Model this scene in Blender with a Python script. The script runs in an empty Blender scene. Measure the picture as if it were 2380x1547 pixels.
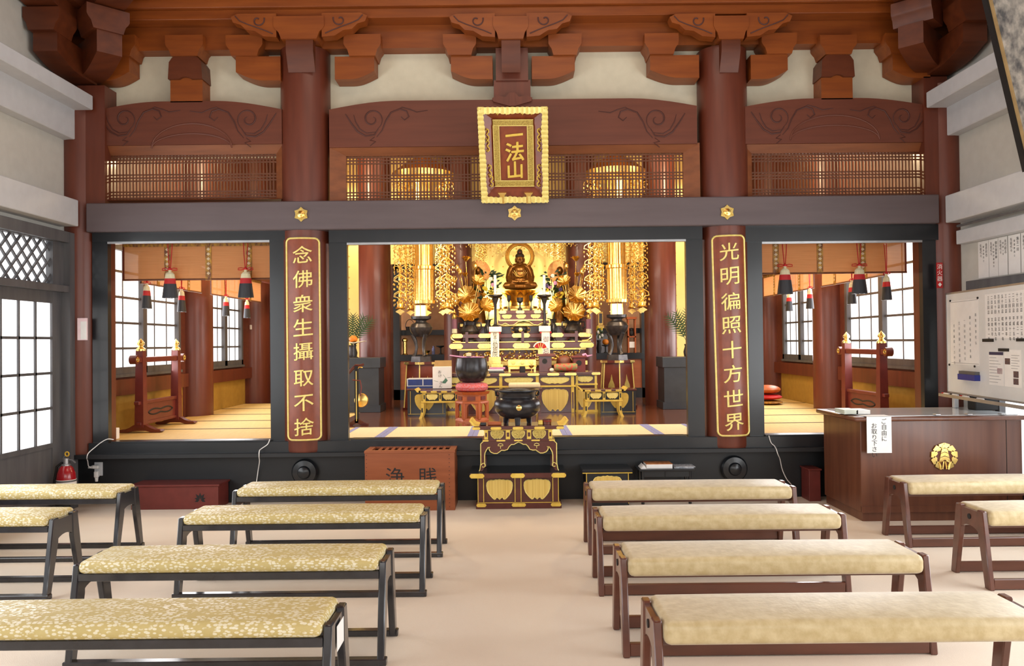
import bpy, bmesh, math, random
from mathutils import Vector, Matrix
# ---------------------------------------------------------------- camera, world, lights, exposure
SC = bpy.context.scene
COL = SC.collection
R = math.radians
PI = math.pi
F = 1823.0
EYE = Vector((0, 0, 1.42))
cam_d = bpy.data.cameras.new('camera')
cam_d.sensor_width = 36.0
cam_d.lens = F / 2380 * 36.0
cam_d.clip_start = 0.05
cam = bpy.data.objects.new('camera', cam_d)
COL.objects.link(cam)
CM = Matrix.Translation(EYE) @ Matrix.Rotation(R(90.7), 4, 'X') @ Matrix.Rotation(R(-0.6), 4, 'Z')
cam.matrix_world = CM
SC.camera = cam
SC.view_settings.view_transform = 'Standard'
SC.view_settings.look = 'None'
SC.view_settings.gamma = 1.0
SC.view_settings.use_curve_mapping = False
SC.view_settings.exposure = 0.0
SC.cycles.use_denoising = True
SC.cycles.max_bounces = 10
SC.cycles.diffuse_bounces = 5
SC.cycles.sample_clamp_indirect = 6.0
SC.cycles.caustics_reflective = False
SC.cycles.caustics_refractive = False
world = bpy.data.worlds.new('world')
SC.world = world
world.use_nodes = True
world.node_tree.nodes['Background'].inputs[0].default_value = (0.93, 0.97, 1.0, 1)
world.node_tree.nodes['Background'].inputs[1].default_value = 1.5

def area(name, loc, rot, sx, sy, power, col):
    l = bpy.data.lights.new(name, 'AREA')
    l.shape = 'RECTANGLE'; l.size = sx; l.size_y = sy; l.energy = power; l.color = col
    o = bpy.data.objects.new(name, l); COL.objects.link(o)
    o.location = loc; o.rotation_euler = rot
    return o

def spot(name, loc, target, power, col, size=60, blend=0.6, rad=0.08):
    l = bpy.data.lights.new(name, 'SPOT')
    l.energy = power; l.color = col; l.spot_size = R(size); l.spot_blend = blend; l.shadow_soft_size = rad
    o = bpy.data.objects.new(name, l); COL.objects.link(o)
    o.location = loc
    o.rotation_euler = (Vector(target) - Vector(loc)).to_track_quat('-Z', 'Y').to_euler()
    return o

# daylight through the door screens of both side walls and the open entrance behind the visitor
area('daylight_left', (-3.78, 3.4, 1.5), (0, R(-90), 0), 2.0, 5.6, 80, (0.93, 0.97, 1.0))
area('daylight_right', (3.78, 2.6, 1.5), (0, R(90), 0), 2.0, 5.6, 140, (0.93, 0.97, 1.0))
area('daylight_entrance', (0, -2.3, 1.9), (R(90), 0, 0), 6.0, 2.6, 135, (0.98, 0.99, 1.0))
# ceiling lamps of the hall
area('hall_ceiling_lamp', (0, 3.9, 5.1), (0, 0, 0), 3.0, 2.0, 55, (1.0, 0.88, 0.72))
# sanctuary: daylight of the side windows and warm ceiling lamps
area('sanctuary_daylight_left', (-3.75, 9.6, 1.75), (0, R(-90), 0), 1.2, 3.4, 70, (0.96, 0.98, 1.0))
area('sanctuary_daylight_right', (3.82, 9.6, 1.75), (0, R(90), 0), 1.2, 3.4, 100, (0.96, 0.98, 1.0))
area('sanctuary_ceiling_lamp', (0.05, 8.9, 4.3), (0, 0, 0), 3.6, 1.2, 75, (1.0, 0.82, 0.56))
for nm, x in (('left', -2.5), ('right', 2.55)):
    l = bpy.data.lights.new('aisle_lamp_' + nm, 'POINT'); l.energy = 130; l.color = (1.0, 0.76, 0.44); l.shadow_soft_size = 0.12
    o = bpy.data.objects.new('aisle_lamp_' + nm, l); COL.objects.link(o); o.location = (x, 9.4, 3.7)
area('sanctuary_fill_light', (0.05, 7.45, 2.62), (R(52), 0, 0), 3.2, 0.15, 42, (1.0, 0.9, 0.74))  # unseen fill light added behind the lintel to brighten the altar fronts
spot('altar_spotlight_left', (-1.1, 8.0, 3.4), (0.0, 11.2, 1.7), 260, (1.0, 0.84, 0.60), 60)
spot('altar_spotlight_right', (1.2, 8.0, 3.4), (0.1, 11.2, 1.7), 260, (1.0, 0.84, 0.60), 60)
area('lamp_behind_statue_left', (-0.30, 12.05, 2.05), (R(100), 0, 0), 0.25, 0.25, 10, (1.0, 0.86, 0.58))
area('lamp_behind_statue_right', (0.55, 12.05, 2.05), (R(100), 0, 0), 0.25, 0.25, 10, (1.0, 0.86, 0.58))
area('wall_washer_left', (-2.45, 11.6, 3.6), (R(30), 0, 0), 0.6, 0.2, 26, (1.0, 0.9, 0.68))
area('wall_washer_right', (2.5, 11.6, 3.6), (R(30), 0, 0), 0.6, 0.2, 26, (1.0, 0.9, 0.68))

# ---------------------------------------------------------------- helpers
def at(px, py, Y):
    """point at depth Y seen at photo pixel (px, py)"""
    d = CM.to_3x3() @ Vector(((px - 1190) / F, -(py - 773.5) / F, -1))
    return EYE + d * (Y / d.y)

def on_floor(px, py, z=0.0):
    d = CM.to_3x3() @ Vector(((px - 1190) / F, -(py - 773.5) / F, -1))
    return EYE + d * ((z - EYE.z) / d.z)

def on_side(px, py, X):
    d = CM.to_3x3() @ Vector(((px - 1190) / F, -(py - 773.5) / F, -1))
    return EYE + d * (X / d.x)

class G:
    """collects shapes into one mesh"""
    def __init__(s):
        s.bm = bmesh.new()
    def _v(s, pts):
        return [s.bm.verts.new(p) for p in pts]
    def box(s, x0, x1, y0, y1, z0, z1, bev=0.0, seg=1):
        v = s._v([(x0, y0, z0), (x1, y0, z0), (x1, y1, z0), (x0, y1, z0), (x0, y0, z1), (x1, y0, z1), (x1, y1, z1), (x0, y1, z1)])
        f = [s.bm.faces.new([v[i] for i in q]) for q in ((3, 2, 1, 0), (4, 5, 6, 7), (0, 1, 5, 4), (1, 2, 6, 5), (2, 3, 7, 6), (3, 0, 4, 7))]
        if bev > 0:
            es = list({e for q in f for e in q.edges})
            bmesh.ops.bevel(s.bm, geom=es, offset=bev, segments=seg, affect='EDGES', profile=0.5)
        return s
    def hexa(s, lo, hi):
        """lo, hi: four points each, same winding (counter-clockwise seen from above)"""
        v = s._v(list(lo) + list(hi))
        for q in ((3, 2, 1, 0), (4, 5, 6, 7), (0, 1, 5, 4), (1, 2, 6, 5), (2, 3, 7, 6), (3, 0, 4, 7)):
            s.bm.faces.new([v[i] for i in q])
        return s
    def bar(s, a, b, w, h, up=(0, 0, 1), bev=0.0):
        """rectangular bar from a to b; w across, h along up"""
        a, b = Vector(a), Vector(b); d = (b - a).normalized(); u = Vector(up)
        sd = d.cross(u).normalized(); u2 = sd.cross(d).normalized()
        lo = [a + sd * (-w / 2) + u2 * (-h / 2), a + sd * (w / 2) + u2 * (-h / 2), a + sd * (w / 2) + u2 * (h / 2), a + sd * (-w / 2) + u2 * (h / 2)]
        hi = [p + (b - a) for p in lo]
        v = s._v(lo + hi)
        f = [s.bm.faces.new([v[i] for i in q]) for q in ((3, 2, 1, 0), (4, 5, 6, 7), (0, 1, 5, 4), (1, 2, 6, 5), (2, 3, 7, 6), (3, 0, 4, 7))]
        if bev > 0:
            bmesh.ops.bevel(s.bm, geom=list({e for q in f for e in q.edges}), offset=bev, segments=1, affect='EDGES')
        return s
    def cyl(s, p0, p1, r0, r1=None, n=16):
        r1 = r0 if r1 is None else r1
        return s.tube([p0, p1], [r0, r1], n)
    def tube(s, pts, r, n=6, closed=False):
        pts = [Vector(p) for p in pts]
        rs = r if isinstance(r, (list, tuple)) else [r] * len(pts)
        rings = []; prev = None
        for i, p in enumerate(pts):
            if closed:
                d = pts[(i + 1) % len(pts)] - pts[i - 1]
            else:
                d = pts[min(i + 1, len(pts) - 1)] - pts[max(i - 1, 0)]
            d = d.normalized() if d.length > 1e-9 else Vector((0, 0, 1))
            if prev is None:
                a = Vector((0, 0, 1)) if abs(d.z) < 0.9 else Vector((1, 0, 0))
                u = d.cross(a).normalized()
            else:
                u = (prev - d * prev.dot(d))
                u = u.normalized() if u.length > 1e-6 else d.cross(Vector((0.3, 0.5, 0.8))).normalized()
            prev = u; w = d.cross(u)
            rings.append(s._v([p + (u * math.cos(2 * PI * k / n) + w * math.sin(2 * PI * k / n)) * max(rs[i], 1e-5) for k in range(n)]))
        m = len(rings)
        for i in range(m if closed else m - 1):
            A, B = rings[i], rings[(i + 1) % m]
            for k in range(n):
                s.bm.faces.new((A[k], A[(k + 1) % n], B[(k + 1) % n], B[k]))
        if not closed:
            s.bm.faces.new(rings[0][::-1]); s.bm.faces.new(rings[-1])
        return s
    def lathe(s, c, prof, n=28, sx=1.0, sy=1.0, twist=None):
        """profile of (radius, height) turned about the vertical through c"""
        c = Vector(c); rings = []
        for r, z in prof:
            rings.append(s._v([c + Vector((sx * r * math.cos(2 * PI * k / n), sy * r * math.sin(2 * PI * k / n), z)) for k in range(n)]))
        for A, B in zip(rings, rings[1:]):
            for k in range(n):
                s.bm.faces.new((A[k], A[(k + 1) % n], B[(k + 1) % n], B[k]))
        s.bm.faces.new(rings[0][::-1]); s.bm.faces.new(rings[-1])
        return s
    def prism(s, pts, plane, d0, d1):
        """polygon pts in plane xz (depth along y), yz (along x) or xy (along z), from d0 to d1"""
        P = {'xz': lambda a, b, d: (a, d, b), 'yz': lambda a, b, d: (d, a, b), 'xy': lambda a, b, d: (a, b, d)}[plane]
        A = s._v([P(a, b, d0) for a, b in pts]); B = s._v([P(a, b, d1) for a, b in pts])
        n = len(pts); fs = [s.bm.faces.new(A), s.bm.faces.new(B[::-1])]
        for k in range(n):
            fs.append(s.bm.faces.new((A[k], B[k], B[(k + 1) % n], A[(k + 1) % n])))
        bmesh.ops.recalc_face_normals(s.bm, faces=fs)
        return s
    def ball(s, c, r, n=14, m=8):
        rx, ry, rz = r if isinstance(r, (tuple, list)) else (r, r, r)
        c = Vector(c); rings = []
        for j in range(1, m):
            t = PI * j / m
            rings.append(s._v([c + Vector((rx * math.sin(t) * math.cos(2 * PI * k / n), ry * math.sin(t) * math.sin(2 * PI * k / n), -rz * math.cos(t))) for k in range(n)]))
        b = s.bm.verts.new(c - Vector((0, 0, rz))); t = s.bm.verts.new(c + Vector((0, 0, rz)))
        for A, B in zip(rings, rings[1:]):
            for k in range(n):
                s.bm.faces.new((A[k], A[(k + 1) % n], B[(k + 1) % n], B[k]))
        for k in range(n):
            s.bm.faces.new((b, rings[0][(k + 1) % n], rings[0][k]))
            s.bm.faces.new((t, rings[-1][k], rings[-1][(k + 1) % n]))
        return s
    def grid(s, fn, nu, nv, thick=0.0):
        """surface fn(u, v) for u, v in 0..1; given thickness by an offset along the normal"""
        V = [[s.bm.verts.new(fn(i / nu, j / nv)) for j in range(nv + 1)] for i in range(nu + 1)]
        fs = [s.bm.faces.new((V[i][j], V[i + 1][j], V[i + 1][j + 1], V[i][j + 1])) for i in range(nu) for j in range(nv)]
        if thick:
            bmesh.ops.recalc_face_normals(s.bm, faces=fs)
            bmesh.ops.solidify(s.bm, geom=fs, thickness=thick)
        return s
    def mesh(s, me, M):
        n0 = len(s.bm.verts)
        s.bm.from_mesh(me)
        s.bm.verts.ensure_lookup_table()
        bmesh.ops.transform(s.bm, matrix=M, verts=s.bm.verts[n0:])
        return s
    def xf(s, M):
        bmesh.ops.transform(s.bm, matrix=M, verts=s.bm.verts[:])
        return s
    def add(s, other, M=None):
        me = bpy.data.meshes.new('tmp'); other.bm.to_mesh(me)
        s.mesh(me, M or Matrix.Identity(4)); bpy.data.meshes.remove(me)
        return s

WL = {}   # world location of each object at building time

def tag(o, label=None, cat=None, group=None, kind=None):
    if label: o['label'] = label
    if cat: o['category'] = cat
    if group: o['group'] = group
    if kind: o['kind'] = kind
    return o

def thing(name, label, cat, loc, group=None, kind=None):
    o = bpy.data.objects.new(name, None); COL.objects.link(o)
    o.location = loc; o.empty_display_size = 0.05
    WL[o] = Vector(loc)
    return tag(o, label, cat, group, kind)

def make(g, name, m, parent=None, smooth=35, loc=None):
    """link the shapes in g (world coordinates) as one mesh object"""
    me = bpy.data.meshes.new(name)
    if parent is not None:
        base = WL[parent]
    elif loc is not None:
        base = Vector(loc)
    else:
        xs = [v.co for v in g.bm.verts]
        base = Vector(((min(v.x for v in xs) + max(v.x for v in xs)) / 2, (min(v.y for v in xs) + max(v.y for v in xs)) / 2, min(v.z for v in xs)))
    bmesh.ops.translate(g.bm, vec=-base, verts=g.bm.verts[:])
    if smooth:
        for f in g.bm.faces: f.smooth = True
    g.bm.to_mesh(me); g.bm.free()
    if smooth:
        me.set_sharp_from_angle(angle=R(smooth))
    for q in (m if isinstance(m, (list, tuple)) else [m]):
        me.materials.append(q)
    o = bpy.data.objects.new(name, me); COL.objects.link(o)
    if parent is not None:
        o.parent = parent
    else:
        o.location = base
    WL[o] = base
    return o

def one(g, name, m, label, cat, group=None, kind=None, smooth=35):
    return tag(make(g, name, m, None, smooth), label, cat, group, kind)

def struct(g, name, m, label, cat, smooth=35):
    return one(g, name, m, label, cat, None, 'structure', smooth)

def kids(o):
    return [c for c in SC.objects if c.parent == o]

KIDS = {}
def dup(root, loc, label, rotz=0.0, group=None, scale=None):
    r = root.copy(); COL.objects.link(r); r.location = loc; r.rotation_euler = (0, 0, rotz)
    if scale: r.scale = scale
    r['label'] = label
    if group: r['group'] = group
    if root not in KIDS:
        KIDS[root] = [(c, kids(c)) for c in kids(root)]
    for c, sub in KIDS[root]:
        k = c.copy(); COL.objects.link(k); k.parent = r
        for d in sub:
            e = d.copy(); COL.objects.link(e); e.parent = k
    return r

GLYPH = {}
def glyph(ch, bold=0.0):
    if (ch, bold) not in GLYPH:
        c = bpy.data.curves.new('glyph', 'FONT'); c.body = ch; c.extrude = 0.5; c.align_x = 'CENTER'; c.bevel_depth = bold; c.bevel_resolution = 0
        o = bpy.data.objects.new('glyph', c); COL.objects.link(o)
        dg = bpy.context.evaluated_depsgraph_get(); dg.update()
        me = bpy.data.meshes.new_from_object(o.evaluated_get(dg))
        bpy.data.objects.remove(o); bpy.data.curves.remove(c)
        xs = [v.co for v in me.vertices]
        if xs:
            cx = (min(v.x for v in xs) + max(v.x for v in xs)) / 2; cy = (min(v.y for v in xs) + max(v.y for v in xs)) / 2
            h = max(max(v.x for v in xs) - min(v.x for v in xs), max(v.y for v in xs) - min(v.y for v in xs))
            for v in me.vertices:
                v.co.x -= cx; v.co.y -= cy
            GLYPH[(ch, bold)] = (me, h)
        else:
            GLYPH[(ch, bold)] = (None, 1)
    return GLYPH[(ch, bold)]

def write(g, ch, M, size, depth, stretch=1.0, fit=False, bold=0.0):
    """one character on the plane M (its x to the right, y up, z out of the surface)"""
    me, h = glyph(ch, bold)
    if me is None: return
    k = size / h if fit else size
    g.mesh(me, M @ Matrix.Diagonal((k * stretch, k, depth, 1)))

def face_plane(p, yaw=0.0, tilt=0.0):
    """plane through p that faces the visitor (-Y), turned by yaw about Z and leaned by tilt"""
    return Matrix.Translation(p) @ Matrix.Rotation(yaw, 4, 'Z') @ Matrix.Rotation(R(90) + tilt, 4, 'X')

# ---------------------------------------------------------------- materials
def srgb(r, g, b):
    f = lambda c: (c / 255 / 12.92) if c / 255 <= 0.04045 else ((c / 255 + 0.055) / 1.055) ** 2.4
    return (f(r), f(g), f(b), 1)

def mat(name, c1, c2=None, rough=0.5, metal=0.0, scale=(4, 4, 4), noise=3.0, bump=0.0, coat=0.0, spec=0.5, coord='Object', detail=4.0, bscale=None):
    m = bpy.data.materials.new(name); m.use_nodes = True
    t = m.node_tree; b = t.nodes['Principled BSDF']
    b.inputs['Roughness'].default_value = rough; b.inputs['Metallic'].default_value = metal
    b.inputs['Coat Weight'].default_value = coat; b.inputs['Coat Roughness'].default_value = 0.12
    b.inputs['Specular IOR Level'].default_value = spec
    c2 = c2 or tuple(min(1, x * 0.82) for x in c1[:3]) + (1,)
    tc = t.nodes.new('ShaderNodeTexCoord'); mp = t.nodes.new('ShaderNodeMapping'); mp.inputs['Scale'].default_value = scale
    nz = t.nodes.new('ShaderNodeTexNoise'); nz.inputs['Scale'].default_value = noise; nz.inputs['Detail'].default_value = detail
    rp = t.nodes.new('ShaderNodeValToRGB')
    rp.color_ramp.elements[0].position = 0.32; rp.color_ramp.elements[1].position = 0.68
    rp.color_ramp.elements[0].color = c2; rp.color_ramp.elements[1].color = c1
    L = t.links.new
    L(tc.outputs[coord], mp.inputs[0]); L(mp.outputs[0], nz.inputs['Vector']); L(nz.outputs['Fac'], rp.inputs[0]); L(rp.outputs[0], b.inputs['Base Color'])
    if bump:
        bp = t.nodes.new('ShaderNodeBump'); bp.inputs['Strength'].default_value = bump; bp.inputs['Distance'].default_value = 0.01
        src = nz
        if bscale:
            src = t.nodes.new('ShaderNodeTexNoise'); src.inputs['Scale'].default_value = bscale; src.inputs['Detail'].default_value = 3
            L(tc.outputs[coord], src.inputs['Vector'])
        L(src.outputs['Fac'], bp.inputs['Height']); L(bp.outputs[0], b.inputs['Normal'])
    return m

def glow(name, col, strength):
    m = bpy.data.materials.new(name); m.use_nodes = True
    t = m.node_tree; b = t.nodes['Principled BSDF']
    b.inputs['Base Color'].default_value = col
    b.inputs['Emission Color'].default_value = col; b.inputs['Emission Strength'].default_value = strength
    b.inputs['Roughness'].default_value = 0.4
    tc = t.nodes.new('ShaderNodeTexCoord'); nz = t.nodes.new('ShaderNodeTexNoise'); nz.inputs['Scale'].default_value = 1.5
    rp = t.nodes.new('ShaderNodeValToRGB'); rp.color_ramp.elements[0].color = tuple(0.93 * x for x in col[:3]) + (1,); rp.color_ramp.elements[1].color = col
    t.links.new(tc.outputs['Object'], nz.inputs['Vector']); t.links.new(nz.outputs['Fac'], rp.inputs[0]); t.links.new(rp.outputs[0], b.inputs['Emission Color'])
    return m

M = {}
M['pillar'] = mat('pillar_brown', srgb(110, 53, 35), srgb(96, 45, 29), 0.42, scale=(6, 6, 0.6), coat=0.12)
M['beam'] = mat('beam_orange_wood', srgb(148, 77, 25), srgb(126, 61, 18), 0.45, scale=(0.6, 6, 6), bump=0.05)
M['beam_dark'] = mat('bracket_dark_wood', srgb(104, 50, 24), srgb(86, 39, 18), 0.45, scale=(1, 5, 5), bump=0.05)
M['carved'] = mat('carved_red_wood', srgb(110, 57, 38), srgb(98, 49, 32), 0.5, scale=(0.5, 5, 7))
M['groove'] = mat('carved_groove_wood', srgb(82, 40, 30), None, 0.6)
M['screen'] = mat('lattice_wood', srgb(140, 80, 42), srgb(120, 66, 34), 0.5, scale=(0.8, 6, 6))
M['lattice'] = mat('lattice_bar_wood', srgb(112, 64, 36), srgb(96, 52, 28), 0.5)
M['main_beam'] = mat('purple_grey_beam_paint', srgb(98, 86, 88), srgb(90, 78, 80), 0.4, scale=(0.5, 4, 4), coat=0.1)
M['black'] = mat('black_lacquer_frame', srgb(31, 34, 38), srgb(26, 29, 33), 0.3, scale=(2, 2, 2), coat=0.2)
M['plinth'] = mat('plinth_black_board', srgb(29, 31, 34), srgb(25, 27, 30), 0.45, scale=(1, 4, 6))
M['plaster'] = mat('cream_plaster', srgb(225, 220, 196), srgb(218, 213, 189), 0.85, bump=0.04, bscale=60)
M['white_paint'] = mat('grey_white_paint', srgb(204, 206, 209), srgb(198, 200, 203), 0.6)
M['white_wall'] = mat('white_plaster', srgb(206, 204, 195), srgb(200, 198, 189), 0.85, bump=0.03, bscale=60)
M['grey_wood'] = mat('dark_grey_wood', srgb(98, 98, 100), srgb(84, 84, 87), 0.5, scale=(5, 5, 0.7))
M['daylight'] = glow('frosted_daylight_pane', (0.97, 0.985, 1.0, 1), 1.6)
M['alu'] = mat('aluminium', srgb(190, 190, 192), None, 0.35, 0.8)
M['tatami'] = mat('tatami_straw', srgb(222, 190, 120), srgb(206, 172, 104), 0.7, scale=(60, 3, 3), bump=0.05)
M['tatami_pale'] = mat('pale_tatami_straw', srgb(232, 216, 176), srgb(224, 206, 164), 0.7, scale=(60, 3, 3), bump=0.04)
M['tatami_edge'] = mat('tatami_edge_cloth', srgb(70, 52, 36), None, 0.8)
M['blue_edge'] = mat('tatami_blue_edge_cloth', srgb(118, 126, 178), srgb(150, 152, 190), 0.8, noise=20)
M['floor_wood'] = mat('polished_dark_floor', srgb(122, 74, 50), srgb(102, 60, 40), 0.16, scale=(0.6, 6, 6), coat=0.5)
M['yellow_panel'] = mat('ochre_panel', srgb(176, 138, 58), srgb(164, 126, 50), 0.6)
M['gold'] = mat('gold_leaf', (1.0, 0.75, 0.27, 1), (0.93, 0.64, 0.18, 1), 0.27, 1.0, noise=8, bump=0.05)
M['gold_paint'] = mat('gold_paint', srgb(238, 206, 96), srgb(224, 188, 76), 0.38, 0.25, noise=6)
M['gold_pale'] = mat('pale_gold', srgb(244, 226, 140), srgb(232, 210, 116), 0.38, 0.25, noise=10)
M['gold_wall'] = mat('gold_wall_paper', srgb(238, 204, 118), srgb(228, 190, 100), 0.5, 0.2, noise=2)
M['red_lacquer'] = mat('dark_red_lacquer', srgb(112, 50, 34), srgb(98, 42, 28), 0.3, coat=0.2)
M['red_box'] = mat('red_brown_paint', srgb(114, 46, 40), srgb(102, 40, 34), 0.4)
M['bronze'] = mat('dark_bronze', srgb(78, 74, 74), srgb(56, 52, 52), 0.3, 0.6, noise=5)
M['iron'] = mat('black_iron', srgb(56, 55, 58), srgb(42, 41, 44), 0.26, 0.4, noise=6)
M['white'] = mat('white_paper', srgb(244, 243, 240), srgb(238, 236, 233), 0.7)
M['ink'] = mat('black_ink', srgb(30, 28, 28), None, 0.7)
M['red'] = mat('red_cloth', srgb(196, 32, 34), srgb(170, 24, 28), 0.6)
M['black_silk'] = mat('black_silk', srgb(48, 48, 54), srgb(34, 34, 38), 0.55, scale=(40, 40, 1))
M['cream_silk'] = mat('cream_silk', srgb(226, 216, 178), None, 0.6, scale=(40, 40, 1))
M['carpet'] = mat('beige_carpet', srgb(234, 222, 205), srgb(227, 211, 192), 0.9, scale=(1, 1, 1), noise=0.9, bump=0.25, bscale=300)
M['counter'] = mat('counter_walnut_veneer', srgb(110, 66, 44), srgb(93, 52, 34), 0.35, scale=(7, 7, 0.5), coat=0.15)
M['orange_wood'] = mat('orange_brown_box_wood', srgb(150, 82, 46), srgb(134, 70, 36), 0.4, scale=(0.8, 4, 6))
M['stool_wood'] = mat('reddish_stool_wood', srgb(186, 96, 44), srgb(164, 80, 34), 0.4, scale=(4, 4, 1))
# ---------------------------------------------------------------- the shell of the hall and of the sanctuary behind the facade
YF = 7.0                      # depth of the facade
ZF = 0.56                     # height of the sanctuary floor
XL, XR = -3.98, 4.0           # side walls
zt = lambda py, Y=YF, px=1190: at(px, py, Y).z
xt = lambda px, Y=YF, py=795: at(px, py, Y).x

g = G().box(XL - 0.3, XR + 0.3, -2.6, 7.16, -0.12, 0.0)
struct(g, 'floor', M['carpet'], 'beige carpet floor of the hall', 'floor')
g = G().box(XL - 0.3, XR + 0.3, -2.6, 6.2, 5.3, 5.4)
struct(g, 'ceiling', M['beam'], 'wooden ceiling of the hall', 'ceiling')
g = G().box(XL - 0.3, XR + 0.3, -2.7, -2.6, 0.0, 5.4)
struct(g, 'wall_back', M['white_wall'], 'white wall behind the visitor', 'wall')

# side walls of the hall: plaster above the doors, grey painted beams along them
for sgn, XW, nm in ((-1, XL, 'left'), (1, XR, 'right')):
    g = G()
    a, b = sorted((XW, XW + sgn * 0.2))
    g.box(a, b, -2.6, 7.3, 2.42, 5.3)
    if sgn < 0:
        g.box(a, b, 6.9, 7.3, 0, 2.42)
        g.box(a, b, -2.6, 0.0, 0, 2.42)
    else:
        g.box(a, b, 6.55, 7.3, 0, 2.42)
        g.box(a, b, -2.6, 0.0, 0, 2.42)
        g.box(a, b, 0.0, 6.55, 1.62, 2.42)
    struct(g, 'wall_' + nm, M['white_wall'], 'white plaster side wall on the %s of the hall' % nm, 'wall')

def side_beam(n, sgn, prot, z0, z1, y1, where):
    XW = XL if sgn < 0 else XR
    a, b = sorted((XW, XW - sgn * prot))
    g = G().box(a, b, -2.6, y1, z0, z1, 0.006)
    struct(g, 'trim_%d' % n, M['white_paint'], where, 'wall beam')
side_beam(1, -1, 0.27, zt(259, 7, 222), zt(226, 7, 222), 6.96, 'topmost grey white beam along the left wall')
side_beam(2, -1, 0.11, zt(327, 7, 180), zt(256, 7, 180), 6.98, 'middle grey white beam along the left wall')
side_beam(3, -1, 0.17, zt(530, 7, 198), zt(470, 7, 198), 6.9, 'deep grey white beam above the door on the left wall')
side_beam(4, 1, 0.29, zt(254, 7, 2158), zt(218, 7, 2158), 6.96, 'topmost grey white beam along the right wall')
side_beam(5, 1, 0.11, zt(318, 7, 2200), zt(246, 7, 2200), 6.98, 'middle grey white beam along the right wall')
side_beam(6, 1, 0.17, zt(522, 7, 2185), zt(460, 7, 2185), 6.9, 'deep grey white beam above the papers on the right wall')

# ---- facade: plaster, long beams, frames
g = G().box(XL, XR, 7.2, 7.32, zt(345), 5.3)
struct(g, 'wall_front', M['plaster'], 'cream plaster strips between the brackets above the sanctuary', 'wall')
zb0, zb1 = zt(531), zt(465)
g = G().box(xt(199, 6.93, 500), xt(2184, 6.93, 490), 6.93, 7.34, zb0, zb1, 0.008)
struct(g, 'trim_7', M['main_beam'], 'long purple grey beam across the sanctuary front', 'beam')
# black frames of the three openings (posts, lintels, door tracks)
FR = [(1, 215, 251, 628, 664, 'left'), (2, 766, 808, 1597, 1636, 'middle'), (3, 1734, 1774, 2147, 2186, 'right')]
zl = zt(562)
for k, a0, a1, b0, b1, nm in FR:
    g = G()
    mid = (a0 + b1) / 2
    z1 = at(mid, 560, 7.02).z
    zs = ZF - 0.02
    g.box(xt(a0, 7.02, 800), xt(a1, 7.02, 800), 7.02, 7.08, zs, zb0)
    g.box(xt(b0, 7.02, 800), xt(b1, 7.02, 800), 7.02, 7.08, zs, zb0)
    g.box(xt(a0, 7.0, 800), xt(b1, 7.0, 800), 7.0, 7.2, z1, zb0)
    o = struct(g, 'trim_%d' % (7 + k), M['black'], 'black lacquered frame of the %s sanctuary opening' % nm, 'door frame')
    g = G().box(xt(a1, 7.02, 800), xt(b0, 7.02, 800), 7.015, 7.03, z1 - 0.018, z1 + 0.002)
    make(g, 'door_track', M['alu'], o)
# sill beam and plinth
g = G().box(xt(205, 6.98, 1030), xt(2160, 6.98, 1030), 6.98, 7.2, zt(1049, 6.98), ZF + 0.005, 0.004)
for a, b in ((258, 630), (815, 1595), (1780, 2140)):
    g.box(xt(a, 6.99, 1020), xt(b, 6.99, 1020), 6.99, 7.12, ZF, ZF + 0.016)
struct(g, 'trim_11', M['black'], 'black sill beam under the three sanctuary openings', 'sill')
g = G().box(XL, XR, 6.93, 7.2, zt(1057, 6.93), zt(1047, 6.93), 0.003)
g.box(XL, XR, 7.11, 7.14, 0, zt(1055, 6.93))
struct(g, 'baseboard_front', M['plinth'], 'black plinth boards below the sanctuary floor', 'plinth')

# ---- round pillars of the facade
def pillar(px, py, r, Y, z0, z1, label, m='pillar'):
    c = at(px, py, Y)
    g = G().lathe((c.x, Y, 0), [(r * 0.98, z0), (r, z0 + 0.02), (r, z1)], 48)
    return one(g, 'pillar', M[m], label, 'pillar', None, 'structure')
RP = 0.222
pl = pillar(715, 800, RP, 7.16, zt(1047, 6.93), zt(92, 6.83, 715), 'round brown pillar left of the middle opening')
pr = pillar(1685, 790, RP, 7.16, zt(1047, 6.93), zt(92, 6.83, 1685), 'round brown pillar right of the middle opening')
XPL, XPR = at(715, 800, 7.16).x, at(1685, 790, 7.16).x
pillar(190, 800, 0.15, 7.1, zt(1047, 6.93), 3.7, 'round brown corner pillar beside the left wall door')
pillar(2200, 790, 0.15, 7.1, zt(1047, 6.93), 3.7, 'round brown corner pillar behind the whiteboard')
for a, b, lab in ((180, 244, 'left'), (2150, 2205, 'right')):
    g = G().box(xt(a, 6.99, 400), xt(b, 6.99, 400), 6.99, 7.2, zt(480), zt(189))
    g.box(xt(a + (24 if lab == 'left' else 0), 7.0, 800), xt(b - (0 if lab == 'left' else 24), 7.0, 800), 7.085, 7.19, zt(1047, 6.93), zb0)
    struct(g, 'pillar', M['pillar'], 'square brown post at the %s end of the sanctuary front' % lab, 'post')

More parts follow.
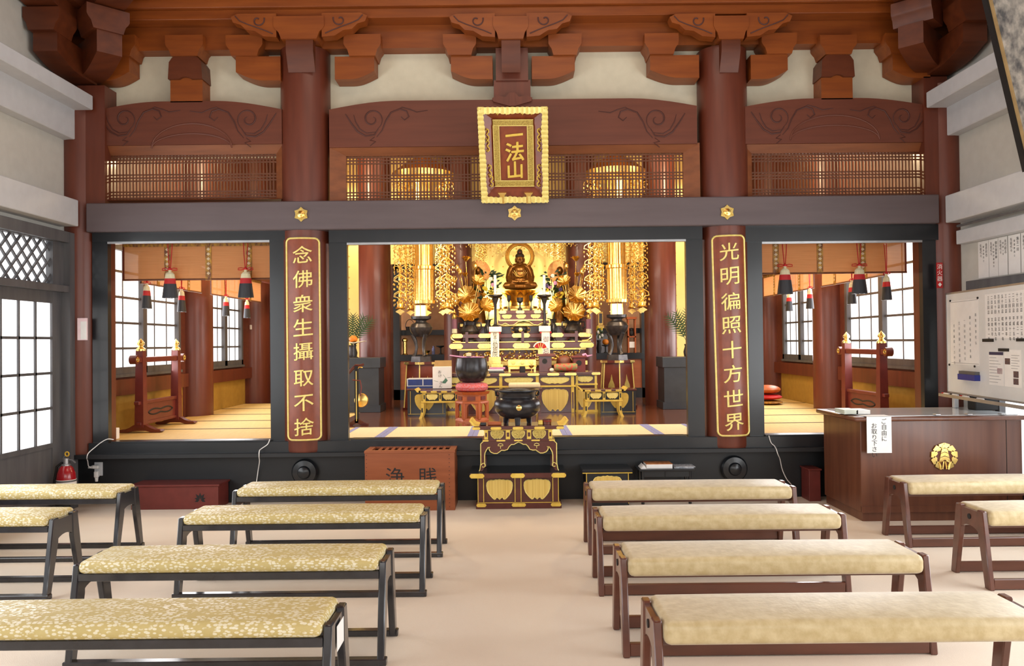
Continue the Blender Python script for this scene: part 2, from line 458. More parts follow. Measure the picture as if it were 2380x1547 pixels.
# ---- upper entablature
zA = zt(109, 7.05); zB = zt(56, 7.05)
g = G().box(XL, XR, 7.05, 7.32, zA, zB)
struct(g, 'trim_12', M['beam'], 'lower orange brown beam resting on the brackets', 'beam')
YU = 1823 * (zB - 1.42) / (802 - 40)
g = G().box(XL, XR, YU, 7.05 + 0.25, zB, zB + 0.085, 0.004)
g.box(XL, XR, YU - 0.045, 7.2, zB + 0.085, zB + 0.16, 0.004)
struct(g, 'trim_13', M['beam'], 'projecting orange brown beam above the brackets', 'beam')
g = G().box(XL, XR, YU - 0.06, 7.2, zB + 0.16, zB + 0.5, 0.004)
struct(g, 'trim_14', M['beam'], 'topmost orange brown beam under the hall ceiling', 'beam')
for sgn, XW, nm, nn in ((-1, XL, 'left', 15), (1, XR, 'right', 16)):
    a, b = sorted((XW + sgn * 0.05, XW - sgn * 0.35))
    g = G().box(a, b, 3.0, 7.0, zB + 0.02, zB + 0.5, 0.004)
    struct(g, 'trim_%d' % nn, M['beam_dark'], 'dark brown top beam running along the %s wall' % nm, 'beam')

# ---- carved arched beams between the pillars
def arch(name, x0, x1, zbot, zmid, zend, y0, y1, label):
    n = 28; P = [(x0, zbot), (x1, zbot)]
    w = x1 - x0; e = 0.62 if w < 2 else 0.62
    for i in range(n + 1):
        t = 1 - i / n
        x = x0 + w * t; d = min(x - x0, x1 - x) 
        k = min(1, d / e)
        P.append((x, zend + (zmid - zend) * math.sin(k * PI / 2)))
    o = thing(name, label, 'carved beam', ((x0 + x1) / 2, y0, zbot))
    make(G().prism(P, 'xz', y0, y1), 'beam_body', M['carved'], o)
    return o

def spiral(cx, cz, r, turns, start, dirn=1, n=30):
    return [(cx + r * (1 - 0.8 * i / n) * math.cos(start + dirn * 2 * PI * turns * i / n), cz + r * (1 - 0.8 * i / n) * math.sin(start + dirn * 2 * PI * turns * i / n)) for i in range(n + 1)]

def scroll(parent, cx, cz, s, flip, Y):
    """a carved wave scroll: large spiral, a tail to the pillar, a small spiral on a stalk to the middle"""
    g = G(); f = flip
    def put(pts, r):
        q = [Vector((cx + f * s * a, Y, cz + s * b)) for a, b in pts]
        n = len(q); g.tube(q, [r * (0.35 + 0.65 * math.sin(PI * (i + 0.6) / (n + 0.2))) for i in range(n)], 6)
    sp = spiral(0, 0, 0.10, 1.35, R(-60), 1)
    put(sp, 0.008); 
    put([(0.055, -0.085), (0.02, -0.14), (-0.06, -0.15), (-0.13, -0.11), (-0.19, -0.03), (-0.24, 0.05)], 0.009)
    put([(0.03, -0.115), (-0.05, -0.125), (-0.11, -0.09), (-0.15, -0.02), (-0.165, 0.04)], 0.006)
    put([(0.04, -0.16), (0.09, -0.1), (0.12, -0.02), (0.17, 0.06), (0.25, 0.09), (0.31, 0.07), (0.33, 0.02), (0.29, -0.01), (0.26, 0.02)], 0.008)
    put([(0.20, 0.07), (0.27, 0.105), (0.34, 0.085), (0.40, 0.06), (0.5, 0.075)], 0.006)
    put([(0.02, -0.16), (-0.02, -0.19), (0.03, -0.2), (-0.02, -0.24)], 0.006)
    make(g, 'carved_scroll', M['groove'], parent)

YC = 7.02
def bay(x0, x1, pm, pe0, pb, label, bow):
    o = arch('carved_arched_beam', xt(x0, YC, 290), xt(x1, YC, 290), zt(pb, YC, (x0 + x1) / 2), zt(pm, YC, (x0 + x1) / 2), zt(pe0, YC, (x0 + x1) / 2), YC, 7.22, label)
    if bow:
        g = G(); cx = xt((x0 + x1) / 2 + bow[0], YC, 300); z0 = zt(pb + 0, YC)
        for rx, rz in ((bow[1], 0.22), (bow[1], 0.13)):
            pts = [Vector((cx + rx * math.cos(PI * i / 20), YC - 0.002, z0 + rz * math.sin(PI * i / 20))) for i in range(21)]
            g.tube(pts, 0.007, 6)
        make(g, 'carved_arc', M['carved'], o)
    return o
b1 = bay(216, 655, 235, 256, 336, 'carved brown arched beam over the left opening', (10, 0.36))
b2 = bay(765, 1620, 231, 250, 338, 'long carved brown arched beam behind the gold framed plaque', None)
b3 = bay(1728, 2152, 228, 246, 332, 'carved brown arched beam over the right opening', (0, 0.40))
for b, px, py, fl, s in ((b1, 290, 277, -1, 1.0), (b1, 577, 277, 1, 1.05), (b2, 865, 277, -1, 1.0), (b2, 1527, 277, 1, 1.05), (b3, 1808, 272, -1, 1.0), (b3, 2098, 272, 1, 0.95)):
    c = at(px, py, YC)
    # the small spiral points to the middle of its bay
    scroll(b, c.x, c.z, s, -fl, YC)

# ---- lattice transoms
def transom(x0, x1, y0, y1, lx0, lx1, ly0, ly1, label):
    Y = 7.06; mid = (x0 + x1) / 2
    X0, X1 = xt(x0, Y, 400), xt(x1, Y, 400); Z1, Z0 = zt(y0, Y, mid), zt(y1, Y, mid)
    A0, A1 = xt(lx0, Y, 400), xt(lx1, Y, 400); B1, B0 = zt(ly0, Y, mid), zt(ly1, Y, mid)
    o = thing('transom_screen', label, 'lattice screen', ((X0 + X1) / 2, Y, Z0), 'lattice screens over the openings')
    g = G()
    # splayed frame
    ya, yb = Y - 0.03, Y + 0.03
    for q in (((X0, Z0), (X1, Z0), (A1, B0), (A0, B0)), ((X1, Z0), (X1, Z1), (A1, B1), (A1, B0)), ((X1, Z1), (X0, Z1), (A0, B1), (A1, B1)), ((X0, Z1), (X0, Z0), (A0, B0), (A0, B1))):
        o0, o1, i1, i0 = q
        g.hexa([(o0[0], ya, o0[1]), (o1[0], ya, o1[1]), (o1[0], yb + 0.05, o1[1]), (o0[0], yb + 0.05, o0[1])],
               [(i0[0], yb, i0[1]), (i1[0], yb, i1[1]), (i1[0], yb + 0.05, i1[1]), (i0[0], yb + 0.05, i0[1])])
    bmesh.ops.recalc_face_normals(g.bm, faces=g.bm.faces[:])
    make(g, 'frame', M['screen'], o)
    g = G(); n = int(round((A1 - A0) / 0.0305))
    for i in range(1, n):
        x = A0 + (A1 - A0) * i / n
        g.box(x - 0.0062, x + 0.0062, yb + 0.012, yb + 0.026, B0, B1)
    H = B1 - B0
    for t in (0.03, 0.10, 0.17, 0.42, 0.49, 0.56, 0.83, 0.90, 0.97):
        z = B0 + H * t
        g.box(A0, A1, yb + 0.008, yb + 0.022, z - 0.0055, z + 0.0055)
    make(g, 'lattice', M['lattice'], o, smooth=0)
transom(226, 662, 336, 466, 250, 640, 358, 460, 'wooden lattice screen above the left opening')
transom(768, 1625, 338, 464, 803, 1590, 357, 459, 'long wooden lattice screen behind the gold framed plaque')
transom(1722, 2160, 330, 461, 1750, 2142, 353, 453, 'wooden lattice screen above the right opening')

# ---- bracket arms and blocks
def block(g, x0, x1, z0, z1, y0, y1):
    """bearing block: straight upper half, lower half drawn in on a curve"""
    h = z1 - z0; zc = z0 + h * 0.55; w = x1 - x0; i = w * 0.15
    P = [(x0, z1), (x0, zc), (x0 + i * 0.25, zc - h * 0.12), (x0 + i * 0.65, zc - h * 0.25), (x0 + i, z0), (x1 - i, z0), (x1 - i * 0.65, zc - h * 0.25), (x1 - i * 0.25, zc - h * 0.12), (x1, zc), (x1, z1)]
    g.prism(P, 'xz', y0, y1)

def arm(g, xa, xb, z0, z1, y0, y1):
    """bracket arm from xa (at the pillar) to its rounded end xb"""
    w = xb - xa; h = z1 - z0
    P = [(xa, z1), (xb, z1), (xb, z0 + h * 0.36)]
    for i in range(1, 9):
        t = i / 8
        P.append((xb - w * 0.62 * t, z0 + h * 0.36 * (1 - math.sin(t * PI / 2))))
    P.append((xa, z0))
    g.prism(P, 'xz', y0, y1)

def bracket(name, label, arms, blocks, Y=6.99):
    o = None
    px, py = blocks[0][0], blocks[0][2]
    c = at(px, py, Y)
    o = thing(name, label, 'bracket', (c.x, Y, c.z))
    for a, b, y0, y1 in arms:
        m = (a + b) / 2
        g = G(); arm(g, xt(a, Y, 155), xt(b, Y, 155), zt(y1, Y, m), zt(y0, Y, m), Y, Y + 0.2)
        make(g, 'bracket_arm', M['beam'], o)
    for a, b, y0, y1 in blocks:
        m = (a + b) / 2
        g = G(); block(g, xt(a, Y, 105), xt(b, Y, 105), zt(y1, Y, m), zt(y0, Y, m), Y - 0.03, Y + 0.2)
        make(g, 'bearing_block', M['beam'], o)
    return o
bk1 = bracket('bracket', 'bracket of two arms and blocks on the pillar left of the plaque', [(652, 548, 131, 187), (778, 870, 131, 184)], [(527, 612, 84, 132), (800, 886, 82, 132)])
bk2 = bracket('bracket', 'bracket of two arms and blocks on the short post above the plaque', [(1145, 1048, 130, 184), (1236, 1336, 130, 183)], [(1030, 1107, 82, 130), (1274, 1351, 81, 130)])
bk3 = bracket('bracket', 'bracket of two arms and blocks on the pillar right of the plaque', [(1625, 1511, 128, 181), (1745, 1831, 127, 183)], [(1497, 1576, 80, 128), (1768, 1850, 79, 127)])
bk4 = bracket('bracket', 'dark corner bracket beside the left wall', [(214, 300, 131, 187)], [(235, 317, 84, 132)])
bk5 = bracket('bracket', 'dark corner bracket beside the right wall', [(2162, 2075, 127, 181), ], [(2055, 2140, 79, 127)])

# forward arms, big blocks and carved wings on the two pillars and the middle post
def wing_pts(x, z, s, f):
    return [(x, z), (x + f * 0.36 * s, z + 0.0), (x + f * 0.42 * s, z - 0.03 * s), (x + f * 0.40 * s, z - 0.08 * s), (x + f * 0.33 * s, z - 0.10 * s), (x + f * 0.28 * s, z - 0.15 * s), (x + f * 0.2 * s, z - 0.16 * s), (x + f * 0.12 * s, z - 0.21 * s), (x, z - 0.22 * s)]
def crown(o, px, py0, py1, w, Y=6.83, taper=True):
    c = at(px, (py0 + py1) / 2, Y)
    z1, z0 = zt(py0, Y, px), zt(py1, Y, px)
    wx = w * Y / F
    g = G(); block(g, c.x - wx / 2, c.x + wx / 2, z0, z1, Y, Y + 0.3)
    make(g, 'front_block', M['beam'], o)
    zq = zt(170, 6.95, px)
    g = G().prism([(6.935, zq), (6.936, z0), (Y + 0.02, z0), (Y + 0.02, z0 - 0.1), (6.93, zq)], 'yz', c.x - wx * 0.27, c.x + wx * 0.27)
    make(g, 'front_arm', M['beam_dark'], o)
    zw = zt(26, 6.8, px)
    for f in (-1, 1):
        g = G().prism(wing_pts(c.x + f * wx * 0.45, zw, 0.95, f), 'xz', Y + 0.01, Y + 0.12)
        make(g, 'carved_wing', M['beam'], o)
        g = G(); sp = spiral(c.x + f * (wx * 0.45 + 0.16), zw - 0.06, 0.06, 0.9, R(160 if f > 0 else 20), f)
        g.tube([Vector((a, Y + 0.008, b)) for a, b in sp], 0.006, 6)
        g.tube([Vector((c.x + f * (wx * 0.45 + q), Y + 0.008, zw - 0.02 - e)) for q, e in ((0.36, 0.0), (0.32, 0.045), (0.25, 0.075), (0.18, 0.1), (0.1, 0.13), (0.03, 0.16))], 0.005, 6)
        make(g, 'carved_groove', M['groove'], o)
crown(bk1, 694, 37, 90, 118)
crown(bk2, 1187, 37, 90, 82)
crown(bk3, 1700, 36, 90, 82)

# short posts standing on the carved beams
def strut(px, w, y0, y1, label, carved=False):
    Y = 7.0; c = at(px, (y0 + y1) / 2, Y); wx = w * Y / F
    z0, z1 = zt(y1, Y, px), zt(y0, Y, px)
    o = thing('bracket_strut', label, 'short post', (c.x, Y, z0))
    zm = z0 + (z1 - z0) * 0.5
    make(G().box(c.x - wx * 0.47, c.x + wx * 0.47, Y + 0.02, Y + 0.2, z0, zm + 0.02), 'lower_post', M['beam'], o)
    P = [(c.x - wx * 0.5, zm), (c.x - wx * 0.18, zm), (c.x - wx * 0.1, zm + 0.015), (c.x, zm + 0.02), (c.x + wx * 0.1, zm + 0.015), (c.x + wx * 0.18, zm), (c.x + wx * 0.5, zm), (c.x + wx * 0.47, z1 - 0.05), (c.x + wx * 0.38, z1 - 0.01), (c.x + wx * 0.3, z1), (c.x - wx * 0.3, z1), (c.x - wx * 0.38, z1 - 0.01), (c.x - wx * 0.47, z1 - 0.05)]
    make(G().prism(P, 'xz', Y - 0.01, Y + 0.2), 'hood', M['beam_dark'], o)
    g = G(); block(g, c.x - wx * 0.55, c.x + wx * 0.55, z1, zt(84, Y, px), Y - 0.03, Y + 0.2)
    make(g, 'bearing_block', M['beam'], o)
strut(431, 80, 132, 236, 'short hooded post on the carved beam over the left opening')
strut(1947, 78, 128, 229, 'short hooded post on the carved beam over the right opening')
c = at(1190, 180, 7.02)
o = thing('bracket_strut', 'plain brown post behind the top of the plaque', 'short post', (c.x, 7.02, zt(232)))
make(G().box(c.x - 0.165, c.x + 0.165, 7.03, 7.2, zt(233), zt(183)).box(c.x - 0.145, c.x + 0.145, 7.01, 7.2, zt(186), zt(93, 6.83)), 'post_body', M['pillar'], o)
g = G()
for f in (-1, 1):
    g.prism([(c.x + f * 0.02, zt(247)), (c.x + f * 0.17, zt(236)), (c.x + f * 0.18, zt(228)), (c.x + f * 0.13, zt(222)), (c.x + f * 0.06, zt(226)), (c.x + f * 0.02, zt(214))], 'xz', 6.99, 7.04)
g.prism([(c.x - 0.03, zt(247)), (c.x + 0.03, zt(247)), (c.x + 0.02, zt(216)), (c.x - 0.02, zt(216))], 'xz', 6.985, 7.04)
make(g, 'carved_leaf', M['pillar'], o)

# corner clusters that carry the roof in the two corners
for sgn, nm, o in ((-1, 'left', bk4), (1, 'right', bk5)):
    XW = XL if sgn < 0 else XR
    cx = XW - sgn * 0.16
    # an arm along the side wall and one on the diagonal
    zq0, zq1 = zt(185), zt(131)
    def along(base, d, L, w, z0, z1):
        g = G(); h = z1 - z0
        P = [(0, z1), (L, z1), (L, z0 + h * 0.36)] + [(L - L * 0.62 * i / 8, z0 + h * 0.36 * (1 - math.sin(i / 8 * PI / 2))) for i in range(1, 9)] + [(0, z0)]
        g.prism(P, 'xz', -w / 2, w / 2)
        a = math.atan2(d[1], d[0])
        return g.xf(Matrix.Translation((base[0], base[1], 0)) @ Matrix.Rotation(a, 4, 'Z'))
    make(along((cx, 7.05), (0, -1), 0.62, 0.2, zq0, zq1 + 0.03), 'side_arm', M['beam_dark'], o)
    make(along((cx, 7.05), (-sgn, -1), 0.62, 0.2, zq0 + 0.02, zq1 + 0.1), 'diagonal_arm', M['beam_dark'], o)
    g = G(); block(g, -0.15, 0.15, zq1 + 0.03, zq1 + 0.22, -0.13, 0.13)
    g.xf(Matrix.Translation((cx, 6.5, 0))); make(g, 'side_block', M['beam_dark'], o)
    g = G(); block(g, -0.17, 0.17, zq1 + 0.1, zq1 + 0.3, -0.16, 0.16)
    g.xf(Matrix.Translation((cx - sgn * 0.33, 6.7, 0)) @ Matrix.Rotation(R(45), 4, 'Z')); make(g, 'diagonal_block', M['beam_dark'], o)
    make(along((cx, 7.05), (-sgn, -1), 1.0, 0.24, zq1 + 0.3, zq1 + 0.5), 'upper_arm', M['beam_dark'], o)
    make(along((cx, 7.0), (0, -1), 1.0, 0.26, zq1 + 0.22, zq1 + 0.44), 'upper_side_arm', M['beam_dark'], o)

# ---- sanctuary shell
YB = 12.7
g = G().box(XL - 0.3, XR + 0.3, 7.2, 13.2, ZF - 0.14, ZF - 0.04)
struct(g, 'floor_sanctuary', M['floor_wood'], 'dark polished wooden floor of the sanctuary', 'floor')
FX0, FX1 = -1.92, 2.2
g = G().box(FX0, FX1, 8.13, 12.7, ZF - 0.04, ZF)
struct(g, 'floor_altar', M['floor_wood'], 'glossy dark floor boards in front of the altar', 'floor')
g = G().box(XL - 0.3, XR + 0.3, 7.2, 13.2, 4.55, 4.65)
struct(g, 'ceiling_sanctuary', M['beam'], 'wooden ceiling of the sanctuary', 'ceiling')
g = G().box(XL - 0.3, XR + 0.3, YB, YB + 0.2, ZF - 0.04, 4.6)
struct(g, 'wall_sanctuary_back', M['carved'], 'brown back wall of the sanctuary', 'wall')
# side walls with window openings
WIN = [(7.24, 9.38), (10.2, 11.55)]
ZS, ZT = 1.14, 2.45
for sgn, XW, nm in ((-1, XL, 'left'), (1, XR, 'right')):
    a, b = sorted((XW, XW + sgn * 0.15))
    g = G().box(a, b, 7.2, 13.2, ZT, 4.6).box(a, b, 7.2, WIN[0][0], ZF - 0.04, ZT).box(a, b, WIN[0][1], WIN[1][0], ZF - 0.04, ZT).box(a, b, WIN[1][1], 13.2, ZF - 0.04, ZT)
    for w in WIN:
        g.box(a, b, w[0], w[1], ZF - 0.04, ZS)
    struct(g, 'wall_sanctuary_' + nm, M['carved'], 'brown side wall with windows on the %s of the sanctuary' % nm, 'wall')
    a, b = sorted((XW, XW - sgn * 0.02))
    g = G()
    for y0, y1 in ((7.3, 9.42), (10.24, 11.62)):
        g.box(a, b, y0, y1, ZF, 0.93)
    struct(g, 'baseboard_' + nm, M['yellow_panel'], 'ochre panels below the windows on the %s of the sanctuary' % nm, 'wall panel')
    a, b = sorted((XW, XW - sgn * 0.06))
    g = G().box(a, b, 7.3, 9.5, 0.93, 1.09).box(a, b, 10.2, 11.8, 0.93, 1.09)
    struct(g, 'trim_%d' % (17 if sgn < 0 else 18), M['pillar'], 'brown rail under the windows on the %s of the sanctuary' % nm, 'wall rail')
# tatami mats of the two side aisles and the row behind the sill
def tatami(x0, x1, y0, y1, label, m='tatami', edge='tatami_edge', ew=0.03, ends=False):
    o = thing('tatami_mat', label, 'tatami mat', ((x0 + x1) / 2, (y0 + y1) / 2, ZF - 0.04), 'tatami mats of the sanctuary')
    make(G().box(x0, x1, y0 + 0.001, y1 - 0.001, ZF - 0.04, ZF), 'straw_mat', M[m], o)
    g = G()
    if ends:
        g.box(x0, x0 + ew, y0 + 0.001, y1 - 0.001, ZF - 0.001, ZF + 0.002).box(x1 - ew, x1, y0 + 0.001, y1 - 0.001, ZF - 0.001, ZF + 0.002)
    else:
        g.box(x0, x1, y0 + 0.001, y0 + ew, ZF - 0.001, ZF + 0.002).box(x0, x1, y1 - ew, y1 - 0.001, ZF - 0.001, ZF + 0.002)
    make(g, 'cloth_edge', M[edge], o)
ORD = ['first', 'second', 'third', 'fourth', 'fifth']
xa, xb = at(790, 1000, 7.4).x, at(1632, 1000, 7.4).x
for sgn, nm in ((-1, 'left'), (1, 'right')):
    x0, x1 = (XL + 0.025, xa - 0.002) if sgn < 0 else (xb + 0.002, XR - 0.025)
    yy = [7.2, 8.13, 8.98, 9.8, 10.67, 11.6]
    for i in range(5):
        if i:
            x0, x1 = (x0, FX0 - 0.002) if sgn < 0 else (FX1 + 0.002, x1)
        tatami(x0, x1, yy[i], yy[i + 1], '%s straw mat counted from the sill in the %s aisle' % (ORD[i], nm), ew=0.022)
# pale mats with blue edges behind the sill of the middle opening: the edges cross the sill
p = [at(790, 1000, 7.6).x, at(938, 987, 8.13).x, at(1100, 1003, 7.5).x, at(1312, 985, 7.6).x, at(1510, 987, 7.6).x, at(1628, 1000, 7.6).x]
xs = [at(790, 1000, 7.4).x, at(880, 1016, 7.2).x, at(1097, 1016, 7.2).x, at(1320, 1014, 7.2).x, at(1535, 1010, 7.2).x, at(1632, 1000, 7.4).x]
for i, w in enumerate(('leftmost', 'second', 'middle', 'fourth', 'rightmost')):
    tatami(xs[i] + 0.001, xs[i + 1] - 0.001, 7.2, 8.129, '%s pale mat with blue edges behind the middle sill' % w, 'tatami_pale', 'blue_edge', 0.045, True)
g = G().box(XL - 0.3, XR + 0.3, 7.14, 7.2, 0, ZF - 0.045)
struct(g, 'trim_19', M['black'], 'black board behind the sill under the mats', 'sill')
# ---------------------------------------------------------------- doors and windows of the hall
def side_door(n, X, y0, y1, label, sgn):
    """sliding door with frosted panes between Y=y0 and y1; lower board panel, 4 rows of panes, lattice transom above"""
    o = thing('door_%d' % n, label, 'door', (X, (y0 + y1) / 2, 0), None, 'structure')
    a, b = sorted((X, X + sgn * 0.05))
    zb, zt_ = 0.60, 1.80
    st = 0.075
    g = G()
    g.box(a, b, y0, y0 + st, 0.02, zt_ + 0.12).box(a, b, y1 - st - 0.06, y1, 0.02, zt_ + 0.12)
    g.box(a + 0.002, b - 0.002, y0 + st, y1 - st - 0.06, zt_, zt_ + 0.118).box(a + 0.002, b - 0.002, y0 + st, y1 - st - 0.06, 0.022, 0.16)
    g.box(a + 0.002, b - 0.002, y0 + st, y1 - st - 0.06, zb - 0.04, zb)
    make(g, 'door_frame', M['grey_wood'], o)
    make(G().box(a + 0.012, b - 0.012, y0 + st, y1 - st - 0.05, 0.16, zb - 0.04), 'lower_panel', M['grey_wood'], o)
    make(G().box(a + 0.02, b - 0.02, y0 + st, y1 - st - 0.05, zb, zt_), 'frosted_panes', M['daylight'], o)
    g = G(); A, B = y0 + st, y1 - st - 0.06
    nc = max(2, int(round((B - A) / 0.235)))
    for i in range(1, nc):
        y = A + (B - A) * i / nc
        g.box(a + 0.004, b - 0.004, y - 0.009, y + 0.009, zb, zt_)
    for i in range(1, 4):
        z = zb + (zt_ - zb) * i / 4
        g.box(a + 0.004, b - 0.004, A, B, z - 0.011, z + 0.011)
    make(g, 'muntins', M['grey_wood'], o)
    return o
p1 = on_side(122, 900, XL + 0.03).y
YD1 = p1 + 0.135
side_door(1, XL + 0.03, YD1 - 1.1, YD1, 'grey sliding door with frosted panes on the left wall', -1)
side_door(2, XL + 0.03, YD1 - 2.25, YD1 - 1.12, 'grey sliding door further from the altar on the left wall', -1)
side_door(3, XL + 0.03, YD1 - 3.4, YD1 - 2.27, 'third grey sliding door on the left wall', -1)
side_door(4, XL + 0.03, YD1 - 4.55, YD1 - 3.42, 'fourth grey sliding door on the left wall', -1)
# frame and diamond lattice transom above the left doors
g = G().box(XL, XL + 0.1, YD1 - 4.6, 6.98, 1.90, 1.955).box(XL, XL + 0.1, YD1 - 4.6, 6.9, 2.335, 2.43)
g.box(XL, XL + 0.106, YD1 + 0.002, YD1 + 0.12, 0, 2.428)
struct(g, 'trim_20', M['grey_wood'], 'grey door post and rails at the left wall doors', 'door frame')
o = thing('window_1', 'diamond lattice transom window above the left door', 'transom window', (XL, 6.0, 1.99), None, 'structure')
y0, y1, z0, z1 = YD1 - 1.2, YD1 - 0.12, 1.95, 2.345
make(G().box(XL - 0.03, XL - 0.015, y0, y1, z0, z1), 'pane', M['daylight'], o)
g = G()
g.box(XL - 0.01, XL + 0.052, y0, y0 + 0.05, z0 + 0.001, z1 - 0.001).box(XL - 0.01, XL + 0.052, y1 - 0.04, YD1, z0 + 0.001, z1 - 0.001).box(XL - 0.01, XL + 0.05, y0, y1, z0, z0 + 0.015).box(XL - 0.01, XL + 0.05, y0, y1, z1 - 0.015, z1)
make(g, 'frame', M['grey_wood'], o)
g = G(); H = z1 - z0
for i in range(-5, 12):
    for s in (1, -1):
        ya = y0 + i * 0.135; yb = ya + H
        a = (ya, z0) if s > 0 else (ya, z1); b = (yb, z1) if s > 0 else (yb, z0)
        ta = max(0, (y0 - a[0]) / H); tb = min(1, (y1 - a[0]) / H)
        if tb - ta < 0.05: continue
        L = lambda t: (XL + (0.02 if s > 0 else 0.01), a[0] + (b[0] - a[0]) * t, a[1] + (b[1] - a[1]) * t)
        g.bar(L(ta), L(tb), 0.014, 0.018, (1, 0, 0))
make(g, 'diamond_lattice', M['grey_wood'], o)
o = thing('window_2', 'second diamond lattice transom window on the left wall', 'transom window', (XL, 4.0, 1.99), None, 'structure')
make(G().box(XL - 0.03, XL - 0.015, YD1 - 4.6, y0 - 0.05, z0, z1), 'pane', M['daylight'], o)
# right wall: bright low windows behind the whiteboard, rails and wall panel above
o = thing('window_3', 'bright window behind the whiteboard on the right wall', 'window', (XR, 5.0, 0.3), None, 'structure')
make(G().box(XR + 0.06, XR + 0.075, 0.0, 6.55, 0.25, 1.62), 'frosted_panes', M['daylight'], o)
g = G().box(XR, XR + 0.1, 0.0, 6.55, 0.0, 0.25).box(XR, XR + 0.1, 0.0, 6.55, 1.56, 1.63)
for y in (6.5, 6.05, 5.6, 5.0, 3.9, 2.8, 1.7, 0.6):
    g.box(XR + 0.01, XR + 0.08, y - 0.03, y + 0.03, 0.25, 1.6)
make(g, 'window_frame', M['grey_wood'], o)
ra, rb = on_side(2215, 540, XR - 0.02), on_side(2232, 660, XR - 0.02)
g = G().box(XR - 0.09, XR, 3.0, 6.88, 2.24, 2.36, 0.004)
struct(g, 'trim_21', M['white_paint'], 'grey rail above the calligraphy papers on the right wall', 'rail')
g = G().box(XR - 0.06, XR, 3.0, 6.8, 1.79, 1.91, 0.004)
struct(g, 'trim_22', M['grey_wood'], 'grey rail under the calligraphy papers on the right wall', 'rail')
g = G().cyl((XR - 0.12, 3.0, 2.39), (XR - 0.12, 6.8, 2.39), 0.012, n=8)
one(g, 'curtain_rail', M['grey_wood'], 'thin dark curtain rail high on the right wall above the papers', 'curtain rail')

# windows of the sanctuary side walls
def side_window(n, X, sgn, y0, y1, z0, z1, leaf, label):
    o = thing('window_%d' % n, label, 'window', (X, (y0 + y1) / 2, z0), None, 'structure')
    a, b = sorted((X - sgn * 0.02, X + sgn * 0.06))
    g = G().box(a, b, y0, y1, z0, z0 + 0.07).box(a, b, y0, y1, z1 - 0.05, z1).box(a, b, y0, y0 + 0.06, z0, z1).box(a, b, y1 - 0.06, y1, z0, z1)
    g.box(a - 0.02, b + 0.02, y0, y1, z0 - 0.03, z0)
    for y in leaf:
        g.box(a, b, y - 0.045, y + 0.045, z0, z1)
    make(g, 'window_frame', M['grey_wood'], o)
    g = G(); edges = [y0] + list(leaf) + [y1]
    for A, B in zip(edges, edges[1:]):
        for k in (1, 2):
            y = A + (B - A) * k / 3
            g.box(X - 0.004 + sgn * 0.02, X + 0.004 + sgn * 0.02, y - 0.007, y + 0.007, z0, z1)
    for k in range(1, 5):
        z = z0 + (z1 - z0) * k / 5
        g.box(X - 0.01 + sgn * 0.02, X + 0.01 + sgn * 0.02, y0, y1, z - 0.012, z + 0.012)
    make(g, 'muntins', M['grey_wood'], o)
    make(G().box(X + sgn * 0.035 - 0.003, X + sgn * 0.035 + 0.003, y0, y1, z0, z1), 'panes', M['daylight'], o)
side_window(4, XL, -1, 7.24, 9.38, ZS, ZT, (8.47,), 'large bright paned window in the left aisle behind the wooden stand')
side_window(5, XL, -1, 10.2, 11.55, ZS, ZT, (10.87,), 'smaller bright paned window deeper in the left aisle')
side_window(6, XR, 1, 7.24, 9.38, ZS, ZT, (8.47,), 'large bright paned window in the right aisle behind the wooden stand')
side_window(7, XR, 1, 10.2, 11.55, ZS, ZT, (10.87,), 'smaller bright paned window deeper in the right aisle')
# round pillars between and beyond the side windows
for X, nm in ((XL - 0.02, 'left'), (XR + 0.02, 'right')):
    for y, w in ((9.8, 'between the two windows'), (12.1, 'beyond the last window')):
        g = G().lathe((X, y, 0), [(0.25, ZF - 0.04), (0.25, 4.5)], 40)
        one(g, 'pillar', M['pillar'], 'round brown wall pillar %s of the %s aisle' % (w, nm), 'pillar', None, 'structure')

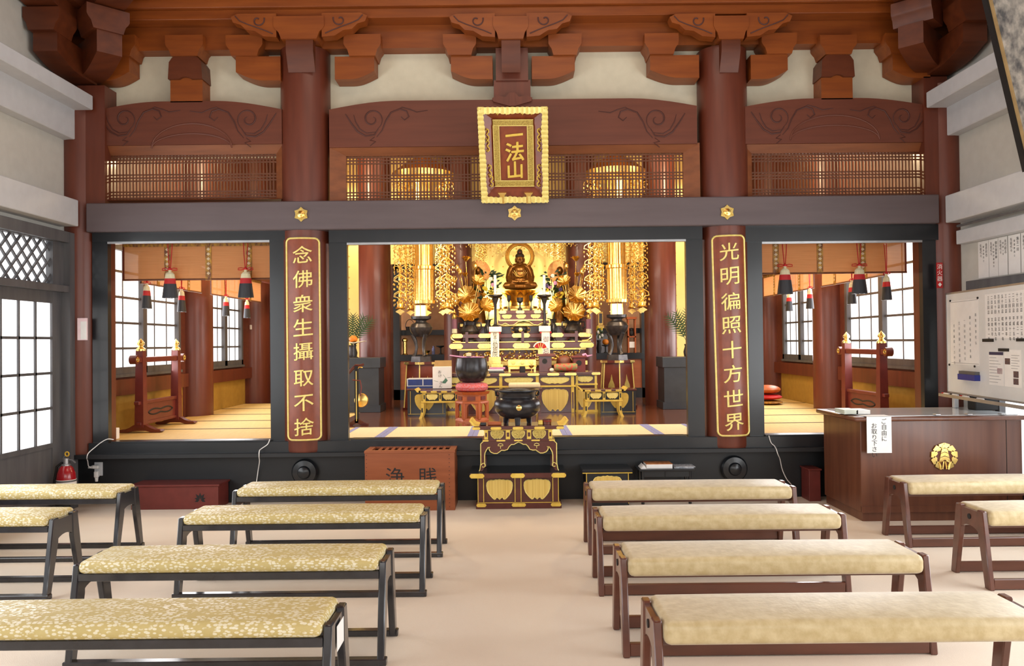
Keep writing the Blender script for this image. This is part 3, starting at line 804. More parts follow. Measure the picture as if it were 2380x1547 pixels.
# ---------------------------------------------------------------- benches
def brocade(name, base, base2, fleck, scale, size, sharp, sheen_r):
    m = mat(name, base, base2, 0.6, noise=5, bump=0.08, bscale=220)
    t = m.node_tree; b = t.nodes['Principled BSDF']; L = t.links.new
    old = b.inputs['Base Color'].links[0].from_socket
    tc = t.nodes.new('ShaderNodeTexCoord'); mp = t.nodes.new('ShaderNodeMapping'); mp.inputs['Scale'].default_value = scale
    v = t.nodes.new('ShaderNodeTexVoronoi'); v.inputs['Scale'].default_value = 1.0; v.inputs['Randomness'].default_value = 0.75
    v2 = t.nodes.new('ShaderNodeTexNoise'); v2.inputs['Scale'].default_value = 0.32; v2.inputs['Detail'].default_value = 1
    rp = t.nodes.new('ShaderNodeValToRGB'); rp.color_ramp.elements[0].position = size; rp.color_ramp.elements[1].position = size + sharp
    rp.color_ramp.elements[0].color = (1, 1, 1, 1); rp.color_ramp.elements[1].color = (0, 0, 0, 1)
    r2 = t.nodes.new('ShaderNodeValToRGB'); r2.color_ramp.elements[0].position = 0.36; r2.color_ramp.elements[1].position = 0.44
    mu = t.nodes.new('ShaderNodeMath'); mu.operation = 'MULTIPLY'
    mx = t.nodes.new('ShaderNodeMix'); mx.data_type = 'RGBA'
    L(tc.outputs['Object'], mp.inputs[0]); L(mp.outputs[0], v.inputs['Vector']); L(mp.outputs[0], v2.inputs['Vector'])
    L(v.outputs['Distance'], rp.inputs[0]); L(v2.outputs['Fac'], r2.inputs[0]); L(rp.outputs[0], mu.inputs[0]); L(r2.outputs[0], mu.inputs[1])
    L(mu.outputs[0], mx.inputs['Factor']); L(old, mx.inputs['A']); mx.inputs['B'].default_value = fleck
    L(mx.outputs['Result'], b.inputs['Base Color'])
    sp = t.nodes.new('ShaderNodeMapRange'); sp.inputs['To Min'].default_value = 0.4; sp.inputs['To Max'].default_value = 1.0
    L(mu.outputs[0], sp.inputs['Value']); L(sp.outputs[0], b.inputs['Specular IOR Level'])
    rr = t.nodes.new('ShaderNodeMapRange'); rr.inputs['To Min'].default_value = 0.6; rr.inputs['To Max'].default_value = sheen_r
    L(mu.outputs[0], rr.inputs['Value']); L(rr.outputs[0], b.inputs['Roughness'])
    return m
M['cushion_gold'] = brocade('gold_flower_brocade', srgb(205, 186, 126), srgb(197, 177, 115), srgb(232, 224, 194), (54, 96, 96), 0.40, 0.10, 0.34)  # pale flecks put the sheen of the woven flowers into the colour
M['cushion_beige'] = mat('beige_damask', srgb(205, 187, 145), srgb(184, 163, 117), 0.42, scale=(1, 1, 1), noise=26, detail=3, bump=0.12, bscale=60)
M['cushion_beige'].node_tree.nodes['Principled BSDF'].inputs['Sheen Weight'].default_value = 0.35
M['bench_black'] = mat('black_bench_lacquer', srgb(48, 48, 52), srgb(38, 37, 40), 0.22, coat=0.4)
M['bench_brown'] = mat('brown_bench_wood', srgb(104, 62, 48), srgb(86, 50, 38), 0.28, scale=(1, 5, 5), coat=0.3)

def cushion(L, D, z0, z1, bev):
    g = G().box(-L / 2, L / 2, -D / 2, D / 2, z0, z1, bev, 4)
    bm = g.bm
    bmesh.ops.subdivide_edges(bm, edges=[e for e in bm.edges if e.calc_length() > 0.2], cuts=3, use_grid_fill=True)
    for v in bm.verts:      # crowned top, slightly pinched ends
        if v.co.z > (z0 + z1) / 2:
            u = v.co.y / (D / 2); w = v.co.x / (L / 2)
            v.co.z += 0.012 * (1 - u * u) * (1 - w ** 8)
    return g

def bench(style):
    black = style == 'black'
    o = thing('bench', '', 'bench', (0, 0, 0), 'cushioned benches')
    H, half, foot = (0.44 if black else 0.43), 0.69, 0.20
    fm = M['bench_black' if black else 'bench_brown']
    lw = 0.048 if black else 0.055
    top = 0.125 if black else 0.135
    for s in (-1, 1):
        # an end frame: two splayed legs joined by an arched head board
        leg_a = [(-top, H), (-top + 0.055, H), (-top + 0.05, 0.30), (-foot + lw, 0.0), (-foot, 0.0)]
        leg_b = [(-y, z) for y, z in leg_a]
        x0, x1 = (half * s - 0.016, half * s + 0.016)
        ef = thing('end_frame', None, None, (0, 0, 0)); ef.parent = o; WL[ef] = Vector((0, 0, 0))
        for q in (leg_a, leg_b):
            g = G().prism(q, 'yz', x0, x1)
            bmesh.ops.bevel(g.bm, geom=g.bm.edges[:], offset=0.005, segments=1, affect='EDGES')
            make(g, 'leg', fm, ef)
        zl = 0.325 if black else 0.315
        arc = [(0.1 * math.cos(PI * i / 10), zl - 0.045 + 0.055 * math.sin(PI * i / 10)) for i in range(11)]
        g = G().prism([(-top + 0.02, H - 0.012), (-top + 0.01, zl - 0.05)] + [(-a, b) for a, b in arc] + [(top - 0.01, zl - 0.05), (top - 0.02, H - 0.012)], 'yz', x0 + 0.005, x1 - 0.005)
        make(g, 'head_board', fm, ef)
        if not black:
            make(G().cyl((x0 + 0.001, 0, 0.375), (x1 - 0.001, 0, 0.375), 0.016, n=14), 'bolt_hole', M['ink'], ef)
    for s in (-1, 1):
        hb = 0.03 if black else 0.062
        yb = s * (foot - 0.025)
        make(G().box(-0.715, 0.715, yb - 0.022, yb + 0.022, 0.0, hb, 0.004) if black else G().box(-0.675, 0.675, yb - 0.014, yb + 0.014, 0.004, hb, 0.004), 'floor_bar', fm, o)
    for s in (-1, 1):
        make(G().box(-0.675, 0.675, s * (0.125 if black else 0.07) - 0.014, s * (0.125 if black else 0.07) + 0.014, 0.325 if not black else 0.368, 0.402 if black else 0.3495, 0.003), 'seat_rail', fm, o)
    if black:
        c = cushion(1.345, 0.30, 0.401, 0.458, 0.025); make(c, 'cushion', M['cushion_gold'], o, 60)
    else:
        c = cushion(1.345, 0.33, 0.349, 0.434, 0.027); make(c, 'cushion', M['cushion_beige'], o, 60)
    return o

bb = bench('black'); bw = bench('brown')
BL = [(-1.19, 5.42, 'black framed bench in the left block, nearest the altar', 1), (-1.21, 4.61, 'black framed bench in the left block, second row from the altar', 1),
      (-1.285, 3.67, 'black framed bench in the left block, third row from the altar', 1), (-1.345, 2.875, 'black framed bench with a white sticker on its end, fourth row from the altar', 1),
      (-3.27, 5.40, 'black framed bench by the left door, nearest the extinguisher', 0.9), (-3.26, 4.61, 'black framed bench by the left door, second row from the extinguisher', 0.9)]
for i, (x, y, lab, sc) in enumerate(BL):
    if i == 0:
        bb.location = (x, y, 0); bb['label'] = lab
    else:
        dup(bb, (x, y, 0), lab, scale=(sc, 1, 1) if sc != 1 else None)
BR = [(1.20, 5.43, 'brown bench in the right block, nearest the altar', 1), (1.175, 4.585, 'brown bench in the right block, second row from the altar', 1),
      (1.19, 3.73, 'brown bench in the right block, third row from the altar', 1), (1.195, 2.92, 'brown bench in the right block, fourth row from the altar', 1),
      (3.31, 5.53, 'brown bench standing right in front of the counter', 0.9), (3.30, 4.61, 'brown bench in the row behind the one at the counter', 0.9)]
for i, (x, y, lab, sc) in enumerate(BR):
    if i == 0:
        bw.location = (x, y, 0); bw['label'] = lab
    else:
        dup(bw, (x, y, 0), lab, scale=(sc, 1, 1) if sc != 1 else None)
# white sticker on the end of the front left bench
g = G().box(-1.345 + 0.7065, -1.345 + 0.708, 2.875 - 0.055, 2.875 + 0.055, 0.32, 0.41)
one(g, 'sticker', M['white'], 'white sticker on the end of a black framed bench', 'sticker')

# ---------------------------------------------------------------- counter with its things
cA = on_floor(2003, 1212); cB = on_floor(1908, 1168)
XC0 = cA.x; YC0 = cA.y; YC1 = min(cB.y, 6.85); ZC = 0.815
o = thing('counter', 'dark wooden reception counter with a gold lotus crest', 'counter', (3.35, YC0 + 0.2, 0))
g = G().box(XC0, 3.96, YC0, YC1, 0.07, ZC - 0.035, 0.004)
make(g, 'counter_body', M['counter'], o)
make(G().box(XC0 + 0.015, 3.95, YC0 + 0.015, YC1, 0, 0.07), 'kick_board', M['counter'], o)
make(G().box(XC0 - 0.06, 3.965, YC0 - 0.05, YC1 + 0.02, ZC - 0.035, ZC, 0.012, 3), 'counter_top', M['counter'], o)
xs = at(2340, 1080, YC0).x
make(G().box(xs - 0.002, xs + 0.002, YC0 - 0.002, YC0 + 0.01, 0.07, ZC - 0.035), 'panel_joint', M['ink'], o)
make(G().box(XC0, 3.95, YC0 - 0.004, YC0 + 0.01, 0.07, 0.12), 'kick_trim', M['counter'], o)
gm = bpy.data.materials.new('clear_glass_sheet'); gm.use_nodes = True
gb = gm.node_tree.nodes['Principled BSDF']; gb.inputs['Base Color'].default_value = (0.86, 0.9, 0.92, 1); gb.inputs['Roughness'].default_value = 0.05; gb.inputs['Specular IOR Level'].default_value = 0.8
tcn = gm.node_tree.nodes.new('ShaderNodeTexCoord'); nzn = gm.node_tree.nodes.new('ShaderNodeTexNoise'); nzn.inputs['Scale'].default_value = 3
rpn = gm.node_tree.nodes.new('ShaderNodeValToRGB'); rpn.color_ramp.elements[0].color = (0.72, 0.77, 0.8, 1); rpn.color_ramp.elements[1].color = (0.9, 0.93, 0.95, 1)
gm.node_tree.links.new(tcn.outputs['Object'], nzn.inputs['Vector']); gm.node_tree.links.new(nzn.outputs['Fac'], rpn.inputs[0]); gm.node_tree.links.new(rpn.outputs[0], gb.inputs['Base Color'])
g = G().box(XC0 + 0.02, 3.93, YC0 + 0.0, YC1 - 0.03, ZC, ZC + 0.006, 0.002)
one(g, 'desk_mat', gm, 'clear sheet with pale papers under it covering the counter top', 'desk mat')
# crest
c = at(2193, 1060, YC0)
o2 = thing('lotus_crest', 'round gold lotus crest on the front of the counter', 'crest', (c.x, YC0, c.z - 0.11))
rc = 0.105
g = G().cyl((c.x, YC0 - 0.006, c.z), (c.x, YC0 - 0.001, c.z), rc * 0.8, n=32)
make(g, 'backing', M['red_lacquer'], o2)
for f in (-1, 1):
    for k in range(5):
        a = R(-62 + 34 * k)
        p0 = Vector((c.x + f * rc * 0.62 * math.cos(a), YC0 - 0.008, c.z + rc * 0.62 * math.sin(a)))
        tip = Vector((c.x + f * rc * 1.02 * math.cos(a + 0.25), YC0 - 0.012, c.z + rc * 1.02 * math.sin(a + 0.25)))
        d = (tip - p0); n = Vector((-d.z, 0, d.x)).normalized() * 0.034
        g = G(); m0 = p0 + d * 0.45
        vs = [p0 - n * 0.6, m0 - n, tip, m0 + n, p0 + n * 0.6]
        g.prism([(v.x, v.z) for v in vs], 'xz', YC0 - 0.014, YC0 - 0.004)
        make(g, 'lotus_leaf', M['gold'], o2)
for k in range(4):
    z = c.z + rc * (0.75 - 0.3 * k); w = rc * (0.2 + 0.07 * k)
    g = G().prism([(c.x - w, z - 0.02), (c.x - w * 0.8, z + 0.008), (c.x, z + 0.018), (c.x + w * 0.8, z + 0.008), (c.x + w, z - 0.02), (c.x, z - 0.008)], 'xz', YC0 - 0.018, YC0 - 0.006)
    make(g, 'flower_tier', M['gold'], o2)
g = G()
for f in (-1, 1):
    g.tube([(c.x + f * rc * 0.1, YC0 - 0.012, c.z - rc * 0.3), (c.x + f * rc * 0.42, YC0 - 0.012, c.z - rc * 0.45), (c.x + f * rc * 0.3, YC0 - 0.012, c.z - rc * 0.95)], 0.008, 6)
    g.tube([(c.x + f * rc * 0.05, YC0 - 0.012, c.z - rc * 0.35), (c.x + f * rc * 0.14, YC0 - 0.012, c.z - rc * 0.92)], 0.006, 6)
make(g, 'stems', M['gold'], o2)
# notice hanging over the counter edge
ya = YC0 - 0.056
pA = at(2014, 965, ya); pB = at(2073, 1052, ya)
o3 = thing('notice', 'white paper notice with vertical writing hanging over the counter edge', 'notice', ((pA.x + pB.x) / 2, ya, pB.z))
make(G().box(pA.x, pB.x, ya, ya + 0.002, pB.z, ZC + 0.004).box(pA.x, pB.x, ya, ya + 0.12, ZC + 0.0065, ZC + 0.008), 'sheet', M['white'], o3)
g = G()
for k, s in enumerate(('ご自由に', 'お取り下さい')):
    x = pB.x - (pB.x - pA.x) * (0.3 + 0.4 * k)
    for i, ch in enumerate(s):
        z = ZC - 0.03 - k * 0.035 - i * 0.045
        write(g, ch, face_plane((x, ya - 0.001, z)), 0.046, 0.001)
make(g, 'writing', M['ink'], o3, smooth=0)
# brochures and small boxes on the counter
for i, (dx, n, lab) in enumerate(((0.0, 3, 'stack of pale green brochures at the left end of the counter'), (0.16, 2, 'lower stack of white brochures next to the notice on the counter'))):
    px = at(1968 + 28 * i, 958, YC0 + 0.2).x
    g = G()
    for k in range(n + 4):
        g.box(px - 0.055 + 0.002 * (k % 3), px + 0.055 + 0.002 * (k % 2), YC0 + 0.12, YC0 + 0.30, ZC + 0.009 + 0.005 * k, ZC + 0.0138 + 0.005 * k)
    one(g, 'brochure_stack', mat('brochure_paper_%d' % i, srgb(214, 222, 208) if i == 0 else srgb(235, 235, 230)), lab, 'brochures', 'brochure stacks on the counter')
px = at(2286, 950, YC0 + 0.42)
o4 = thing('card_reader', 'black box shaped device on the counter below the whiteboard', 'device', (px.x, px.y, ZC + 0.006))
make(G().box(px.x - 0.1, px.x + 0.09, px.y - 0.06, px.y + 0.06, ZC + 0.006, ZC + 0.10, 0.006).prism([(px.x - 0.1, ZC + 0.1), (px.x + 0.06, ZC + 0.1), (px.x + 0.06, ZC + 0.115), (px.x - 0.1, ZC + 0.12)], 'xz', px.y - 0.06, px.y + 0.06), 'case', M['ink'], o4)
make(G().box(px.x + 0.09, px.x + 0.13, px.y - 0.05, px.y + 0.05, ZC + 0.006, ZC + 0.045, 0.004), 'side_unit', M['grey_wood'], o4)
for i, q in enumerate((2178, 2252, 2330)):
    cx = at(q, 965, YC0 - 0.01).x
    g = G().box(cx - 0.02, cx + 0.02, YC0 - 0.03, YC0 + 0.02, ZC + 0.007, ZC + 0.017, 0.003)
    one(g, 'paper_clip', M['alu'], '%s small metal clip counted from the notice along the counter edge' % ('first', 'second', 'third')[i], 'clip', 'clips on the counter edge')

# ---------------------------------------------------------------- whiteboard
wL, wR = Vector((3.78, 6.80, 0)), Vector((3.60, 5.30, 0))
wd = (wR - wL).normalized(); wl = (wR - wL).length
yaw = math.atan2(wd.y, wd.x)
zW0, zW1 = at(2205, 912, 6.8).z, at(2210, 681, 6.8).z
o = thing('whiteboard', 'white board on a stand with papers and marker tray, by the right wall', 'whiteboard', (3.7, 6.1, 0))
WM = Matrix.Translation((wL.x, wL.y, 0)) @ Matrix.Rotation(yaw, 4, 'Z')      # local x along the board, -y to the visitor
def wb(g, *a): return g.xf(WM)
M['board'] = mat('whiteboard_enamel', srgb(232, 234, 233), srgb(228, 230, 229), 0.2, coat=0.2)
make(wb(G().box(0.012, wl - 0.012, -0.012, 0.012, zW0 + 0.012, zW1 - 0.012)), 'writing_surface', M['board'], o)
g = G().box(0, wl, -0.016, 0.016, zW1 - 0.014, zW1).box(0, wl, -0.016, 0.016, zW0, zW0 + 0.014).box(0, 0.014, -0.016, 0.016, zW0, zW1).box(wl - 0.014, wl, -0.016, 0.016, zW0, zW1)
make(wb(g), 'frame', M['alu'], o)
make(wb(G().box(-0.03, wl, -0.07, -0.012, zW0 - 0.03, zW0 - 0.018).box(-0.03, wl, -0.075, -0.065, zW0 - 0.03, zW0 - 0.005)), 'marker_tray', M['alu'], o)
make(wb(G().box(0.02, 0.07, 0.014, 0.05, ZC + 0.007, zW1 - 0.15, 0.004).box(-0.03, 0.02, 0.03, 0.05, zW0 + 0.1, zW1 - 0.25, 0.004)), 'stand_post', M['white_paint'], o)
make(wb(G().box(wl - 0.1, wl - 0.06, 0.014, 0.42, zW0 + 0.2, zW0 + 0.24)), 'wall_bracket', M['white_paint'], o)
def onboard(px, py):
    """board coordinates (along, height) seen at a pixel"""
    d = CM.to_3x3() @ Vector(((px - 1190) / F, -(py - 773.5) / F, -1))
    n = Vector((wd.y, -wd.x, 0)); t = (wL - Vector((0, 0, 0)) - Vector((EYE.x, EYE.y, 0))).dot(n) / d.dot(n)
    p = EYE + d * t
    return (p - wL).dot(wd), p.z
def board_box(g, px0, py0, px1, py1, d0, d1):
    """box on the board: left edge px0 from py0 (top) to py1 (bottom), right edge px1"""
    a0, z1 = onboard(px0, py0); a1 = onboard(px1, py0)[0]; z0 = onboard(px0, py1)[1]
    return g.box(a0, a1, -d1, -d0, z0, z1)
def board_sheet(px0, py0, px1, py1, label, cat, name, m, d=0.0135):
    q = thing(name, label, cat, WM @ Vector((onboard(px0, py0)[0], -d, onboard(px1, py1)[1])))
    make(wb(board_box(G(), px0, py0, px1, py1, 0.0125, d)), 'sheet', m, q)
    return q
def board_text(q, a, z, s, size, pitch, ink=None):
    g = G()
    for i, ch in enumerate(s):
        if ch != ' ':
            write(g, ch, WM @ Matrix.Translation((a, -0.0142, z - i * pitch)) @ Matrix.Rotation(R(90), 4, 'X'), size, 0.0004)
    return make(g, 'writing', ink or M['ink'], q, smooth=0)
grey_ink = mat('grey_pencil_ink', srgb(150, 150, 150), None, 0.8)
q = board_sheet(2212, 700, 2278, 845, 'large white sheet pinned by four corners at the left of the whiteboard', 'paper sheet', 'paper_sheet', M['white'])
a0, z1 = onboard(2212, 700); a1 = onboard(2278, 700)[0]; z0 = onboard(2212, 845)[1]
g = G()
rows = ['南無阿弥陀仏', '願以此功徳平等施', '一切同発菩提心往', '生安楽国十念如来', '光明遍照十方世界']
for k, s in enumerate(rows):
    x = a1 - 0.05 - k * (a1 - a0 - 0.1) / 4.2
    for i, ch in enumerate(s):
        write(g, ch, WM @ Matrix.Translation((x, -0.0142, z1 - 0.13 - i * 0.045 - 0.02 * k)) @ Matrix.Rotation(R(90), 4, 'X'), 0.028, 0.0004)
make(g, 'writing', grey_ink, q, smooth=0)
make(wb(G().box(a0 + 0.01, a1 - 0.01, -0.0139, -0.0134, z0 + 0.01, z0 + 0.013).box(a0 + 0.01, a1 - 0.01, -0.0139, -0.0134, z1 - 0.013, z1 - 0.01)), 'printed_border', grey_ink, q)
for px, py, w in ((2213, 699, 'top left'), (2277, 692, 'top right'), (2211, 847, 'bottom left'), (2270, 851, 'bottom right')):
    a, z = onboard(px, py)
    g = G().cyl((a, -0.012, z), (a, -0.02, z), 0.009, n=12).xf(WM)
    one(g, 'magnet', M['ink'], 'small black magnet at the %s corner of the large sheet' % w, 'magnet', 'round magnets on the whiteboard')
q = board_sheet(2293, 684, 2412, 786, 'white list with many vertical lines of black writing on the whiteboard', 'list', 'memorial_list', M['white'])
a0, z1 = onboard(2293, 684); a1 = onboard(2412, 684)[0]; z0 = onboard(2293, 786)[1]
g = G(); random.seed(5)
cols = ['一周忌令和六年死去', '三回忌令和五年死去', '七回忌平成三十一年', '十三回忌平成二五年', '十七回忌平成二一年', '二三回忌平成十五年', '二五回忌平成十三年', '三三回忌平成五年', '五十回忌昭和五一年', '百回忌大正十五年', '百五十回忌明治九年', '二百回忌文政九年', '三百回忌享保十一年']
nC = 13
for k in range(nC):
    x = a1 - 0.03 - k * (a1 - a0 - 0.06) / (nC - 0.5)
    for i, ch in enumerate(cols[k]):
        write(g, ch, WM @ Matrix.Translation((x, -0.0142, z1 - 0.03 - i * 0.037 - (0.02 if i > 3 else 0))) @ Matrix.Rotation(R(90), 4, 'X'), 0.031, 0.0004)
make(g, 'writing', M['ink'], q, smooth=0)
for px0, py0, px1, py1, w in ((2289, 787, 2314, 794, 'under the left edge of the vertical list'), (2368, 786, 2392, 793, 'under the right part of the vertical list'), (2326, 809, 2350, 816, 'above the printed flyer')):
    g = board_box(G(), px0, py0, px1, py1, 0.0145, 0.02).xf(WM)
    one(g, 'magnet_bar', M['ink'], 'black bar magnet %s' % w, 'magnet', 'bar magnets on the whiteboard')
q = board_sheet(2302, 816, 2336, 893, 'left page of the printed flyer on the whiteboard', 'flyer', 'flyer', M['white'])
make(wb(board_box(G(), 2303, 817, 2336, 824, 0.0135, 0.0142)), 'title_band', mat('navy_print', srgb(48, 50, 92)), q)
g = G(); 
for i in range(9):
    board_box(g, 2304, 830 + i * 7, 2320 + (i * 5) % 12, 831 + i * 7, 0.0135, 0.0141)
make(wb(g), 'printed_lines', grey_ink, q)
make(wb(board_box(G(), 2322, 855, 2334, 868, 0.0135, 0.0142)), 'photo', mat('flyer_photo', srgb(150, 120, 130), srgb(200, 190, 190), noise=20), q)
q = board_sheet(2338, 812, 2378, 897, 'right page of the printed flyer with three small photographs on the whiteboard', 'flyer', 'flyer', M['white'])
for i, (p0, q0, p1_, q1) in enumerate(((2340, 832, 2352, 846), (2360, 862, 2372, 877), (2360, 879, 2372, 893))):
    make(wb(board_box(G(), p0, q0, p1_, q1, 0.0135, 0.0142)), 'photo', mat('flyer_photo_dark_%d' % i, srgb(120, 90, 80), srgb(40, 44, 70), noise=25), q)
g = G()
for i in range(6):
    board_box(g, 2355, 825 + i * 6, 2374 - (i * 4) % 8, 826 + i * 6, 0.0135, 0.0141)
make(wb(g), 'printed_lines', grey_ink, q)
q = thing('board_eraser', 'grey and blue whiteboard eraser stuck on the board', 'eraser', WM @ Vector((onboard(2243, 882)[0], -0.03, onboard(2243, 882)[1])))
make(wb(board_box(G(), 2243, 861, 2281, 869, 0.0125, 0.05)), 'pad', M['grey_wood'], q)
make(wb(board_box(G(), 2242, 868, 2282, 881, 0.0125, 0.056)), 'handle', mat('blue_plastic', srgb(38, 48, 140)), q)
for i, (px, m, lab) in enumerate(((2206, 'red', 'red capped marker at the left end of the tray'), (2226, 'ink', 'black marker beside the red one on the tray'), (2250, 'red', 'red capped marker in the middle of the tray'), (2284, 'ink', 'black marker right of the middle on the tray'))):
    a = onboard(px, 915)[0]
    q = thing('marker', lab, 'marker', WM @ Vector((a, -0.04, zW0 - 0.018)), 'markers on the whiteboard tray')
    make(wb(G().cyl((a, -0.04, zW0 - 0.008), (a + 0.10, -0.04, zW0 - 0.008), 0.009, n=10)), 'barrel', M['white'], q)
    make(wb(G().cyl((a - 0.04, -0.04, zW0 - 0.008), (a, -0.04, zW0 - 0.008), 0.0095, n=10)), 'cap', M[m], q)

# ---------------------------------------------------------------- right wall: calligraphy papers, framed ink picture
XQ = XR - 0.006
def wall_sheet(px0, px1, label, k):
    ya, yb = on_side(px0, 590, XQ).y, on_side(px1, 590, XQ).y
    z1, z0 = 2.235, 1.925
    q = thing('calligraphy_sheet', label, 'calligraphy', (XQ, (ya + yb) / 2, z0), 'calligraphy sheets on the right wall')
    make(G().box(XQ - 0.002, XQ, min(ya, yb), max(ya, yb), z0, z1), 'sheet', M['white'], q)
    g = G(); T = ['金壱封也', '釈浄照信士', '御布施奉納', '清光院妙蓮信女', '永代経志', '寄進人名', '施主一同', '誉徳院居士'][k * 2 % 8:][:2]
    for c_, s in enumerate(T + ['先祖代々']):
        y = ya + (yb - ya) * (0.8 - 0.27 * c_)
        for i, ch in enumerate(s):
            Mx = Matrix.Translation((XQ - 0.0025, y, z1 - 0.035 - i * 0.029 - 0.015 * (c_ % 2))) @ Matrix.Rotation(R(-90), 4, 'Z') @ Matrix.Rotation(R(90), 4, 'X')
            write(g, ch, Mx, 0.029 if c_ != 1 else 0.02, 0.0004)
    make(g, 'writing', M['ink'], q, smooth=0)
for k, (a, b, w) in enumerate(((2274, 2298, 'first calligraphy sheet from the dark corner post on the right wall'), (2299, 2320, 'second calligraphy sheet from the dark corner post on the right wall'), (2321, 2342, 'third calligraphy sheet from the dark corner post on the right wall'), (2344, 2372, 'fourth calligraphy sheet from the dark corner post on the right wall'), (2374, 2400, 'fifth calligraphy sheet from the dark corner post, cut by the picture edge'))):
    wall_sheet(a, b, w, k)
# leaning picture
yP = 5.75
pb, pt = Vector((3.802, yP, 2.64)), Vector((3.49, yP, 4.08))
o = thing('framed_picture', 'black framed ink picture leaning out high on the right wall', 'picture', (3.802, yP - 0.7, 2.64))
up = (pt - pb).normalized(); nrm = Vector((-up.z, 0, up.x))
PMx = Matrix(((0, up.x, nrm.x, pb.x), (-1, up.y, nrm.y, pb.y), (0, up.z, nrm.z, pb.z), (0, 0, 0, 1)))   # local x toward the visitor, y up, z out
hh = (pt - pb).length
def bandf(w0, w1, d0, d1):
    g = G(); W = 1.6
    g.box(w0, w1, w0, hh - w0, d0, d1).box(W - w1, W - w0, w0, hh - w0, d0, d1).box(w1, W - w1, w0, w1, d0, d1).box(w1, W - w1, hh - w1, hh - w0, d0, d1)
    return g.xf(PMx)
make(bandf(0, 0.05, 0.0, 0.04), 'frame', M['ink'], o)
make(bandf(0.05, 0.072, 0.0, 0.025), 'inner_border', mat('pale_wood_border', srgb(196, 166, 116)), o)
pic = mat('ink_painting', srgb(206, 204, 196), srgb(96, 100, 104), 0.7, noise=3.5, detail=6)
make(G().box(0.072, 1.528, 0.072, hh - 0.072, 0.002, 0.012).xf(PMx), 'picture_sheet', pic, o)

# ---------------------------------------------------------------- small things on the posts
def sticker_text(q, s, x, z, Y, size, pitch, m):
    g = G()
    for i, ch in enumerate(s):
        write(g, ch, face_plane((x, Y, z - i * pitch)), size, 0.0006)
    make(g, 'writing', m, q, smooth=0)
c = at(2184, 640, 6.945); zz = (at(2184, 610, 6.945).z, at(2184, 669, 6.945).z)
q = thing('extinguisher_sign', 'red vertical fire extinguisher sign on the right corner post', 'sign', (c.x, 6.945, zz[1]))
make(G().box(c.x - 0.026, c.x + 0.026, 6.944, 6.952, zz[1], zz[0]), 'plate', M['red'], q)
sticker_text(q, '消火器', c.x, zz[0] - 0.035, 6.943, 0.05, 0.054, M['white'])
make(G().prism([(c.x, zz[1] + 0.012), (c.x + 0.016, zz[1] + 0.03), (c.x, zz[1] + 0.05), (c.x - 0.016, zz[1] + 0.03)], 'xz', 6.942, 6.9445), 'arrow', M['white'], q)
pink = mat('pale_pink_paper', srgb(240, 206, 212), srgb(246, 226, 228), 0.7)
p0, p1_ = at(180, 739, 6.94), at(203, 790, 6.94)
q = thing('paper_note', 'pale pink paper note on the left corner pillar', 'note', ((p0.x + p1_.x) / 2, 6.94, p1_.z))
make(G().box(p0.x, p1_.x, 6.938, 6.948, p1_.z, p0.z), 'note_sheet', pink, q)
make(G().box(p0.x + 0.03, p1_.x - 0.006, 6.936, 6.939, p1_.z + 0.008, p0.z - 0.03), 'printed_field', M['white'], q)
c = at(168, 829, 6.96)
q = thing('wall_hook', 'small white hook below the pink note beside the left door', 'hook', (c.x, 6.96, c.z - 0.03))
make(G().box(c.x - 0.014, c.x + 0.014, 6.945, 6.985, c.z - 0.03, c.z + 0.03, 0.006), 'plate', M['white'], q)
make(G().tube([(c.x, 6.945, c.z + 0.01), (c.x, 6.925, c.z - 0.005), (c.x, 6.928, c.z - 0.02), (c.x, 6.935, c.z - 0.015)], 0.005), 'hook', M['white_paint'], q)

# small white door contacts on the wall pillars of the aisles
for px, py, sg, lab in ((428, 743, -1, 'small white contact box on the pillar between the left aisle windows'), (583, 760, -1, 'small white contact box on the pillar beyond the left aisle windows'), (1980, 727, 1, 'small white contact box on the pillar between the right aisle windows'), (1828, 736, 1, 'small white contact box on the pillar beyond the right aisle windows')):
    yq = 9.58 if abs(px - 1190) > 700 else 11.86
    c = at(px, py, yq)
    q = thing('contact_sensor', lab, 'sensor', (c.x, yq, c.z - 0.04), 'contact boxes on the aisle pillars')
    make(G().box(c.x - 0.016, c.x + 0.016, yq - 0.012, yq + 0.012, c.z - 0.035, c.z + 0.035, 0.005), 'case', M['white'], q)
    make(G().box(c.x - 0.006, c.x + 0.006, yq + 0.0, yq + 0.1, c.z - 0.01, c.z + 0.01), 'mount', M['white'], q)
# ---------------------------------------------------------------- the framed plaque
M['ribbed_gold'] = mat('ribbed_gold_panel', srgb(242, 214, 124), srgb(216, 180, 88), 0.42, 0.35, scale=(140, 140, 1), noise=1.0, bump=0.1)
M['openwork'] = mat('gold_openwork', srgb(232, 206, 110), srgb(120, 90, 30), 0.4, 0.4, noise=60)
M['plaque_wood'] = mat('plaque_red_brown_wood', srgb(142, 66, 34), srgb(120, 52, 26), 0.35, scale=(6, 0.8, 4), coat=0.2)
M['maroon'] = mat('maroon_lacquer', srgb(92, 42, 34), srgb(80, 34, 28), 0.25, coat=0.4)
pb, pt = at(1197, 465, 6.90), at(1191, 247, 6.56)
o = thing('hanging_plaque', 'gold framed plaque with three large gold characters, hung on the arched beam', 'plaque', pb)
H = (pt - pb).length; up = (pt - pb).normalized(); ux = Vector((1, 0, -0.004)).normalized(); nz_ = ux.cross(up).normalized()
PM = Matrix(((ux.x, up.x, nz_.x, pb.x), (ux.y, up.y, nz_.y, pb.y), (ux.z, up.z, nz_.z, pb.z), (0, 0, 0, 1)))
W = 0.578; hw = W / 2
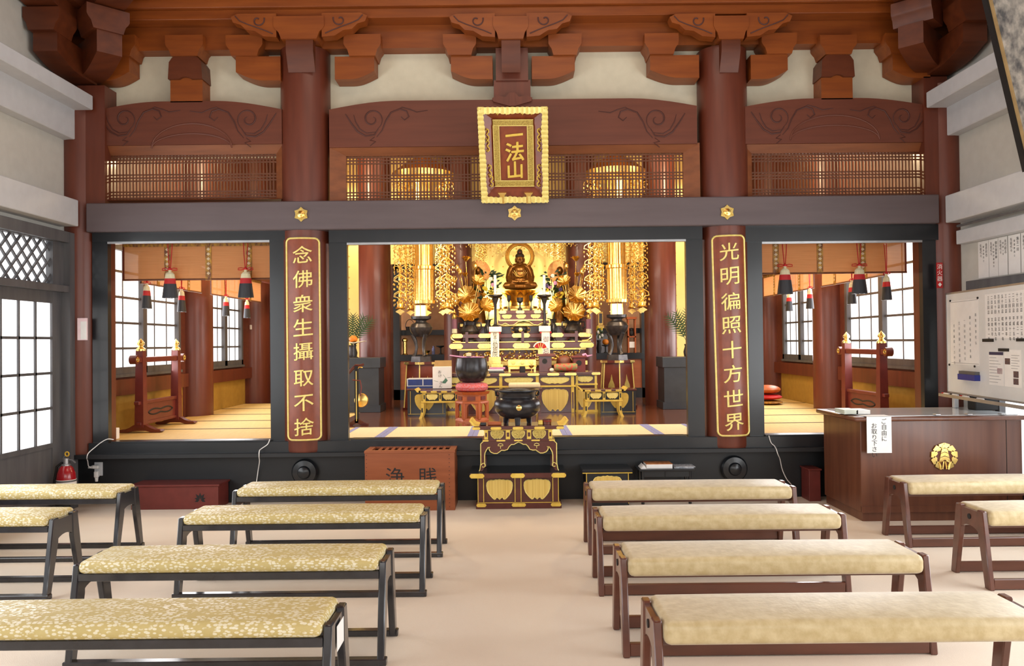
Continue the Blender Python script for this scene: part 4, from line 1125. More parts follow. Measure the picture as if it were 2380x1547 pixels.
def wavy_bar(p0, p1, inward, n, depth=0.05):
    """border bar with a rippled face and a scalloped inner edge"""
    g = G(); p0, p1 = Vector(p0), Vector(p1); inw = Vector(inward)
    def fn(u, v):
        c = p0 + (p1 - p0) * u
        amp = 0.5 + 0.5 * math.cos(2 * PI * n * u)
        w = 0.046 + 0.005 * math.cos(2 * PI * n * u) + 0.004 * math.sin(2 * PI * 3 * u)
        q = c + inw * (w * v - 0.006 * amp * (1 - v))
        return Vector((q.x, q.y, depth + 0.007 * amp))
    g.grid(fn, n * 8, 3, 0.02)
    return g.xf(PM)
for nm, a, b, inw, n in (('top', (-hw, H), (hw, H), (0, -1, 0), 14), ('bottom', (-hw, 0), (hw, 0), (0, 1, 0), 14), ('left', (-hw, 0), (-hw, H), (1, 0, 0), 20), ('right', (hw, 0), (hw, H), (-1, 0, 0), 20)):
    make(wavy_bar((a[0], a[1], 0), (b[0], b[1], 0), inw, n), 'gold_border', M['gold_pale'], o, 50)
make(G().box(-hw + 0.04, hw - 0.04, 0.03, H - 0.04, -0.045, -0.03).xf(PM), 'back_board', M['plaque_wood'], o)
for x in (-0.2, 0.2):
    make(G().tube([PM @ Vector((x, H - 0.08, -0.03)), (pb.x + x, 7.03, pt.z + 0.03)], 0.008, 6), 'hanger_rod', M['ink'], o)
for x in (-hw, hw):
    for y in (0, H):
        sx_, sy_ = (1 if x < 0 else -1), (1 if y < 1e-6 else -1)
        a_, b_ = sorted((x - sx_ * 0.004, x + sx_ * 0.05)); c2_, d_ = sorted((y - sy_ * 0.004, y + sy_ * 0.05))
        make(G().box(a_, b_, c2_, d_, 0.03, 0.062, 0.004).xf(PM), 'corner_plate', M['gold_pale'], o)
iw, ib, it = 0.172, 0.125, H - 0.105     # inner gold band: half width, bottom, top
def slope(q):
    A, B, C, D = q
    g = G(); g.hexa([(A[0], A[1], 0.02), (B[0], B[1], 0.02), (C[0], C[1], -0.03), (D[0], D[1], -0.03)], [(A[0], A[1], 0.05), (B[0], B[1], 0.05), (C[0], C[1], 0.0), (D[0], D[1], 0.0)])
    bmesh.ops.recalc_face_normals(g.bm, faces=g.bm.faces[:])
    return g.xf(PM)
e = 0.03
for q in (((-hw + e, e), (hw - e, e), (iw, ib), (-iw, ib)), ((hw - e, e), (hw - e, H - e), (iw, it), (iw, ib)), ((hw - e, H - e), (-hw + e, H - e), (-iw, it), (iw, it)), ((-hw + e, H - e), (-hw + e, e), (-iw, ib), (-iw, it))):
    make(slope(q), 'sloping_board', M['plaque_wood'], o)
for k, (a, b, c_, d) in enumerate(((-iw, iw, ib, ib + 0.055), (-iw, iw, it - 0.055, it), (-iw, -iw + 0.055, ib + 0.055, it - 0.055), (iw - 0.055, iw, ib + 0.055, it - 0.055))):
    make(G().box(a, b, c_, d, 0.0, 0.014, 0.003).xf(PM), 'patterned_band', M['openwork'], o)
    t = 0.006
    g = G()
    g.box(a, b, c_, c_ + t, 0.0, 0.018).box(a, b, d - t, d, 0.0, 0.018) if k < 2 else g.box(a, a + t, c_, d, 0.0, 0.018).box(b - t, b, c_, d, 0.0, 0.018)
    make(g.xf(PM), 'band_edge', M['gold_pale'], o)
make(G().box(-iw + 0.05, iw - 0.05, ib + 0.05, it - 0.05, -0.02, 0.004).xf(PM), 'center_board', M['plaque_wood'], o)
g = G()
zc = [(it - 0.05) - (it - ib - 0.1) * t for t in (0.17, 0.47, 0.80)]
for ch, z, s_, sh in (('一', zc[0], 0.15, 0), ('法', zc[1], 0.165, 0), ('山', zc[2], 0.15, 0)):
    SH = Matrix.Identity(4); SH[1][0] = 0.10
    write(g, ch, PM @ Matrix.Translation((0.008, z, 0.008)) @ SH, s_, 0.014, 1.0, True, 0.022)
make(g, 'lettering', M['gold_paint'], o, smooth=0)
def cloud(cx, cz, s, horiz):
    g = G()
    for f in (-1, 1):
        P = [(0, 0), (0.02, 0.018), (0.04, 0.016), (0.048, 0.0), (0.038, -0.008), (0.032, 0.002)]
        q = [(Vector((cx + (f * a if horiz else b * s), cz + (b * s if horiz else f * a), 0.0))) for a, b in P]
        return_z = [0.034] * len(q)
        g.tube([Vector((v.x, v.y, 0.036)) for v in q], 0.006, 6)
    return g.xf(PM)
for cx, cz, s_, hz in ((-0.09, H - 0.055, 1, True), (0.12, H - 0.055, 1, True), (-0.225, H * 0.72, 1, False), (-0.225, H * 0.60, 1, False), (-0.215, H * 0.34, 1, False), (-0.205, H * 0.22, 1, False), (0.225, H * 0.72, -1, False), (0.225, H * 0.60, -1, False), (0.22, H * 0.34, -1, False), (0.215, H * 0.22, -1, False)):
    make(cloud(cx, cz, s_, hz), 'cloud_ornament', M['gold_paint'], o)
for x in (-0.11, 0.12):
    make(G().prism([(x - 0.038, 0.085), (x + 0.038, 0.085), (x + 0.02, 0.06), (x + 0.022, -0.01), (x - 0.022, -0.01), (x - 0.02, 0.06)], 'xy', 0.03, 0.075).xf(PM), 'hook_plate', M['gold'], o)
    make(G().box(x - 0.034, x + 0.034, -0.008, 0.03, 0.028, 0.065).xf(PM), 'blue_pad', mat('blue_violet_pad', srgb(58, 44, 130)), o)

# ---------------------------------------------------------------- inscription boards on the two pillars
def bend(g, cx, cy, r):
    for v in g.bm.verts:
        d = v.co.y; a = v.co.x / r
        v.co = Vector((cx + (r + d) * math.sin(a), cy - (r + d) * math.cos(a), v.co.z))
    return g
def slice_x(g, x0, x1, n):
    for k in range(1, n):
        bm = g.bm
        bmesh.ops.bisect_plane(bm, geom=bm.verts[:] + bm.edges[:] + bm.faces[:], plane_co=(x0 + (x1 - x0) * k / n, 0, 0), plane_no=(1, 0, 0))
def column_board(px, pxc, y0, y1, wpx, text, ys, lean, label):
    cx = at(pxc, 790, 7.16).x; r = RP + 0.012; Y = 7.16 - RP - 0.03
    off = (at(px, 790, Y).x - cx)
    z1, z0 = at(px, y0, Y).z, at(px, y1, Y).z
    hw_ = wpx / 2 * Y / F
    o = thing('inscription_board', label, 'inscription board', (cx, 7.16, z0), 'inscription boards on the pillars')
    roll = Matrix.Translation((off, 0, (z0 + z1) / 2)) @ Matrix.Rotation(lean, 4, 'Y') @ Matrix.Translation((0, 0, -(z0 + z1) / 2))
    c0 = 0.035
    g = G().prism([(hw_, z0 + c0), (hw_ - c0 * 0.15, z0 + c0 * 0.45), (hw_ - c0, z0), (-hw_ + c0, z0), (-hw_ + c0 * 0.15, z0 + c0 * 0.45), (-hw_, z0 + c0), (-hw_, z1 - c0), (-hw_ + c0 * 0.15, z1 - c0 * 0.45), (-hw_ + c0, z1), (hw_ - c0, z1), (hw_ - c0 * 0.15, z1 - c0 * 0.45), (hw_, z1 - c0)], 'xz', -0.008, 0.022)
    slice_x(g, -hw_, hw_, 18)
    make(bend(g.xf(roll), cx, 7.16, r), 'board', M['plaque_wood'], o)
    # gold rim
    g = G(); c = 0.035; P = []
    for sx, sz in ((1, 1), (-1, 1), (-1, -1), (1, -1)):
        cxx, czz = sx * hw_, (z1 if sz > 0 else z0)
        q = [(cxx, czz - sz * c), (cxx - sx * c * 0.15, czz - sz * c * 0.55), (cxx - sx * c * 0.55, czz - sz * c * 0.15), (cxx - sx * c, czz)]
        P += q if (sx * sz) > 0 else q[::-1]
    Q = []
    for i, p in enumerate(P):
        q = P[(i + 1) % len(P)]; d = math.hypot(q[0] - p[0], q[1] - p[1]); m = max(1, int(d / 0.04))
        Q += [(p[0] + (q[0] - p[0]) * t / m, p[1] + (q[1] - p[1]) * t / m) for t in range(m)]
    g.tube([Vector((a, 0.024, b)) for a, b in Q], 0.0085, 6, closed=True)
    make(bend(g.xf(roll), cx, 7.16, r), 'gold_rim', M['gold_pale'], o)
    g = G()
    for ch, yy in zip(text, ys):
        z = at(px, yy, Y).z
        SH = Matrix.Identity(4); SH[1][0] = 0.10
        write(g, ch, Matrix.Translation((0, 0, z)) @ Matrix.Rotation(R(90), 4, 'X') @ SH, 0.154, 0.006, 1.0, True, 0.006)
    slice_x(g, -0.1, 0.1, 20)
    for v in g.bm.verts: v.co.y = 0.0255 - v.co.y
    make(bend(g.xf(roll), cx, 7.16, r), 'lettering', M['gold_pale'], o, smooth=0)
column_board(704, 715, 553, 1022, 72, '念佛衆生攝取不捨', (591, 648, 705, 760, 816, 878, 936, 991), R(-0.15), 'carved board with gold writing on the left pillar')
column_board(1701, 1685, 547, 1012, 70, '光明徧照十方世界', (584, 641, 700, 755, 812, 868, 925, 980), R(-0.9), 'carved board with gold writing on the right pillar')

# ---------------------------------------------------------------- nail covers on the long beam, knobs on the plinth
for px, py, lab in ((700, 498, 'gold six pointed nail cover on the beam above the left pillar'), (1196, 495, 'gold six pointed nail cover on the beam below the plaque'), (1690, 493, 'gold six pointed nail cover on the beam above the right pillar')):
    c = at(px, py, 6.925)
    o = thing('nail_cover', lab, 'metal ornament', (c.x, 6.93, c.z - 0.06), 'gold nail covers on the long beam')
    P = []
    for k in range(12):
        a = PI / 2 + k * PI / 6; rr = 0.066 if k % 2 == 0 else 0.05
        P.append((c.x + rr * math.cos(a), c.z + rr * math.sin(a)))
    make(G().prism(P, 'xz', 6.919, 6.931), 'star_plate', M['gold'], o)
    g = G().lathe((0, 0, 0), [(0.034, 0), (0.03, 0.01), (0.016, 0.014), (0.014, 0.022), (0.003, 0.026)], 20)
    g.xf(Matrix.Translation((c.x, 6.92, c.z)) @ Matrix.Rotation(R(90), 4, 'X')); make(g, 'boss', M['gold'], o)
    g = G()
    for k in range(6):
        a = PI / 2 + k * PI / 3
        g.tube([(c.x + 0.03 * math.cos(a), 6.919, c.z + 0.03 * math.sin(a)), (c.x + 0.062 * math.cos(a), 6.919, c.z + 0.062 * math.sin(a))], 0.003, 5)
    make(g, 'ridge_lines', M['gold_paint'], o)
for px, py, lab in ((706, 1098, 'round black wooden knob on the plinth under the left pillar'), (1709, 1090, 'round black wooden knob on the plinth under the right pillar')):
    c = at(px, py, 7.05)
    g = G().lathe((0, 0, 0), [(0.118, 0), (0.118, 0.035), (0.105, 0.05), (0.06, 0.056), (0.05, 0.075), (0.03, 0.085), (0.004, 0.088)], 36)
    g.xf(Matrix.Translation((c.x, 7.111, c.z)) @ Matrix.Rotation(R(90), 4, 'X'))
    one(g, 'plinth_knob', M['black'], lab, 'wooden knob', 'round knobs on the plinth')

# ---------------------------------------------------------------- offering box
x0, x1 = at(848, 1110, 6.69).x, at(1057, 1110, 6.69).x
o = thing('offering_box', 'orange brown wooden offering box with a slatted top and black writing', 'offering box', ((x0 + x1) / 2, 6.8, 0))
zt1 = 0.49; y0, y1 = 6.69, 7.02
g = G().box(x0, x1, y0, y0 + 0.02, 0.0, zt1, 0.002).box(x0, x1, y1 - 0.02, y1, 0, zt1, 0.002).box(x0 + 0.001, x0 + 0.02, y0 + 0.0205, y1 - 0.0205, 0, zt1).box(x1 - 0.02, x1 - 0.001, y0 + 0.0205, y1 - 0.0205, 0, zt1).box(x0 + 0.021, x1 - 0.021, y0 + 0.021, y1 - 0.021, 0.03, 0.05)
make(g, 'box_body', M['orange_wood'], o)
g = G().box(x0 - 0.004, x1 + 0.004, y0 - 0.004, y0 + 0.06, zt1, zt1 + 0.02).box(x0 - 0.004, x1 + 0.004, y1 - 0.06, y1 + 0.004, zt1, zt1 + 0.02).box(x0 - 0.004, x0 + 0.05, y0 + 0.0605, y1 - 0.0605, zt1, zt1 + 0.02).box(x1 - 0.05, x1 + 0.004, y0 + 0.0605, y1 - 0.0605, zt1, zt1 + 0.02)
make(g, 'lid_frame', M['orange_wood'], o)
n = 12
for k in range(1, n):
    x = x0 + 0.05 + (x1 - x0 - 0.1) * k / n
    make(G().bar((x, y0 + 0.05, zt1 + 0.006), (x, y1 - 0.05, zt1 + 0.006), 0.02, 0.02, (0.5, 0, 1)), 'slat', M['orange_wood'], o)
g = G()
for k in range(14):
    z = 0.03 + k * 0.034
    g.box(x1 - 0.05, x1 - 0.042, y0 - 0.0012, y0 + 0.002, z - 0.003, z + 0.003).box(x0 + 0.012, x0 + 0.018, y0 - 0.0012, y0 + 0.002, z - 0.003, z + 0.003)
make(g, 'corner_pins', M['groove'], o)
g = G()
for ch, px in (('浄', 918), ('賎', 994)):
    c = at(px, 1106, y0)
    write(g, ch, face_plane((c.x, y0 - 0.001, c.z - 0.005)), 0.155, 0.002, 1.0, True)
make(g, 'writing', M['ink'], o, smooth=0)
make(G().prism([((x0 + x1) / 2 + 0.06, 0.0), ((x0 + x1) / 2 + 0.16, 0.0), ((x0 + x1) / 2 + 0.13, 0.02), ((x0 + x1) / 2 + 0.09, 0.02)], 'xz', y0 - 0.001, y0 + 0.004), 'foot_notch', M['ink'], o)

# ---------------------------------------------------------------- incense table with its stand
KZ = [(0, 1), (0.14, 0.94), (0.3, 0.96), (0.45, 0.9), (0.66, 0.92), (0.86, 0.84), (0.97, 0.66), (1, 0.4), (0.97, 0.05), (0.88, -0.3), (0.7, -0.62), (0.52, -0.88), (0.40, -0.99), (0.30, -0.95), (0.25, -0.8), (0.14, -0.83), (0, -1)]
def kozama(cx, cz, w, h, flat=False):
    P = [(cx + u * w / 2, cz + v * h / 2) for u, v in KZ]
    return P + [(2 * cx - x, z) for x, z in P[-2:0:-1]]
def gold_panel(o, cx, cz, w, h, Y, m='ribbed_gold', name='gold_panel', rim=0.004):
    P = kozama(cx, cz, w, h)
    make(G().prism(P, 'xz', Y - 0.003, Y + 0.004), name, M[m], o)
    if rim:
        make(G().tube([Vector((a, Y - 0.003, b)) for a, b in P], rim, 5, closed=True), 'panel_rim', M['gold_pale'], o)
def clasp(o, x0, x1, z0, z1, Y, m='gold_paint'):
    c = (z1 - z0) * 0.35
    P = [(x0, z0 + c), (x0 + c, z0), (x1 - c, z0), (x1, z0 + c), (x1, z1 - c), (x1 - c, z1), (x0 + c, z1), (x0, z1 - c)]
    make(G().prism(P, 'xz', Y - 0.004, Y + 0.003), 'gold_fitting', M[m], o)
YL = 6.72
X = lambda px, Y=YL, py=1140: at(px, py, Y).x
Z = lambda py, Y=YL, px=1205: at(px, py, Y).z
o = thing('incense_stand', 'low maroon and gold cabinet standing on the carpet under the incense table', 'stand', (X(1205), 6.9, 0))
xa, xb = X(1106), X(1305); zb_, zt_ = Z(1107), Z(1097)
YLb = 7.08
g = G().box(xa, xb, YL, YLb, 0, Z(1168), 0.003).box(xa + 0.012, xb - 0.012, YL + 0.012, YLb, Z(1168), Z(1164))
make(g, 'base', M['maroon'], o)
make(G().box(X(1112), X(1298), YL + 0.02, YLb - 0.01, Z(1166), zb_), 'case', M['maroon'], o)
make(G().box(X(1092), X(1316), YL - 0.04, YLb + 0.01, zb_, zt_ + 0.0, 0.004), 'top_board', M['black'], o)
make(G().box(X(1093), X(1315), YL - 0.044, YL - 0.03, zb_ - 0.006, zt_ - 0.001, 0.002), 'top_edge', M['maroon'], o)
for a, b in ((1111, 1124), (1197, 1211), (1285, 1298)):
    make(G().box(X(a), X(b), YL + 0.008, YL + 0.03, Z(1166), zb_), 'post', M['maroon'], o)
    for q in (a, b):
        make(G().box(X(q) - 0.003, X(q) + 0.003, YL + 0.005, YL + 0.012, Z(1166), zb_), 'gold_line', M['gold_paint'], o)
make(G().box(xa + 0.01, xb - 0.01, YL + 0.002, YL + 0.01, Z(1169), Z(1167)), 'gold_line', M['gold_paint'], o)
for a, b in ((1131, 1191), (1218, 1279)):
    gold_panel(o, X((a + b) / 2), Z(1137), X(b) - X(a), Z(1113.5) - Z(1160.5), YL + 0.016)
for a, b in ((1092, 1126), (1187, 1220), (1282, 1316)):
    clasp(o, X(a, YL - 0.04), X(b, YL - 0.04), zb_ - 0.004, zt_ - 0.002, YL - 0.044)
for a, b in ((1107, 1130), (1189, 1222), (1280, 1304)):
    clasp(o, X(a), X(b), Z(1177), Z(1169), YL)

YU2 = 6.76; YUb = 7.06
X2 = lambda px: at(px, 1050, YU2).x
Z2 = lambda py: at(1207, py, YU2).z
zf = zt_ + 0.0055
o = thing('incense_table', 'maroon incense table with gold openwork panels and scalloped apron, carrying a black burner', 'table', (X2(1207), 6.9, zf))
zt2 = Z2(988.5)
make(G().box(X2(1102), X2(1310), YU2 - 0.03, YUb, Z2(997), zt2, 0.003), 'table_top', M['maroon'], o)
for f, px in ((-1, 1106), (1, 1307)):
    x = X2(px)
    make(G().prism([(x - f * 0.03, zt2), (x + f * 0.02, zt2), (x + f * 0.055, zt2 + 0.045), (x + f * 0.038, zt2 + 0.05), (x + f * 0.008, zt2 + 0.012)], 'xz', YU2 - 0.03, YUb), 'upturned_end', M['gold_paint'], o)
for a, b in ((1098, 1117), (1141, 1166), (1192, 1217), (1242, 1267), (1293, 1311)):
    clasp(o, X2(a), X2(b), Z2(996.5), Z2(990.5), YU2 - 0.03)
make(G().box(X2(1124), X2(1286), YU2 - 0.008, YUb - 0.01, Z2(999), Z2(997)), 'gold_line', M['gold_paint'], o)
make(G().box(X2(1127), X2(1284), YU2 + 0.012, YUb - 0.015, Z2(1020), Z2(998.5)), 'frieze', M['maroon'], o)
for a, b in ((1126, 1134.5), (1176, 1186), (1225, 1235), (1275, 1284)):
    make(G().box(X2(a), X2(b), YU2, YU2 + 0.02, Z2(1020), Z2(998.5)), 'frieze_post', M['gold_paint'], o)
    make(G().box(X2(a + 2.2), X2(b - 2.2), YU2 - 0.003, YU2 + 0.002, Z2(1014), Z2(1004.5)), 'post_inlay', M['maroon'], o)
for a in (1156, 1205, 1254):
    gold_panel(o, X2(a), Z2(1009.5), 30 * YU2 / F, 19 * YU2 / F, YU2 + 0.012, 'openwork', 'openwork_panel', 0.003)
make(G().box(X2(1121), X2(1290), YU2 - 0.012, YUb - 0.01, Z2(1024.5), Z2(1020), 0.002), 'moulding', M['maroon'], o)
for a, b in ((1122, 1136), (1154, 1175), (1195, 1215), (1235, 1255), (1276, 1290)):
    clasp(o, X2(a), X2(b), Z2(1024.3), Z2(1021), YU2 - 0.012)
# apron and legs, one side and its mirror image
hx = (X2(1290) - X2(1121)) / 2; cx2 = (X2(1290) + X2(1121)) / 2
k2 = YU2 / F
inner = [(0, 0.0), (6, 3), (11, 6), (17, 6), (22, 11), (26, 18), (33, 20), (40, 19.5), (44, 23), (50, 27), (57, 27), (64, 24), (68, 19), (69, 14), (66, 12), (71, 12.5), (75, 19), (78, 25), (79, 32), (79, 52), (78, 58)]
outer = [(82, 0), (88, 6), (88, 40), (88, 52), (90, 66), (92, 71), (85, 71), (82, 66), (79, 62)]
ztop = Z2(1024.5); sc = k2
for f in (-1, 1):
    P = [(cx2, ztop + 0.001)] + [(cx2 + f * a * sc, ztop - b * sc) for a, b in outer] + [(cx2 + f * a * sc, ztop - (b + 2) * sc) for a, b in inner[::-1]]
    zmin = min(z for x, z in P)
    P = [(x, zf + (z - zmin) * (ztop - zf) / (ztop - zmin)) for x, z in P]
    make(G().prism(P, 'xz', YU2, YU2 + 0.03), 'apron_leg', M['maroon'], o)
    I = [(cx2 + f * a * sc, ztop - (b + 2) * sc) for a, b in inner]
    I = [(x, zf + (z - zmin) * (ztop - zf) / (ztop - zmin)) for x, z in I]
    make(G().tube([Vector((x, YU2 - 0.001, z)) for x, z in I], 0.0045, 5), 'gold_outline', M['gold_pale'], o)
    O_ = [(cx2 + f * a * sc, zf + ((ztop - b * sc) - zmin) * (ztop - zf) / (ztop - zmin)) for a, b in outer[:6]]
    make(G().tube([Vector((x, YU2 - 0.001, z)) for x, z in O_], 0.0045, 5), 'gold_outline', M['gold_pale'], o)
    g = G(); mx = cx2 + f * 42 * sc; mz = ztop - 9 * sc
    g.tube([Vector((mx + a * sc, YU2 - 0.002, mz + b * sc)) for a, b in ((0, -8), (0, -2), (-6, -1), (-5, 2), (0, 4), (5, 2), (6, -1), (0, -2))], 0.0035, 5)
    make(g, 'gold_scroll', M['gold_pale'], o)
    lx = cx2 + f * 82 * sc
    make(G().tube([Vector((lx + f * 4.5 * sc * math.cos(t), YU2 - 0.002, zf + 0.052 + 4.5 * sc * math.sin(t))) for t in [k * 0.5 for k in range(12)]], 0.004, 5), 'gold_curl', M['gold_pale'], o)
    # rear leg
    P2 = [(x, z) for x, z in P]
    make(G().box(lx - 0.02, lx + 0.02, YUb - 0.05, YUb - 0.02, zf, ztop), 'rear_leg', M['maroon'], o)

# black incense burner
c = at(1203, 985, 6.9)
o = thing('incense_burner', 'round black bronze burner with a gold crest, on the incense table', 'incense burner', (c.x, 6.91, zt2))
zt2 += 0.0015
r = 0.197; zb0_ = zt2
prof = [(0.02, 0.045), (0.10, 0.05), (0.155, 0.075), (0.188, 0.115), (0.198, 0.16), (0.190, 0.2), (0.165, 0.228), (0.157, 0.235), (0.158, 0.27), (0.175, 0.285), (0.188, 0.292), (0.188, 0.302), (0.165, 0.302), (0.15, 0.29), (0.15, 0.22), (0.01, 0.2)]
prof = [(a * 1.05, b) for a, b in prof]
make(G().lathe((c.x, 6.91, zb0_), prof, 40), 'bowl', M['iron'], o, 50)
for k in range(3):
    a = R(-90 + 120 * k)
    x, y = c.x + 0.105 * math.cos(a), 6.91 + 0.105 * math.sin(a)
    make(G().tube([(x, y, zb0_ + 0.09), (x + 0.012 * math.cos(a), y + 0.012 * math.sin(a), zb0_ + 0.045), (x + 0.014 * math.cos(a), y + 0.014 * math.sin(a), zb0_)], [0.04, 0.026, 0.022], 10), 'foot', M['iron'], o)
g = G().lathe((0, 0, 0), [(0.024, 0), (0.024, 0.006), (0.012, 0.012), (0.002, 0.013)], 20)
g.xf(Matrix.Translation((c.x + 0.012, 6.91 - 0.206, zb0_ + 0.155)) @ Matrix.Rotation(R(90), 4, 'X')); make(g, 'crest', M['gold'], o)
for f in (-1, 1):
    make(G().tube([(c.x + f * 0.165, 6.91, zb0_ + 0.245), (c.x + f * 0.187, 6.91, zb0_ + 0.25), (c.x + f * 0.19, 6.91, zb0_ + 0.285)], 0.009, 8), 'handle', M['iron'], o)
make(G().lathe((c.x, 6.91, zb0_), [(0.148, 0.27), (0.14, 0.276), (0.01, 0.278)], 30), 'ash', mat('grey_ash', srgb(150, 146, 140)), o)
# small things lying on the incense table
q = at(1262, 984, 6.85)
o = thing('incense_tub', 'small dark red lacquer tub on the incense table right of the burner', 'tub', (X2(1271), 6.82, zt2))
make(G().lathe((X2(1273), 6.83, zt2), [(0.038, 0), (0.04, 0.045), (0.034, 0.045), (0.033, 0.012), (0.003, 0.01)], 24), 'tub_body', M['red_lacquer'], o)
make(G().tube([Vector((X2(1273) + 0.0405 * math.cos(t), 6.83 + 0.0405 * math.sin(t), zt2 + 0.03)) for t in [k * PI / 12 for k in range(24)]], 0.002, 5, closed=True), 'hoop', M['red'], o)
g = G().box(X2(1252) - 0.0, X2(1252) + 0.04, 6.8, 6.86, zt2, zt2 + 0.035, 0.003)
one(g, 'incense_box', M['gold_paint'], 'small gold incense box on the table between burner and red tub', 'box')
g = G().box(X2(1134), X2(1166), 6.80, 6.86, zt2, zt2 + 0.028, 0.004)
one(g, 'matchbox', M['stool_wood'], 'flat brown box on the incense table left of the burner', 'box')
g = G().box(X2(1116), X2(1130), 6.79, 6.86, zt2, zt2 + 0.022, 0.004)
one(g, 'incense_case', M['black'], 'small black case at the left end of the incense table', 'box')

# ---------------------------------------------------------------- black cabinet and low table behind the right benches
YA = 6.78
Xa = lambda px, Y=YA: at(px, 1100, Y).x
zc_ = at(1410, 1091, YA).z
o = thing('low_cabinet', 'black low cabinet with gold lines and a gold panel, right of the incense stand', 'cabinet', (Xa(1412), 6.9, 0))
make(G().box(Xa(1353), Xa(1471), YA, 7.08, zc_ - 0.025, zc_, 0.004), 'top_board', M['black'], o)
make(G().box(Xa(1362), Xa(1462), YA + 0.02, 7.06, 0.0, zc_ - 0.025), 'case', M['plinth'], o)
make(G().box(Xa(1354), Xa(1470), YA + 0.002, YA + 0.02, zc_ - 0.033, zc_ - 0.026), 'gold_line', M['gold_paint'], o)
for a in (1363.5, 1461):
    make(G().box(Xa(a) - 0.003, Xa(a) + 0.003, YA + 0.014, YA + 0.022, 0.02, zc_ - 0.03), 'gold_line', M['gold_paint'], o)
gold_panel(o, Xa(1412), zc_ - 0.055 - 0.105, 66 * YA / F, 0.21, YA + 0.018)
zq = at(1550, 1089, 6.85).z
o = thing('low_table', 'low black table carrying a thick book, beside the black cabinet', 'table', (Xa(1552), 6.92, 0))
make(G().box(Xa(1487), Xa(1620), 6.82, 7.06, zq - 0.018, zq, 0.004), 'table_top', M['black'], o)
for a in (1497, 1608):
    for y in (6.86, 7.03):
        make(G().cyl((Xa(a), y, 0), (Xa(a), y, zq - 0.018), 0.014, n=10), 'leg', M['black'], o)
make(G().box(Xa(1500), Xa(1606), 6.85, 6.862, zq - 0.07, zq - 0.018), 'apron', M['plinth'], o)
make(G().box(Xa(1550) - 0.003, Xa(1550) + 0.003, 6.845, 6.85, zq - 0.07, zq - 0.018), 'apron_post', M['black'], o)
xb0 = at(1503, 1085, 6.86).x
o = thing('thick_book', 'thick white book with an orange brown cover on the low black table', 'book', (xb0 + 0.11, 6.93, zq))
make(G().box(xb0, xb0 + 0.225, 6.86, 7.03, zq + 0.002, zq + 0.038), 'pages', M['white'], o)
make(G().box(xb0 - 0.002, xb0 + 0.227, 6.858, 7.032, zq + 0.038, zq + 0.041), 'cover', mat('orange_brown_cover', srgb(206, 140, 84), srgb(150, 88, 52), noise=8), o)
o = thing('open_leaflet', 'grey leaflet under the left edge of the thick book', 'leaflet', (xb0 - 0.03, 6.92, zq))
make(G().prism([(xb0 - 0.05, zq + 0.0), (xb0 - 0.001, zq + 0.0), (xb0 - 0.02, zq + 0.03)], 'xz', 6.86, 7.02), 'pages', M['white'], o)
xm = at(1570, 1085, 6.86).x
for k, lab in enumerate(('lower magazine lying right of the thick book', 'upper magazine lying right of the thick book')):
    o = thing('magazine', lab, 'magazine', (xm + 0.08, 6.92, zq), 'magazines on the low table')
    g = G().box(-0.085, 0.085, -0.08, 0.08, 0.0, 0.006).xf(Matrix.Translation((xm + 0.085 + 0.006 * k, 6.945, zq + 0.001 + 0.0075 * k)) @ Matrix.Rotation(R(-6 + 5 * k), 4, 'Z'))
    make(g, 'cover', mat('magazine_cover_%d' % k, srgb(206, 208, 212), srgb(120, 128, 140), noise=12), o)

# ---------------------------------------------------------------- red boxes
c0 = on_floor(306, 1182); 
bx0, bx1 = at(304, 1150, 6.84).x, at(507, 1150, 6.84).x
o = thing('red_step_box', 'long dark red box with a black maple leaf, behind the left benches', 'box', ((bx0 + bx1) / 2, 6.95, 0))
zh = 0.215
make(G().box(bx0, bx1, 6.84, 7.09, 0, zh - 0.018, 0.003), 'box_body', M['red_box'], o)
make(G().box(bx0 - 0.012, bx1 + 0.012, 6.83, 7.1, zh - 0.018, zh, 0.003), 'lid', M['red_box'], o)
lc = at(465, 1161, 6.838)
g = G()
for k in range(7):
    a = R(-20 + 220 * k / 6); L = 0.062 if k in (2, 3, 4) else 0.05
    d = Vector((math.cos(a), math.sin(a))); n_ = Vector((-d.y, d.x)) * 0.011
    g.prism([(lc.x + d.x * 0.006, lc.z + d.y * 0.006), (lc.x + d.x * L * 0.55 + n_.x, lc.z + d.y * L * 0.55 + n_.y), (lc.x + d.x * L, lc.z + d.y * L), (lc.x + d.x * L * 0.55 - n_.x, lc.z + d.y * L * 0.55 - n_.y)], 'xz', 6.8385, 6.842)
make(g, 'leaf_mark', M['ink'], o)
rx = at(1876, 1120, 6.95).x
o = thing('red_bin', 'dark red box half hidden behind the left side of the counter', 'box', (rx + 0.1, 7.0, 0))
make(G().box(rx, rx + 0.1, 6.9, 7.09, 0, 0.27, 0.003), 'box_body', M['red_box'], o)
make(G().box(rx - 0.01, rx + 0.11, 6.89, 7.1, 0.27, 0.285, 0.003), 'lid', M['red_box'], o)

